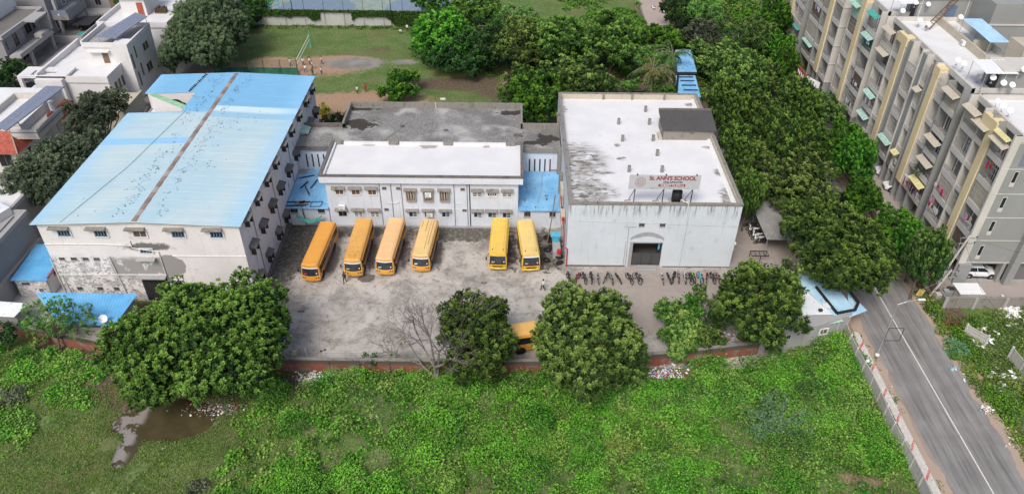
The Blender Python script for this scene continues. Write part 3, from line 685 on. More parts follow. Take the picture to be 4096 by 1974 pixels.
for x, k in zip((-49.6, -45.52, -41.2, -36.95, -32.7), ('shutters', 'shutters', 'brown', 'open', 'open')):
    window(LB, k if k != 'open' else 'shutters', x, Y0, 9.42, 1.4, .82); shade(LB, x-.35, Y0, 10.62, 2.2, .55, mat='grimy_conc', drop=.1)
for x in (-51.1, -49.75, -48.4, -47.15): window(LB, 'hole', x, Y0, 5.92, .62, .46)
for x in (-50.5, -48.1, -46.2): window(LB, 'hole', x, Y0, 1.48, .58, .56)
window(LB, 'shutters', -41.15, Y0, 7.18, 1.35, .55)
shade(LB, -41.4, Y0, 6.4, 2.1, .6, mat='bld_grey', drop=.08, th=.12)
part(LB, 'drainpipe', M['white_pipe'], lambda b: b.path([(-52.3, 68.33, 8.32), (-46, 68.33, 8.36), (-42.6, 68.33, 8.2)], .05))
part(LB, 'drainpipe', M['white_pipe'], lambda b: b.path([(-52.2, 68.3, 3.95), (-39.8, 68.3, 4.1), (-39.8, 68.3, 7.4), (-42.6, 68.3, 7.9), (-42.6, 68.3, 8.9)], .055))
part(LB, 'drainpipe', M['white_pipe'], lambda b: b.path([(-45.6, 68.3, 6.6), (-45.1, 68.3, .2)], .05))
part(LB, 'drainpipe', M['white_pipe'], lambda b: (b.path([(-52.38, 68.3, 6.2), (-52.3, 68.3, .1)], .06), b.path([(-51.9, 68.3, 3.9), (-51.6, 68.3, .1)], .045)))
part(LB, 'plaster_ledge', M['left_front'], lambda b: b.box(-38.4, X1+.05, 68.33, 68.4, 6.72, 6.82))
part(LB, 'doorway', M['dark'], lambda b: b.box(-42.9, -39.9, 68.37, 68.39, .1, 3.7))
shade(LB, -41.4, Y0, 3.95, 3.4, .8, mat='bld_grey', drop=.06, th=.14)
for y in (104.26, 100.2, 95.8, 91.4, 87.5, 83.05, 79.0, 74.85, 70.65):
    shade(LB, X1, y, 10.86, 1.75, .75, 90, 'grimy_conc', .22, .08, True); window(LB, 'open', X1, y, 9.6, 1.1, .95, 90)
for y in (104.2, 100.7, 91.7, 87.4, 83.1, 79.0, 74.7, 70.6):
    shade(LB, X1, y, 7.15, 1.75, .85, 90, 'black_conc', .25, .08, True); window(LB, 'open', X1, y, 5.75, 1.15, 1.05, 90)
for y in (103.4, 83.0, 79.2, 74.6, 70.5):
    shade(LB, X1, y, 2.85, 1.5, .75, 90, 'black_conc', .25, .08, True); window(LB, 'open', X1, y, 1.4, 1.0, 1.0, 90)
shade(LB, X1, 96.6, 7.9, 2.2, 1.2, 90, 'mint', .35, .05, True)
part(LB, 'plinth', M['black_conc'], lambda b: b.box(X1, X1+.45, Y0, 84.2, 0, .35))
part(LB, 'downpipe', M['grey_pipe'], lambda b: [b.path([(X1+.06, y, 10.9), (X1+.06, y, .3)], .05) for y in (72.7, 81.1, 89.5)])
part(LB, 'buttress', M['left_side'], lambda b: b.box(X1, X1+.25, 70.95, 71.35, 0, 6.9))
# things in the open roof step
q0, q1, q2, q3 = at(600, 380, 12.6), at(613, 371, 12.6), at(748, 421, 11.5), at(735, 437, 11.2)
o = MB().hexa([Vector((p.x, p.y+d, z)) for z_ in (0, 1) for p, d in ((q0, 0), (q3, 0), (q3, .2), (q0, .2)) for z in [9.0 if z_ == 0 else p.z-.08]]).build('stair_cover_wall', M['bld_white'], off=(-48.6, 96, 9)); tag(o, 'low white sloping stair wall standing in the gap of the blue roof', 'wall')
t = thing('green_sheet_cover', 'faded green sheet sloping over the stair in the gap of the blue roof', 'roof sheet', (-48.6, 97, 10))
part(t, 'sheet', M['green_sheet'], lambda b: b.ribbed(q3, q2, q1, q0, 5, .03))
t = thing('black_tarpaulin', 'black tarpaulin bundled over goods behind the green sheet', 'tarpaulin', (-46.9, 98.6, 9)); part(t, 'cover', M['black'], lambda b: (b.ball((-47.6, 98.0, 10.7), .95, sc=(1.2, .8, .8)), b.ball((-46.7, 97.9, 10.5), .7, sc=(1.1, .9, .8)), b.box(-48.6, -46.2, 97.4, 98.6, 9, 10.3)))
part(t, 'crate', M['wood'], lambda b: b.box(-48, -45.9, 97.5, 97.8, 9, 9.7))
for i, (x, y) in enumerate(((-45.9, 98.2), (-45.9, 97.2))):
    o = MB().ball((x+.5*0, y, 9.35), .42, sc=(1, .9, .75)).build('sack', M['white_cloth'], off=(x, y, 9)); tag(o, 'white sack %s on the roof gap floor' % ('beside the black tarpaulin' if i == 0 else 'in front of the other white sack'), 'sack', 'sacks in the roof gap')
t = thing('timber_frame', 'loose bare timber frame leaning at the left end of the roof gap', 'timber', (-51.6, 96, 9))
part(t, 'post', M['wood'], lambda b: (b.tube((-52, 95.2, 9), (-51, 96.8, 11), .06), b.tube((-51.6, 95, 9), (-50.8, 95.6, 11.2), .05))); part(t, 'rail', M['wood'], lambda b: (b.tube((-52.5, 94.8, 9.2), (-50, 95, 9.3), .06), b.tube((-52.4, 95.7, 9.1), (-50.3, 95.9, 9.3), .05), b.tube((-52.2, 96.6, 10.1), (-50.7, 95.4, 9.2), .05)))
o = MB().cyl(-50.9, 95.2, 9.0, 9.7, .28).build('red_drum', M['red'], off=(-50.9, 95.2, 9)); tag(o, 'small red drum in the gap of the blue roof', 'drum')
# a low block line with dark stones on the far part of the roof
b = MB(); rng = random.Random(3); rzf = lambda x: EV+.04+(RZ-EV)*(1-abs(x-RX)/(RX-X0+.4))
for i in range(13):
    y = 100.5+i*.46; b.ball((-46.3+.05*i, y, rzf(-46.3)+.12), .11+rng.random()*.07, n=6, k=4)
o = b.build('ballast_stones', M['black'], off=(-46, 103, 11.4)); tag(o, 'row of small dark weights along a white line on the far left blue roof', 'weights')
o = MB().tube((-46.4, 100.4, rzf(-46.4)+.06), (-45.6, 106.4, rzf(-45.6)+.06), .06).build('rope', M['white_pipe'], off=(-46, 103, 11.4)); tag(o, 'white line laid over the far left of the blue roof', 'cord')
o = MB().path([(-49.4, 68.2, 11.4), (-46.6, 80, 11.56), (-44.7, 94.4, 11.64)], .02).build('cable', M['dark'], off=(-46, 80, 11.8)); tag(o, 'thin dark cable lying along the left slope of the blue roof', 'cable')
# pigeons and droppings-dark leaves scattered beside the ridge
b = MB(); rng = random.Random(5)
def speck(x, y, r):
    z = EV+.08+(RZ-EV)*(1-abs(x-RX)/(X1-RX+.4 if x > RX else RX-X0+.4)); a = rng.random()*6.28; u = Vector((math.cos(a), math.sin(a), 0))*r*1.5; v = Vector((-math.sin(a), math.cos(a), 0))*r*.7; c = Vector((x, y, z))
    k = len(b.v); b.v += [tuple(c-u), tuple(c-v), tuple(c+u), tuple(c+v), tuple(c+Vector((0, 0, r*.9)))]
    for q in ((0, 1, 4), (1, 2, 4), (2, 3, 4), (3, 0, 4)): b.f.append(tuple(k+i for i in q)); b.m.append(0)
for s in (-1, 1):
    y = 68.8
    while y < 105.8:
        y += rng.expovariate(3.4); 
        d = 1.5+(.9 if s > 0 else 1.3)*rng.random()**1.3+.3*math.sin(y*1.1)
        for _ in range(rng.choice((1, 1, 2, 3, 4))): speck(RX+s*(d+rng.gauss(0, .18)), y+rng.gauss(0, .22), rng.uniform(.035, .085))
for cx, cy, sx, sy, n in ((-37.5, 91, 2.2, 1.4, 26), (-38.2, 80.5, 1.6, .7, 16), (-43.6, 103.8, .8, .6, 18), (-43, 96.5, 1.2, 1.6, 30), (-44.3, 98.6, 1.0, .3, 12), (-39, 88.6, 1.5, 3, 16), (-43.9, 78, .8, 4, 24), (-48, 72, 2, 2, 4)):
    for _ in range(n): speck(rng.gauss(cx, sx), rng.gauss(cy, sy), rng.uniform(.05, .10))
o = b.build('pigeon_flock', M['shutter_blue'], off=(-41, 87, 12)); tag(o, 'flock of dark pigeons dotted along both sides of the blue roof ridge', 'pigeons', kind='stuff')

# ------------------------------------------------------------------ small sheds at the left front
t = thing('outhouse', 'small white outhouse with a bright blue ribbed roof left of the long building', 'shed', (-56.3, 71.5, 0))
part(t, 'wall', M['left_front'], lambda b: b.box(-58.3, -54.6, 69.0, 74.8, 0, 2.6))
part(t, 'roof', M['sheet_blue2'], lambda b: b.ribbed((-58.6, 68.7, 2.62), (-54.3, 68.7, 2.62), (-54.3, 75.2, 3.1), (-58.6, 75.2, 3.1), 13, .035))
part(t, 'verge_bricks', M['tile_red'], lambda b: [b.box(-54.42, -54.2, 69+.6*i, 69.5+.6*i, 2.72+.045*i, 2.86+.045*i) for i in range(9)])
window(t, 'hole', -57.1, 69.0, 1.7, .9, .4); window(t, 'hole', -55.6, 69.0, .7, .4, .5); window(t, 'hole', -54.6, 71.0, 1.7, .6, .6, 90); window(t, 'hole', -54.6, 73.2, 1.9, .6, .6, 90)
t = thing('lean_to_shed', 'long low shed with bright blue ribbed roof at the foot of the stained wall', 'shed', (-48, 64, 0))
part(t, 'roof', M['sheet_blue2'], lambda b: b.ribbed((-49.5, 61.6, 2.35), (-43.4, 61.6, 2.35), (-42.6, 66.3, 2.9), (-54.2, 66.3, 2.9), 30, .035))
part(t, 'wall', M['bld_grey'], lambda b: (b.prism([(-49.0, 62.0), (-43.8, 62.0), (-43.0, 66.0), (-53.6, 66.0)], 0, 2.3)))
t = thing('white_sheet_shed', 'low shed with a white tin roof at the left edge by the brick wall', 'shed', (-57, 64.4, 0))
part(t, 'roof', M['sheet_white'], lambda b: b.ribbed((-60, 63.2, 2.2), (-55.2, 62.9, 2.2), (-54.6, 64.9, 2.5), (-60, 65.4, 2.5), 9, .03)); part(t, 'wall', M['bld_grey'], lambda b: b.box(-59.8, -55.4, 63.4, 64.8, 0, 2.15))
t = thing('concrete_slab_roof', 'flat grey concrete slab shelter beside the brick wall under the feathery tree', 'shelter', (-45.3, 60.6, 0))
part(t, 'slab', M['grimy_conc'], lambda b: b.hexa([(-48.2, 60.5, 1.9), (-42.9, 59.0, 1.9), (-42.9, 61.2, 2.0), (-47.8, 61.6, 2.0), (-48.2, 60.5, 2.05), (-42.9, 59.0, 2.05), (-42.9, 61.2, 2.15), (-47.8, 61.6, 2.15)])); part(t, 'pillar', M['bld_grey'], lambda b: b.box(-47.6, -43.3, 60.9, 61.1, 0, 1.9))
dish(-44.6, 61.9, 2.2, 20, 'round white satellite dish on the edge of the long blue lean-to roof', 1.1)

# ------------------------------------------------------------------ middle school building
MBD = thing('school_block', 'pale lavender two storey school block with a white flat roof', 'building', (-11.5, 90, 0))
FY = 84.12
part(MBD, 'front_wall', M['mid_wall'], lambda b: b.box(-24.3, .75, FY, FY+.3, 0, 7.1)); part(MBD, 'side_wall', M['mid_wall'], lambda b: (b.box(-24.3, -24.0, FY+.3, 104.6, 0, 7.1), b.box(.45, .75, FY+.3, 104.6, 0, 7.1)))
part(MBD, 'fascia', M['mid_wall'], lambda b: b.box(-24.9, 1.35, 83.6, 84.1, 7.06, 8.0)); part(MBD, 'parapet', M['black_conc'], lambda b: (b.box(-24.95, 1.4, 83.55, 83.9, 8.0, 8.22), b.box(-24.95, -24.5, 83.9, 92.8, 7.06, 8.22), b.box(1.0, 1.4, 83.9, 92.8, 7.06, 8.22)))
part(MBD, 'white_roof', M['mid_white'], lambda b: (b.box(-24.5, 1.0, 83.9, 92.7, 7.5, 7.72), b.box(-24.5, -24.25, 83.9, 92.4, 7.72, 8.05)))
part(MBD, 'low_kerb', M['fresh_white'], lambda b: [b.box(a, c, 92.45, 92.75, 7.72, 8.1) for a, c in ((-23.6, -17.1), (-15.6, -9.6), (-8.2, -1.0))]); part(MBD, 'kerb_post', M['grimy_conc'], lambda b: [b.box(a, a+1.25, 92.4, 92.9, 7.72, 8.2) for a in (-24.5, -17.0, -9.5, -.95)])
part(MBD, 'grey_roof', M['mid_roof'], lambda b: (b.box(-24.3, 1.1, 92.75, 104.4, 7.0, 7.3),)); part(MBD, 'rear_parapet', M['grimy_conc'], lambda b: (b.box(-24.5, 1.35, 104.4, 104.7, 6.8, 8.15), b.box(-24.5, -24.2, 98.2, 104.4, 6.8, 8.15), b.box(1.05, 1.35, 98.2, 104.4, 6.8, 8.15)))
part(MBD, 'wing_roof', M['mid_roof'], lambda b: (b.box(-30.0, -24.3, 92.6, 98.2, 6.95, 7.28), b.box(1.1, 6.6, 92.6, 98.2, 6.95, 7.28))); part(MBD, 'wing_parapet', M['black_conc'], lambda b: (b.box(-30.0, -24.2, 98.2, 98.5, 6.8, 7.85), b.box(-30.0, -24.9, 92.45, 92.7, 6.75, 7.3))); part(MBD, 'wing_parapet', M['grimy_conc'], lambda b: (b.box(1.1, 6.6, 98.2, 98.5, 6.8, 8.1), b.box(1.4, 6.6, 92.45, 92.7, 6.75, 7.3)))
part(MBD, 'slotted_wall', M['mid_wall'], lambda b: b.box(-30.05, -24.3, 92.8, 93.1, 0, 6.9)); part(MBD, 'slotted_wall', M['mid_wall'], lambda b: b.box(.75, 6.65, 92.8, 93.1, 0, 6.9))
b = MB(); b.box(-.1, .1, -.015, 0, 0, 2.05); _sl = b.mesh('slot', M['dark'])
for x in (-28.8, -28.0, -27.2, -26.4, -25.6): inst(_sl, 'slot', MBD, (x, 92.8, 3.9))
for x in (2.35, 3.07, 3.79, 4.5, 5.22): inst(_sl, 'slot', MBD, (x, 92.8, 3.45))
for x in (-22.6, -20.46, -18.32): window(MBD, 'brown', x, FY, 5.03, 1.0, .88); shade(MBD, x-.1, FY, 6.14, 1.75, .5)
for x in (-13.3, -11.06, -8.9): window(MBD, 'bay', x, FY, 4.25, 1.05, 1.45); shade(MBD, x-.05, FY, 5.98, 1.7, .5)
for x, k in ((-4.6, 'white4'), (-2.67, 'white3'), (-.71, 'white4')): window(MBD, k, x, FY, 4.92, 1.1, .75); shade(MBD, x, FY, 5.98, 1.65, .5)
for x, k in ((-22.6, 'plain'), (-20.47, 'white4'), (-18.3, 'white4'), (-13.23, 'blue'), (-11.1, 'plain'), (-8.85, 'blue'), (-4.6, 'blue'), (-2.69, 'blue'), (-.76, 'blue')): window(MBD, k, x, FY, 1.6, 1.0, .82); shade(MBD, x-.1, FY, 2.78, 1.7, .5)
for x, z in ((-16.7, 5.75), (-14.87, 5.75), (-16.7, 2.42), (-6.5, 5.7), (-6.35, 2.42)): window(MBD, 'hole', x, FY, z, .5, .42)
for x in (-17.35, -15.85, -14.5, -7.65, -5.95): part(MBD, 'drainpipe', M['grey_pipe'], lambda b, x=x: b.path([(x, FY-.06, 7.0), (x+.02, FY-.06, .15)], .045))
part(MBD, 'drainpipe', M['dark'], lambda b: b.path([(-5.62, FY-.08, 7.0), (-5.6, FY-.08, .1), (-7.7, FY-.08, .1)], .06)); part(MBD, 'drainpipe', M['white_pipe'], lambda b: (b.path([(-16.7, FY-.07, 3.95), (-16.5, FY-.07, 3.75), (-15.1, FY-.07, 3.75), (-14.9, FY-.07, 3.95)], .04), b.path([(-7.6, FY-.07, 3.75), (-6.6, FY-.07, 3.75)], .035)))
part(MBD, 'string_course', M['frame_white'], lambda b: b.box(-14.4, -5.8, FY-.03, FY, 2.86, 2.9)); part(MBD, 'kerb', M['bld_grey'], lambda b: b.box(-24.3, 1.0, FY-.35, FY, 0, .16))
part(MBD, 'roof_pipe', M['bld_grey'], lambda b: b.tube((-18.6, 93.4, 7.36), (-15.4, 99.6, 7.36), .05)); part(MBD, 'roof_lump', M['black_conc'], lambda b: (b.box(-16.3, -15.8, 98.2, 98.6, 7.3, 7.6), b.box(-9.9, -9.3, 97.2, 97.5, 7.3, 7.55), b.box(.1, 1.2, 95.8, 96.1, 7.3, 7.7)))
part(MBD, 'roof_pipe', M['white_pipe'], lambda b: b.tube((-11.6, 104.3, 7.3), (-11.6, 104.3, 8.3), .07))
acunit(-22.5, FY-.28, 2.86, 0, 'air conditioner unit on the sunshade at the left end of the lavender block')
acunit(-11.0, FY-.2, 1.75, 0, 'air conditioner set in a ground floor window in the middle of the lavender block')
acunit(-11.0, FY-.42, 5.0, 0, 'air conditioner in the middle tan-framed upper window of the lavender block')
def bshed(x0, x1, lab, ml):
    t = thing('blue_roofed_shed', lab, 'shed', ((x0+x1)/2, 87, 0))
    part(t, 'roof', M['sheet_blue'], lambda b: (b.ribbed((x0, 83.7, 2.95), (x1, 83.7, 2.95), (x1, 88, 3.2), (x0, 88, 3.2), int((x1-x0)*3), .03), b.ribbed((x0, 87.8, 3.24), (x1, 87.8, 3.24), (x1, 92.75, 3.52), (x0, 92.75, 3.52), int((x1-x0)*3), .03)))
    part(t, 'wall', M['mid_wall'], lambda b: b.box(x0, x1-.05, 84.12, 84.4, 0, 2.9)); return t
t = bshed(-30.0, -24.35, 'shed with a littered blue sheet roof between long building and lavender block', 0); window(t, 'hole', -29.0, 84.12, 1.85, .85, .85); window(t, 'hole', -25.4, 84.12, 1.9, .85, .75)
part(t, 'rusty_sheet', M['asbestos'], lambda b: b.quad((-29.9, 91.4, 3.5), (-28.9, 91.6, 3.5), (-28.7, 92.7, 3.56), (-29.9, 92.7, 3.56)))
for i, (a, c, lab) in enumerate((((-29.6, 90.4, 3.5), (-27.6, 91.2, 3.5), 'curved dark rail at the top end of the littered blue roof'), ((-28.9, 88.0, 3.4), (-28.2, 89.6, 3.5), 'short dark bar, leftmost of the three loose ones on the littered blue roof'), ((-28.4, 88.6, 3.4), (-27.4, 86.6, 3.3), 'short dark bar leaning the other way in the middle of the littered blue roof'), ((-27.5, 88.0, 3.4), (-27.0, 90.0, 3.5), 'short dark bar, rightmost of the loose ones on the littered blue roof'), ((-30, 84.9, 3.2), (-26.9, 85.0, 3.2), 'long dark beam lying across the lower part of the littered blue roof'), ((-29.9, 84.1, 3.12), (-27.3, 84.3, 3.12), 'lowest dark beam lying near the eave of the littered blue roof'))):
    o = MB().tube(a, c, .09, n=4).build('metal_bar', M['dark'], off=a); tag(o, lab, 'bar', 'loose bars on the blue shed roof')
o = MB().path([(-26.7, 85.0, 3.2), (-25.3, 85.1, 3.2), (-25.4, 84.1, 3.1), (-26.8, 84.0, 3.1), (-26.7, 85.0, 3.2)], .04, n=4).build('steel_rectangle', M['dark'], off=(-26, 84.5, 3.1)); tag(o, 'thin rectangular steel frame lying by the eave of the littered blue roof', 'frame')
b = MB(); rng = random.Random(8)
for i in range(16): x = -28.3+rng.gauss(0, .35); b.box(x, x+.3, 84.3+rng.random()*.5, 84.45+rng.random()*.6, 3.15, 3.35)
o = b.build('rubble_heap', M['grimy_conc'], off=(-28.3, 84.5, 3.1)); tag(o, 'small heap of rubble on the eave of the littered blue roof', 'rubble', kind='stuff')
o = MB().tube((-27.9, 84.0, 3.1), (-27.6, 83.9, 0), .07).build('leaning_pole', M['dark'], off=(-27.6, 83.9, 0)); tag(o, 'dark pole in front of the littered blue shed', 'pole')
b = MB(); n = 12
for i in range(n):
    u, v = i/n, (i+1)/n; g = lambda q, s: (-28.6+3.4*q, 83.45-s*.35, 2.15-.75*math.sin(math.pi*q)**.8-.35*q*0-s*(.35*math.sin(math.pi*q)+.05))
    b.quad(g(u, 0), g(v, 0), g(v, 1), g(u, 1)); b.quad(g(u, 1), g(v, 1), tuple(Vector(g(v, 0))+Vector((0, .1, -.02))), tuple(Vector(g(u, 0))+Vector((0, .1, -.02))))
o = b.build('net_hammock', M['teal'], off=(-27, 83.4, 1.5)); tag(o, 'dark green net slung below the eave of the left blue shed', 'net')
t = bshed(.78, 6.62, 'shed with a clean blue ribbed roof between lavender block and white hall', 0); window(t, 'hole', 2.0, 84.12, 1.6, .8, .9); window(t, 'hole', 5.35, 84.12, 1.6, .75, .9)
part(t, 'patch', M['grimy_conc'], lambda b: b.box(1.5, 1.7, 85.6, 86.1, 3.2, 3.24)); part(t, 'cord', M['bld_grey'], lambda b: b.path([(4.2, 92.5, 3.6), (3.9, 88.2, 3.35), (3.4, 85.3, 3.15)], .03))
part(t, 'debris', M['black'], lambda b: (b.torus((4.6, 87.0, 3.2), (0, .1, 1), .22, .03, n=12), b.box(4.5, 4.7, 86.1, 86.35, 3.12, 3.2), b.box(3.0, 3.15, 84.3, 84.5, 3.05, 3.12)))
part(t, 'red_pipe', M['red_pipe'], lambda b: b.path([(5.15, 92.7, 5.3), (5.2, 92.6, 3.9), (6.5, 92.6, 3.9)], .06))
# ------------------------------------------------------------------ assembly hall
HL = thing('assembly_hall', 'tall pale blue-white hall with a stained white flat roof and no front windows', 'building', (17, 90, 0))
HX0, HX1, HY0, HY1, RF, PT = 6.75, 27.4, 75.8, 105.5, 8.72, 9.6
part(HL, 'front_wall', M['hall_wall'], lambda b: (b.box(HX0, 14.95, HY0, HY0+.35, 0, 9.3), b.box(18.6, HX1, HY0, HY0+.35, 0, 9.3), b.box(14.95, 18.6, HY0, HY0+.35, 3.72, 9.3)))
part(HL, 'side_wall', M['hall_wall'], lambda b: b.box(HX0, HX0+.35, HY0+.35, HY1, 0, 9.3)); part(HL, 'side_wall', M['hall_wall'], lambda b: b.box(HX1-.35, HX1, HY0+.35, HY1, 0, 9.3)); part(HL, 'rear_wall', M['hall_wall'], lambda b: b.box(HX0+.35, HX1-.35, HY1-.35, HY1, 0, 9.3))
part(HL, 'parapet', M['grimy_conc'], lambda b: (b.box(HX0-.06, HX1+.06, HY0-.06, HY0+.3, 9.3, PT), b.box(HX0-.06, HX0+.36, HY0+.3, HY1+.06, 9.3, PT), b.box(HX1-.36, HX1+.06, HY0+.3, HY1+.06, 9.3, PT), b.box(HX0+.36, HX1-.36, HY1-.3, HY1+.06, 9.3, PT)))
part(HL, 'parapet_face', M['beige'], lambda b: (b.box(HX0+.36, HX1-.36, HY1-.42, HY1-.352, RF, 9.5), b.box(HX1-.44, HX1-.352, HY0+.4, HY1-.5, RF+.1, 9.5)))
part(HL, 'roof', M['hall_roof'], lambda b: b.box(HX0+.352, HX1-.352, HY0+.352, HY1-.43, RF-.3, RF)); part(HL, 'roof_fillet', M['fresh_white'], lambda b: (b.hexa([(HX1-.9, HY0+.4, RF), (HX1-.46, HY0+.4, RF), (HX1-.46, HY1-.5, RF), (HX1-.9, HY1-.5, RF), (HX1-.6, HY0+.4, RF+.28), (HX1-.46, HY0+.4, RF+.28), (HX1-.46, HY1-.5, RF+.28), (HX1-.6, HY1-.5, RF+.28)]), b.box(HX0+.36, HX0+.55, HY0+.4, HY1-.5, RF, RF+.15)))
part(HL, 'parapet_pilaster', M['grimy_conc'], lambda b: [b.box(x, x+.3, HY1-.6, HY1-.43, RF, 9.55) for x in (13.3, 17.6, 22.4)])
part(HL, 'wall_joint', M['grimy_conc'], lambda b: (b.tube((21.2, HY0-.012, 9.2), (21.1, HY0-.012, .3), .018, n=4), b.tube((HX0+.3, HY0-.01, 6.9), (27.2, HY0-.01, 6.3), .008, n=4)))
# porch opening with a dim room behind, plaster scar of a lost arch above
M['arch'] = painted('scarred_grey_plaster', (.36, .36, .36), .6, gcol=(.2, .2, .2), streak=.3, sc=2.5)
part(HL, 'arch_scar', M['arch'], lambda b: [b.quad((14.55+4.1*i/10, HY0-.012, 4.05+1.35*math.sin(math.pi*(i/10*.86+.07))**.7-.42-(.4 if 1 < i < 9 else 0)*.5), (14.55+4.1*(i+1)/10, HY0-.012, 4.05+1.35*math.sin(math.pi*((i+1)/10*.86+.07))**.7-.42-(.4 if 1 < i+1 < 9 else 0)*.5), (14.55+4.1*(i+1)/10, HY0-.012, 4.05+1.35*math.sin(math.pi*((i+1)/10*.86+.07))**.7), (14.55+4.1*i/10, HY0-.012, 4.05+1.35*math.sin(math.pi*(i/10*.86+.07))**.7)) for i in range(10)])
part(HL, 'door_surround', M['bld_grey'], lambda b: (b.box(14.55, 14.95, HY0-.03, HY0, 0, 3.9), b.box(14.95, 18.6, HY0-.03, HY0, 3.72, 3.9)))
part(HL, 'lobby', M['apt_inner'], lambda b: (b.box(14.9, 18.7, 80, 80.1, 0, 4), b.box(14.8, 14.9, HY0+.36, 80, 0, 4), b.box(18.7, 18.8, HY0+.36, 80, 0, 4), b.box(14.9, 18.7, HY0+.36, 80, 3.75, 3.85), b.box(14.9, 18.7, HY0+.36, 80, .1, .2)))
g = part(HL, 'collapsible_gate', M['dark'], lambda b: (b.box(14.96, 18.58, HY0+.2, HY0+.24, 2.05, 2.12), [b.box(x-.03, x+.03, HY0+.2, HY0+.25, .15, 2.1) for x in (14.99, 16.2, 17.45, 18.55)]))
b = MB(); b.box(15.0, 18.55, HY0+.215, HY0+.225, .15, 2.05); M['gate_mesh'] = plain('dull_gate_sheet', (.075, .075, .078), .5); b.build('gate_leaf', M['gate_mesh'], g)
part(HL, 'blue_column', M['bin_blue'], lambda b: b.box(18.2, 18.42, HY0+.6, HY0+.8, 2.3, 3.7))
for x in (15.7, 18.2): window(HL, 'hole', x, HY0, 6.12, .62, .55)
part(HL, 'conduit', M['bld_grey'], lambda b: b.path([(14.3, HY0-.05, .1), (14.15, HY0-.05, 6.15), (15.0, HY0-.05, 6.2)], .035)); part(HL, 'conduit', M['bld_grey'], lambda b: b.path([(14.0, HY0-.04, .1), (14.0, HY0-.04, 4)], .03))
part(HL, 'overflow_pipe', M['white_pipe'], lambda b: b.path([(20.1, 76.6, 9.1), (20.1, 76.4, 9.75), (20.9, 75.7, 9.7), (20.9, 75.72, 7.0)], .05))
part(HL, 'step', M['bld_grey'], lambda b: (b.box(15.7, 18.1, 75.25, 75.8, 0, .30), b.box(15.7, 18.1, 74.8, 75.25, 0, .15)))
part(HL, 'plinth', M['black_conc'], lambda b: (b.box(HX0, 14.2, HY0-.08, HY0, 0, .22), b.box(18.9, HX1, HY0-.08, HY0, 0, .15))); part(HL, 'buttress', M['grimy_conc'], lambda b: (b.box(6.2, 6.7, 92, 92.8, 2.5, 7.4), b.box(6.25, 6.7, 87.5, 88.5, 1, 6.2), b.box(6.3, 6.7, 100.4, 101, 8, 8.6), b.box(6.3, 6.7, 98.6, 99.2, 8, 8.6)))
part(HL, 'side_chimney', M['beige'], lambda b: (b.box(6.15, 6.7, 79.6, 81.3, 3.5, 5.0), b.box(6.3, 6.7, 84.4, 86.2, 3.2, 6)))
part(HL, 'lamp_bracket', M['white_gloss'], lambda b: (b.box(27.4, 27.7, 76.0, 76.3, 3.4, 3.7), b.box(27.4, 27.7, 76.4, 76.7, 2.3, 2.9), b.box(27.4, 27.8, 77.5, 77.8, 6.9, 7.1)))
# stair head on the roof
M['felt'] = painted('black_roof_felt', (.085, .084, .082), .6, gcol=(.03, .03, .03), streak=.2, sc=1.5)
part(HL, 'stair_head_wall', M['grimy_conc'], lambda b: (b.box(20.5, 27.3, 92.8, 92.95, RF, 10.15), b.box(20.5, 20.65, 92.95, 96.9, RF, 9.9), b.box(20.65, 27.3, 96.75, 96.9, RF, 10.9)))
part(HL, 'stair_head_roof', M['felt'], lambda b: b.hexa([(20.3, 92.6, 10.2), (27.6, 92.5, 10.2), (27.6, 97.1, 10.95), (20.3, 97.1, 10.95), (20.3, 92.6, 10.36), (27.6, 92.5, 10.36), (27.6, 97.1, 11.1), (20.3, 97.1, 11.1)]))
part(HL, 'stair_head_upstand', M['black_conc'], lambda b: b.box(20.3, 27.6, 96.85, 97.15, 11.1, 11.35)); part(HL, 'low_wall', M['beige'], lambda b: b.box(19.9, 20.4, 92.7, 94.4, RF, 9.1))
b = MB(); b.box(-.17, .17, -.17, .17, 0, .78); b.box(-.2, .2, -.2, .2, .78, .9); _st = b.mesh('vent_stack', M['grimy_conc'])
for i, (x, y) in enumerate(((19.22, 101.1), (14.9, 97.2), (19.24, 97.2), (14.92, 92.3), (19.12, 92.5), (19.1, 88.5), (14.88, 84.35), (19.1, 84.35))): inst(_st, 'vent_stack', HL, (x, y, RF))
# sign board
SG = thing('sign_board', 'wide grey-white school name board standing on the hall roof edge', 'sign', (17.75, 76.2, 9.6))
def tilt(x, z): return (x, 76.25, z)
part(SG, 'panel', plain('board_grey_white', (.50, .51, .54), .35, var=.05, sc=.5), lambda b: b.box(13.62, 21.95, 76.2, 76.28, 11.3, 13.25))
for i, x in enumerate((14.45, 17.85, 21.25)):
    lg = part(SG, 'leg', M['dark'], lambda b, x=x: b.box(x-.05, x+.05, 76.3, 76.4, RF, 13.1)); part(SG, 'brace', M['rust'], lambda b, x=x: (b.tube((x, 76.4, 11.2), (x-.35, 77.9, RF+.05), .04, n=4), b.tube((x-.9, 77.6, RF+.05), (x-.1, 77.7, RF+.05), .05, n=4)))
M['txt_red'] = plain('sign_red', (.28, .06, .07), .5, var=.03); M['txt_grey'] = plain('sign_grey', (.12, .12, .14), .5, var=.03); M['txt_white'] = plain('sign_white', (.7, .7, .7), .5, var=.02)
RX90 = Matrix.Rotation(rad(90), 4, 'X')
def stext(s, x, z, size, mat, bold=0, y=76.185, W=3.0):
    o = text_mesh('lettering', s, size, mat, SG, Matrix.Identity(4), bold); k = W/o.dimensions.x if o.dimensions.x else 1
    xs = [v.co.x for v in o.data.vertices]; k = W/(max(xs)-min(xs)); o.matrix_local = Matrix.Translation(Vector((x, y, z))-SG.location) @ RX90 @ Matrix.Diagonal((k, 1, 1, 1)); return o
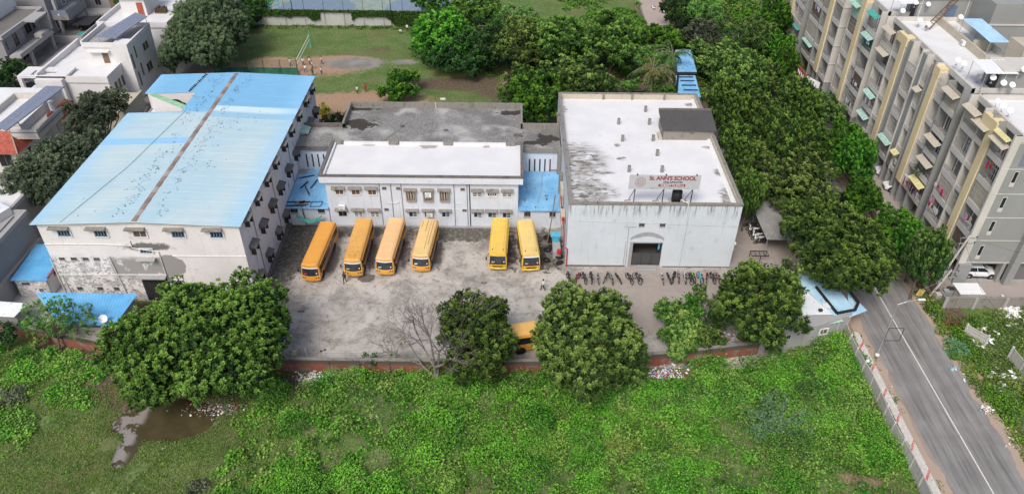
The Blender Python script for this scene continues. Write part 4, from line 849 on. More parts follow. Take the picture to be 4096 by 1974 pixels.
stext("St. ANN'S SCHOOL", 18.68, 12.83, .74, M['txt_red'], .024, W=5.5); stext('CBSE AFFILIATED', 18.75, 12.30, .34, M['txt_grey'], .012, W=2.3)
part(SG, 'red_band', M['txt_red'], lambda b: b.box(17.1, 20.25, 76.186, 76.2, 11.70, 12.04)); stext('NURSERY TO STD-12', 18.7, 11.87, .27, M['txt_white'], .008, 76.172, 2.7)
for x0, x1 in ((16.4, 17.6), (17.95, 19.3), (19.65, 20.9)): part(SG, 'contact_line', M['txt_grey'], lambda b: (b.ball((x0-.1, 76.19, 11.47), .06, n=6, k=4), [b.box(x0+.02+k*.1, x0+.08+k*.1, 76.188, 76.2, 11.45, 11.49) for k in range(int((x1-x0)/.1)-1)]))
em = part(SG, 'emblem', M['txt_red'], lambda b: (b.torus((14.95, 76.19, 12.3), (0, 1, 0), .40, .018, n=24, k=4), b.torus((14.95, 76.19, 12.3), (0, 1, 0), .24, .014, n=20, k=4), b.ball((14.95, 76.19, 12.3), .07, n=6, k=4), [b.tube((14.95+.28*math.cos(a), 76.19, 12.3+.28*math.sin(a)), (14.95+.36*math.cos(a), 76.19, 12.3+.36*math.sin(a)), .012, n=4) for a in [k*math.pi/8 for k in range(16)]]))
for k in range(28):
    a = math.pi*2*k/28; 
    if k in (0, 14): continue
    b = MB(); b.box(-.03, .03, 0, .01, -.055, .055); o = b.build('emblem_letter', M['txt_red'], SG, off=(0, 0, 0)); o.location = Vector((14.95+.6*math.cos(a), 76.188, 12.3+.6*math.sin(a)))-SG.location; o.rotation_euler = (0, math.pi/2-a, 0)
part(SG, 'lamp', M['dark'], lambda b: [b.box(x-.06, x+.06, 76.1, 76.25, 13.25, 13.42) for x in (14.5, 17.85, 21.4)])
t = thing('water_tank', 'black water tank standing behind the school name board', 'water tank', (19.75, 77.3, RF))
part(t, 'tank', M['black'], lambda b: (b.cyl(19.75, 77.3, RF+.25, RF+1.7, .6, n=20), b.cyl(19.75, 77.3, RF+1.7, RF+1.95, .6, n=20, r2=.3), [b.torus((19.75, 77.3, RF+.5+.3*k), (0, 0, 1), .6, .03, n=20, k=4) for k in range(4)]), True); part(t, 'base', M['beige'], lambda b: b.box(18.95, 20.6, 76.7, 78, RF, RF+.25))
# red fire pipe, blue bin etc. in the corner beside the hall
t = thing('fire_pipe', 'red water pipe running down the left corner of the hall', 'pipe', (6.5, 77, 0)); part(t, 'pipe', M['red_pipe'], lambda b: b.path([(6.5, 90.0, 4.9), (6.35, 84.6, 4.9), (6.35, 80, 4.8), (6.4, 76.2, 4.7), (6.4, 76.0, 2.85), (6.85, 75.7, 2.8), (6.85, 75.6, .1)], .075)); part(t, 'valve', M['red_pipe'], lambda b: (b.box(6.25, 6.55, 79.2, 79.5, 4.5, 4.9), b.torus((6.4, 78.2, 4.4), (1, 0, 0), .16, .03, n=10)))
t = thing('blue_bin', 'light blue plastic tub on a grey block beside the red pipe', 'bin', (5.6, 79.6, 0)); part(t, 'tub', M['bin_blue'], lambda b: (b.hexa([(5.25, 79.3, 1.1), (6.0, 79.3, 1.1), (6.0, 79.9, 1.1), (5.25, 79.9, 1.1), (5.05, 79.15, 2.1), (6.1, 79.15, 2.1), (6.1, 80.05, 2.1), (5.05, 80.05, 2.1)]), b.box(4.95, 6.2, 79.05, 80.15, 2.1, 2.2))); part(t, 'block', M['bld_grey'], lambda b: b.box(5.2, 6.2, 77.2, 80.2, 0, 1.1))
o = MB().path([(5.6, 84.2, 5.2), (5.2, 82.2, 3.0), (4.5, 79.9, .1)], .09, n=4).build('leaning_ladder', M['wood'], off=(4.5, 79.9, 0)); tag(o, 'long dark plank leaning on the hall side above the tyres', 'plank')
b = MB(); b.torus((0, 0, 0), (0, 0, 1), .36, .15, n=18, k=8); _ty = b.mesh('tyre', M['black'])
for i, (px, py, z, lab) in enumerate(((2188, 947, .55, 'tyre on top at the upper left of the dump by the blue tub'), (2211, 955, .3, 'tyre just right of the topmost one below the blue tub'), (2190, 998, .15, 'tyre lying half way down the dump left of the grey block'), (2231, 1000, .5, 'tyre resting against the grey block next to the red can'), (2236, 1026, .3, 'tyre between the red can and the bottom tyre by the hall corner'), (2238, 1050, .15, 'bottom tyre nearest to the hall front corner'), (2186, 1040, .15, 'tyre lying apart by the right side of the rightmost parked bus'), (2207, 985, .2, 'tyre partly buried in the middle of the dump'), (2203, 960, .15, 'tyre under the pair below the blue tub'))):
    p = at(px, py, z); o = bpy.data.objects.new('tyre', _ty); COL.objects.link(o); o.location = (p.x, p.y, z+.02); o.rotation_euler = (random.uniform(-.35, .35), random.uniform(-.35, .35), 0); tag(o, lab, 'tyre', 'old tyres dumped beside the hall')
o = MB().cyl(5.95, 77.0, 1.1, 1.6, .28).build('red_can', M['red'], off=(5.95, 77.0, 1.1)); tag(o, 'red can on the grey block by the hall corner', 'can')
b = MB(); rng = random.Random(4)
for i in range(60): p = (rng.uniform(2.9, 5.6), rng.uniform(74.8, 82.5)); s = rng.uniform(.06, .25); b.ball((p[0], p[1], .05), s, n=5, k=3, sc=(1, 1, .6))
o = b.build('rubble', M['grimy_conc'], off=(4, 78, 0)); tag(o, 'rubble and broken concrete between the tyres beside the hall', 'rubble', kind='stuff')
# parking shelter to the right of the hall
t = thing('parking_shelter', 'grey cement sheet shelter over parked scooters right of the hall', 'shelter', (34.3, 84, 0))
part(t, 'roof', M['asbestos'], lambda b: b.ribbed((32.3, 78.3, 2.6), (36.8, 78.2, 2.6), (36.6, 92, 3.0), (32.0, 92, 3.0), 15, .04)); 
for x, y in ((32.6, 78.8), (36.4, 78.8), (32.5, 85), (36.4, 85), (32.4, 91), (36.3, 91)): part(t, 'post', M['steel'], lambda b: b.cyl(x, y, 0, 2.65, .05, n=6))
o = MB().box(36.2, 36.5, 76.8, 81, 0, 1.2).build('low_wall', M['beige'], off=(36.3, 79, 0)); tag(o, 'low cream wall at the right end of the parking shelter', 'wall')
o = MB().ribbed((37.2, 78.2, 1.7), (38.6, 78.2, 1.7), (38.6, 79.4, 1.9), (37.2, 79.4, 1.9), 5, .03).build('green_sheet', M['teal'], off=(37.9, 78.8, 0)); tag(o, 'small teal sheet beside the front right post of the parking shelter', 'roof sheet')
t = thing('metal_cot', 'black iron bed frame standing in front of the parking shelter', 'bed frame', (31.6, 76.5, 0))
part(t, 'frame', M['dark'], lambda b: (b.box(30.4, 32.6, 77.0, 77.08, .9, 1.0), b.box(30.4, 32.6, 78.0, 78.08, .9, 1.0), [b.box(x, x+.05, 77, 78.05, .9, .96) for x in (30.4, 30.95, 31.5, 32.05, 32.55)])); part(t, 'leg', M['dark'], lambda b: (b.cyl(31.5, 76.9, 0, .95, .05, n=6), b.cyl(30.45, 78, 0, .9, .03, n=5), b.cyl(32.55, 78, 0, .9, .03, n=5)))
# blue-roofed and white-roofed huts by the road
HU = thing('roadside_hut', 'long grey hut with white, blue and green sheet roofs beside the road bend', 'hut', (33, 64, 0))
part(HU, 'wall', M['bld_grey'], lambda b: (b.prism([(27.2, 60.75), (33.5, 62.0), (38.0, 63.9), (38.2, 64.6), (37.4, 69.5), (34.0, 69.5), (33.5, 66), (27.4, 63.5)], 0, 2.9)))
part(HU, 'blue_roof', M['sheet_pale'], lambda b: b.ribbed((35.9, 63.6, 3.0), (38.6, 64.3, 3.0), (37.3, 70.3, 3.35), (32.8, 70.2, 3.35), 13, .035)); part(HU, 'white_roof', M['sheet_white'], lambda b: b.ribbed((32.0, 63.6, 3.05), (35.8, 63.75, 3.05), (33.8, 67.8, 3.25), (30.6, 67.2, 3.25), 9, .02))
part(HU, 'green_awning', M['mint'], lambda b: b.ribbed((28.0, 60.9, 2.65), (36.9, 63.1, 2.6), (36.6, 63.8, 2.85), (28.0, 61.9, 2.85), 22, .03)); part(HU, 'eave_sheet', M['sheet_pale'], lambda b: b.ribbed((37.6, 63.6, 2.75), (40.2, 65.0, 2.6), (38.9, 68.0, 2.9), (38.0, 65.3, 3.0), 7, .03))
part(HU, 'gutter', M['black'], lambda b: b.path([(35.2, 68.2, 3.3), (36.2, 63.8, 3.2), (38.4, 64.4, 3.2), (39.2, 65.6, 3.25), (38.8, 67.6, 3.35), (38.0, 69.5, 3.45)], .17, n=6)); part(HU, 'green_roof', M['mint'], lambda b: b.ribbed((28.2, 62.2, 2.95), (32.0, 63.3, 2.95), (31.2, 65.2, 3.1), (28.0, 64.0, 3.1), 12, .03))
for x, y, s in ((30.2, 61.33, 'hole'), (34.6, 62.45, 'brown')): window(HU, s, x, y, 1.35, .9, .7, 14)
part(HU, 'pilaster', M['bld_grey'], lambda b: [b.box(x-.12, x+.12, y-.12, y+.1, 0, 2.6) for x, y in ((32.4, 61.8), (28.4, 61.0), (36.4, 63.2))])
part(HU, 'ridge_vent', M['dark'], lambda b: b.box(34.3, 34.7, 64.1, 64.4, 3.1, 3.35))
o = MB().cyl(35.5, 65.1, 3.2, 3.24, .5, n=18).build('round_tray', M['sheet_white'], off=(35.5, 65.1, 3.2)); tag(o, 'round white tray lying on the white roof of the roadside hut', 'lid')
# ------------------------------------------------------------------ boundary walls
def _brick():
    t = NT('plastered_red_brick', .9, .15); x, y, z = t.xyz()
    br = t.n('ShaderNodeTexBrick'); mp = t.n('ShaderNodeCombineXYZ'); t.put(mp.inputs[0], x); t.put(mp.inputs[1], z); t.put(br.inputs['Vector'], mp.outputs[0])
    br.inputs['Scale'].default_value = 4; br.inputs['Color1'].default_value = (.29, .085, .055, 1); br.inputs['Color2'].default_value = (.21, .07, .05, 1); br.inputs['Mortar'].default_value = (.22, .13, .10, 1)
    n = t.noise(.6, 8, rough=.7); c = t.mix(t.ramp(n, .50, .60), br.outputs[0], (.22, .185, .16)); c = t.mix(t.m('MULTIPLY', t.ramp(t.noise(2.2, 8, rough=.7), .55, .66), .7), c, (.09, .075, .065)); c = t.mix(t.m('MULTIPLY', t.ramp(t.m('ADD', z, t.m('MULTIPLY', n, .8)), 1.35, 1.75), .9), c, (.085, .08, .07)); return t.done(c)
M['brick'] = _brick()
WP = [(-60, 63.2), (-50, 61.1), (-43.6, 59.6), (-38, 58.4), (-30, 57.5), (-20, 57.35), (-9, 57.35), (4, 57.5), (15, 58.6), (21, 59.5), (27.1, 60.6)]
BW = thing('brick_wall', 'long low red brick boundary wall with crumbling plaster in front of the yard', 'wall', (-16, 58, 0))
for i, (a, c) in enumerate(zip(WP[:-1], WP[1:])):
    a, c = Vector((*a, 0)), Vector((*c, 0)); d = (c-a).normalized(); n_ = Vector((-d.y, d.x, 0))*.14
    part(BW, 'wall_section', M['brick'], lambda b: b.hexa([a-n_, c-n_, c+n_, a+n_]+[q+Vector((0, 0, 1.75)) for q in (a-n_, c-n_, c+n_, a+n_)])); n2 = n_*1.3
    part(BW, 'coping', M['grimy_conc'], lambda b: b.hexa([q+Vector((0, 0, 1.75)) for q in (a-n2, c-n2, c+n2, a+n2)]+[q+Vector((0, 0, 1.87)) for q in (a-n2, c-n2, c+n2, a+n2)]))
    for k in range(int((c-a).length/3.2)):
        q = a+d*(k*3.2+.6); part(BW, 'pier', M['brick'], lambda b: b.box(q.x-.2, q.x+.2, q.y-.22, q.y-.13, 0, 1.8))
t = thing('wire_fence', 'thin barbed wire on posts along the top of the yard wall', 'fence', (-17, 57.4, 1.87))
for x in np.arange(-29, 3, 3.2): part(t, 'post', M['steel'], lambda b: b.tube((x, 57.4, 1.87), (x, 57.4, 2.7), .025, n=4))
part(t, 'wire', M['dark'], lambda b: [b.path([(x, 57.4, z-.03*(i % 2)) for i, x in enumerate(np.arange(-29, 4, 3.2))], .01, n=3) for z in (2.15, 2.4, 2.65)])
M['precast'] = painted('grey_precast_panel', (.46, .445, .42), .35, gcol=(.15, .14, .13), streak=.35)
M['precast_post'] = painted('pale_precast_post', (.55, .535, .51), .3, gcol=(.2, .19, .18), streak=.2)
def panel_wall(name, label, pts, h, rows, sag=.0):
    """posts with panels between them, each panel a stack of planks"""
    t = thing(name, label, 'wall', (pts[0][0], pts[0][1], 0)); rng = random.Random(len(pts)); cache = {}
    for i, (a, c) in enumerate(zip(pts[:-1], pts[1:])):
        a, c = Vector((*a, 0)), Vector((*c, 0)); L = (c-a).length; ang = math.atan2(c.y-a.y, c.x-a.x); r = rows-(1 if rng.random() < .15 and rows > 3 else 0); hh = h/rows
        key = round(L, 1)
        if key not in cache:
            b = MB(); b.box(.04, L-.04, -.035, .035, .01, hh-.012); cache[key] = b.mesh('plank', M['precast'])
        for k in range(r):
            o = inst(cache[key], 'plank', t, (a.x, a.y, k*hh+.0), ang+rng.uniform(-.006, .006)); o.rotation_euler.x = rng.uniform(-.02, .02)+sag
    b = MB(); b.box(-.09, .09, -.09, .09, 0, h+.12); pm = b.mesh('post', M['precast_post'])
    for p in pts: inst(pm, 'post', t, (p[0], p[1], 0), rng.uniform(-.1, .1))
    return t
panel_wall('precast_wall', 'long wall of grey precast planks between the weedy plot and the road', [(37.62+.12*math.sin(y*.6), y) for y in np.arange(63.9, 40, -2.05)], 1.75, 5)
panel_wall('precast_wall', 'short leaning stretch of grey precast wall standing alone among weeds right of the road', [(51.4, 63.9), (52.9, 62.1)], 1.6, 4, .12)
panel_wall('precast_wall', 'grey precast wall running off the right edge between weeds', [(54.6+.1*math.sin(y), y) for y in np.arange(60.2, 47, -2.1)], 1.7, 5)
t = thing('compound_wall', 'stained grey compound wall in front of the apartment forecourt', 'wall', (56, 68.6, 0))
part(t, 'wall', M['grimy_conc'], lambda b: (b.box(51.0, 84, 68.5, 68.75, 0, 1.5), b.box(51.0, 51.25, 68.75, 72.5, 0, 1.5), b.box(50.9, 84, 68.45, 68.8, 1.5, 1.58)))
for x in (51.1, 54.6, 58.2, 62): part(t, 'pier', M['bld_grey'], lambda b: b.box(x-.18, x+.18, 68.35, 68.5, 0, 1.7))
# court wall with creeper
t = thing('creeper_wall', 'long white wall hung with creeper between playing field and painted court', 'wall', (-37, 156.5, 0))
M['court_wall'] = painted('stained_court_wall', (.46, .46, .44), .4, gcol=(.2, .2, .19), streak=.5)
part(t, 'wall', M['court_wall'], lambda b: b.box(-57, -16.5, 156.3, 156.6, 0, 3.2))
for x in np.arange(-56, -17, 4.1): part(t, 'pilaster', M['bld_grey'], lambda b: b.box(x-.12, x+.12, 156.18, 156.3, 0, 3.25)); part(t, 'fence_post', M['dark'], lambda b: b.cyl(x, 156.45, 3.2, 5.6, .04, n=5))
# volleyball net
t = thing('volleyball_net', 'white topped volleyball net between two green posts on the worn field', 'net', (-40.1, 138.7, 0))
part(t, 'post', M['teal'], lambda b: b.cyl(-40.2, 144.7, 0, 3.4, .09, n=8)); part(t, 'post', M['teal'], lambda b: b.cyl(-40.1, 132.8, 0, 2.9, .09, n=8)); part(t, 'foot', M['teal'], lambda b: b.cyl(-40.2, 144.7, 0, .25, .25, n=8))
part(t, 'top_tape', M['white_gloss'], lambda b: b.tube((-40.2, 144.7, 2.55), (-40.1, 132.8, 2.3), .05, n=4)); part(t, 'bottom_tape', M['white_gloss'], lambda b: b.tube((-40.2, 144.7, 1.7), (-40.1, 132.8, 1.5), .035, n=4))
part(t, 'mesh', M['white_pipe'], lambda b: [b.tube((-40.15, y, 1.55+(y-132.8)*.014), (-40.15, y, 2.35+(y-132.8)*.018), .008, n=3) for y in np.arange(133, 144.6, .45)])
# green court fence behind the blue roof
M['net_green'] = plain('dark_green_net', (.035, .13, .085), .8, var=.3, sc=1)
t = thing('green_fence', 'dark green net fence on posts behind the far end of the blue roof', 'fence', (-47, 132.6, 0))
for x in (-55.5, -52.4, -49.3, -46.2, -43.1, -40): part(t, 'post', M['dark'], lambda b: b.cyl(x, 132.7, 0, 2.6, .05, n=5))
part(t, 'net', M['net_green'], lambda b: (b.box(-55.5, -40, 132.68, 132.72, .0, .95), [b.box(-55.5, -40, 132.69, 132.71, .95+k*.2, .97+k*.2) for k in range(8)], [b.box(x, x+.02, 132.69, 132.71, .95, 2.5) for x in np.arange(-55.5, -40, .35)], b.quad((-55.5, 132.7, .02), (-39.6, 132.7, .02), (-38.9, 130.4, .1), (-55.5, 130.2, .1))))
part(t, 'stay', M['dark'], lambda b: [b.tube((x, 132.6, 1.9), (x-.9, 131.2, .1), .03, n=4) for x in (-49.3, -46.2, -43.1, -39.6)])
# tall floodlight poles and basketball post behind
for i, (px, py, lab) in enumerate(((1172, 110, 'thin dark floodlight pole at the left of the creeper wall'), (1565, 120, 'thin dark floodlight pole near the two boys at the creeper wall'))):
    p = at(px, py); t = thing('floodlight_pole', lab, 'pole', (p.x, p.y+1.5, 0), 'poles at the painted court'); part(t, 'pole', M['dark'], lambda b: b.cyl(p.x, p.y+1.5, 0, 9, .09, n=6)); part(t, 'lamp', M['steel'], lambda b: b.box(p.x-.4, p.x+.4, p.y+1.3, p.y+1.6, 8.8, 9.2))
t = thing('goal_frame', 'blue tubular goal frame at the top left corner of the painted court', 'goal', (-52.3, 160.5, 0)); part(t, 'frame', M['bin_blue'], lambda b: [b.tube(a, c, .08, n=6) for a, c in (((-53, 159.6, 0), (-53, 159.6, 3.2)), ((-52.4, 161, 0), (-52.4, 161, 3.4)), ((-53, 159.6, 3.1), (-50.5, 162, 3.3)), ((-53, 159.6, 2.2), (-50.5, 162, 2.4)), ((-50.5, 162, 0), (-50.5, 162, 3.3)), ((-53, 159.6, 1.2), (-50.5, 162, 1.3)))])
t = thing('cricket_stumps', 'thin pale cricket stumps on the brown grass behind the grey roof', 'stumps', (-12.3, 122.3, 0)); part(t, 'stump', M['wood'], lambda b: [b.tube((x, 122.3, 0), (x-.02, 122.3, 3.0), .045, n=4) for x in (-12.6, -12.0)]); part(t, 'base', M['white_gloss'], lambda b: b.box(-12.75, -11.85, 122.1, 122.4, 0, .25))
# street lamp with empty advert frame
t = thing('street_lamp', 'silver street lamp with one arm and an empty square frame beside the road', 'street lamp', (40.2, 60.3, 0))
part(t, 'pole', M['steel'], lambda b: (b.cyl(40.2, 60.3, 0, 7.6, .08, n=8, r2=.05))); part(t, 'arm', M['steel'], lambda b: b.path([(40.2, 60.3, 7.6), (41.0, 60.3, 8.0), (42.3, 60.45, 8.15)], .045)); part(t, 'lamp_head', M['white_gloss'], lambda b: b.box(42.2, 42.95, 60.36, 60.58, 8.1, 8.22)); part(t, 'advert_frame', M['dark'], lambda b: b.path([(40.25, 60.25, 2.5), (41.9, 60.25, 2.5), (41.9, 60.25, 4.3), (40.25, 60.25, 4.3), (40.25, 60.25, 2.5)], .035, n=4)); part(t, 'base_light', M['white_gloss'], lambda b: b.ball((40.2, 60.3, .3), .25))
o = thing('kerb_lamp', 'small round white lamp on a short post beside the precast wall', 'lamp', (38.2, 58.4, 0)); part(o, 'globe', M['white_gloss'], lambda b: b.ball((38.2, 58.4, 1.25), .22), True); part(o, 'post', M['dark'], lambda b: b.cyl(38.2, 58.4, 0, 1.1, .06, n=6))
# electricity poles near the apartment corner
def epole(x, y, h, lean, lab):
    t = thing('electricity_pole', lab, 'pole', (x, y, 0), 'electricity poles by the apartments'); top = (x+lean, y, h)
    part(t, 'pole', M['precast_post'], lambda b: b.tube((x, y, 0), top, .16, n=6, r2=.10))
    for k, dz in enumerate((.3, 1.1)):
        a = part(t, 'crossarm', M['steel'], lambda b: b.box(top[0]-1.0, top[0]+1.0, y-.05, y+.05, h-dz-.05, h-dz+.05))
        b = MB(); [b.cyl(top[0]+s, y, h-dz, h-dz+.22, .07, n=6) for s in (-.9, 0, .9)]; b.build('insulator', M['dark'], a)
    part(t, 'strut', M['steel'], lambda b: (b.tube((top[0]-.9, y, h-.3), (x+lean*.7, y, h*.62), .04, n=4), b.tube((x+lean*.6, y, h*.6), (x-1.6, y-.4, h*.35), .04, n=4)))
    return t
epole(51.3, 71.8, 8.2, 1.6, 'concrete electricity pole with crossarms leaning beside the apartment corner')
epole(50.4, 70.5, 4.2, 1.2, 'short leaning concrete pole at the foot of the electricity pole')
o = MB().path([(47.5, 90, 8.6), (50, 80, 7.6), (52.7, 71.8, 7.9)], .015, n=3).path([(52.9, 71.8, 7.9), (58, 70.4, 7.0), (66, 69.4, 7.2)], .015, n=3).path([(52.7, 71.8, 7.2), (51, 64, 6.6), (50.5, 52, 7.4)], .015, n=3).build('overhead_cable', M['dark'], off=(52.7, 71.8, 7.9)); tag(o, 'thin overhead cables sagging from the electricity pole', 'cable')
b = MB(); rng = random.Random(2)
for _ in range(26):
    p = Vector((rng.uniform(49.8, 53.2), rng.uniform(68.9, 71.5), rng.uniform(.1, 1.4))); q = p+Vector((rng.uniform(-.9, .9), rng.uniform(-.5, .5), rng.uniform(-.6, .7))); b.tube(p, q, rng.uniform(.02, .05), n=4)
o = b.build('scrap_heap', M['rust'], off=(51.5, 70, 0)); tag(o, 'tangled rusty scrap heap in the corner of the compound wall', 'scrap', kind='stuff')
for x, y, m_, lab in ((51.9, 70.2, 'steel', 'dented grey cabinet standing in the scrap corner'), (52.6, 70.6, 'dark', 'dark cabinet beside the dented grey one in the scrap corner'), (50.7, 69.6, 'beige', 'cream box at the outer edge of the scrap corner')):
    t = thing('metal_cabinet', lab, 'cabinet', (x, y, 0), 'junk cabinets at the scrap corner'); part(t, 'body', M[m_], lambda b: b.box(x-.32, x+.32, y-.3, y+.3, .1, 1.35)); part(t, 'door', M['steel'], lambda b: b.box(x-.28, x+.28, y-.32, y-.305, .2, 1.25))
t = thing('guard_cabin', 'small cabin with a flat white roof inside the compound wall', 'cabin', (54.2, 69.9, 0)); part(t, 'wall', M['apt_light'], lambda b: b.box(53.0, 55.4, 69.1, 70.8, 0, 1.75)); part(t, 'roof', M['white_gloss'], lambda b: b.box(52.8, 55.8, 68.95, 71.0, 1.75, 1.82)); part(t, 'grille', M['steel'], lambda b: [b.box(x, x+.03, 69.05, 69.09, .3, 1.6) for x in np.arange(53.1, 55.4, .18)])
q = at(3672, 1188); nx, ny = q.x, q.y
t = thing('notice_board', 'small tilted yellow notice board in the weeds by the road', 'sign', (nx, ny, 0)); part(t, 'panel', plain('notice_yellow', (.50, .42, .16), .6), lambda b: b.hexa([(nx-.4, ny, .3), (nx+.3, ny-.1, .2), (nx+.3, ny-.04, .2), (nx-.4, ny+.06, .3), (nx-.2, ny, 1.35), (nx+.5, ny-.1, 1.15), (nx+.5, ny-.04, 1.15), (nx-.2, ny+.06, 1.35)])); part(t, 'emblem', M['orange_cloth'], lambda b: b.ball((nx+.05, ny-.07, .75), .18, sc=(1, .2, 1.2))); part(t, 'post', M['dark'], lambda b: b.tube((nx, ny+.2, 0), (nx, ny+.05, .8), .04, n=5))
t = thing('shop_sign', 'red sign board with white lettering-like marks under the apartments', 'sign', (46.5, 116, 0)); 
pa, pb, pc, pd = at(3185, 250, 3.0), at(3223, 300, 3.0), at(3208, 318, 2.0), at(3180, 285, 2.0)
q = [at(3190, 258, 6.5), at(3226, 306, 6.5)]; a_, b_ = q
part(t, 'panel', M['txt_red'], lambda b: b.hexa([a_+Vector((0, 0, -1.3)), b_+Vector((0, 0, -1.3)), b_+Vector((.3, .1, -1.3)), a_+Vector((.3, .1, -1.3)), a_, b_, b_+Vector((.3, .1, 0)), a_+Vector((.3, .1, 0))])); part(t, 'mark', M['txt_white'], lambda b: [b.tube(a_.lerp(b_, u)+Vector((-.03, 0, -.35)), a_.lerp(b_, u+.07)+Vector((-.03, 0, -.95)), .09, n=4) for u in (.18, .34, .52, .70)]); part(t, 'return', M['white_gloss'], lambda b: b.hexa([b_+Vector((.02, -.1, -1.3)), b_+Vector((2.0, -1.2, -1.6)), b_+Vector((2.1, -1.1, -1.6)), b_+Vector((.3, .1, -1.3)), b_+Vector((.02, -.1, 0)), b_+Vector((2.0, -1.2, -.6)), b_+Vector((2.1, -1.1, -.6)), b_+Vector((.3, .1, 0))])); part(t, 'post', M['dark'], lambda b: (b.cyl(a_.x+.1, a_.y, 0, 5.3, .05, n=5), b.cyl(b_.x+.1, b_.y, 0, 5.3, .05, n=5)))
# far blue roof between the palms
t = thing('blue_roofed_store', 'building with a blue sheet roof and black gutter behind the palms', 'building', (30, 125, 0))
part(t, 'roof', M['sheet_blue'], lambda b: (b.ribbed((27.2, 117, 3.4), (31.2, 117, 3.4), (31.6, 124.5, 3.9), (28.2, 124.5, 3.9), 12, .04), b.ribbed((28.6, 125.2, 4.1), (32, 125.2, 4.1), (32.4, 134, 4.6), (29.6, 134, 4.6), 12, .04))); part(t, 'wall', M['bld_grey'], lambda b: b.prism([(28, 117.3), (31, 117.3), (32, 133.6), (30, 133.6)], 0, 3.3)); part(t, 'gutter', M['black'], lambda b: (b.tube((27.3, 118, 3.6), (28.6, 124.6, 4.0), .2, n=5), b.tube((28.2, 124.9, 4.15), (31.9, 124.9, 4.15), .22, n=5))); part(t, 'slat', M['navy'], lambda b: [b.box(28.6, 31, y, y+.2, 3.62+(y-117)*.062, 3.7+(y-117)*.062) for y in (119, 120.6, 122.2, 123.5)])
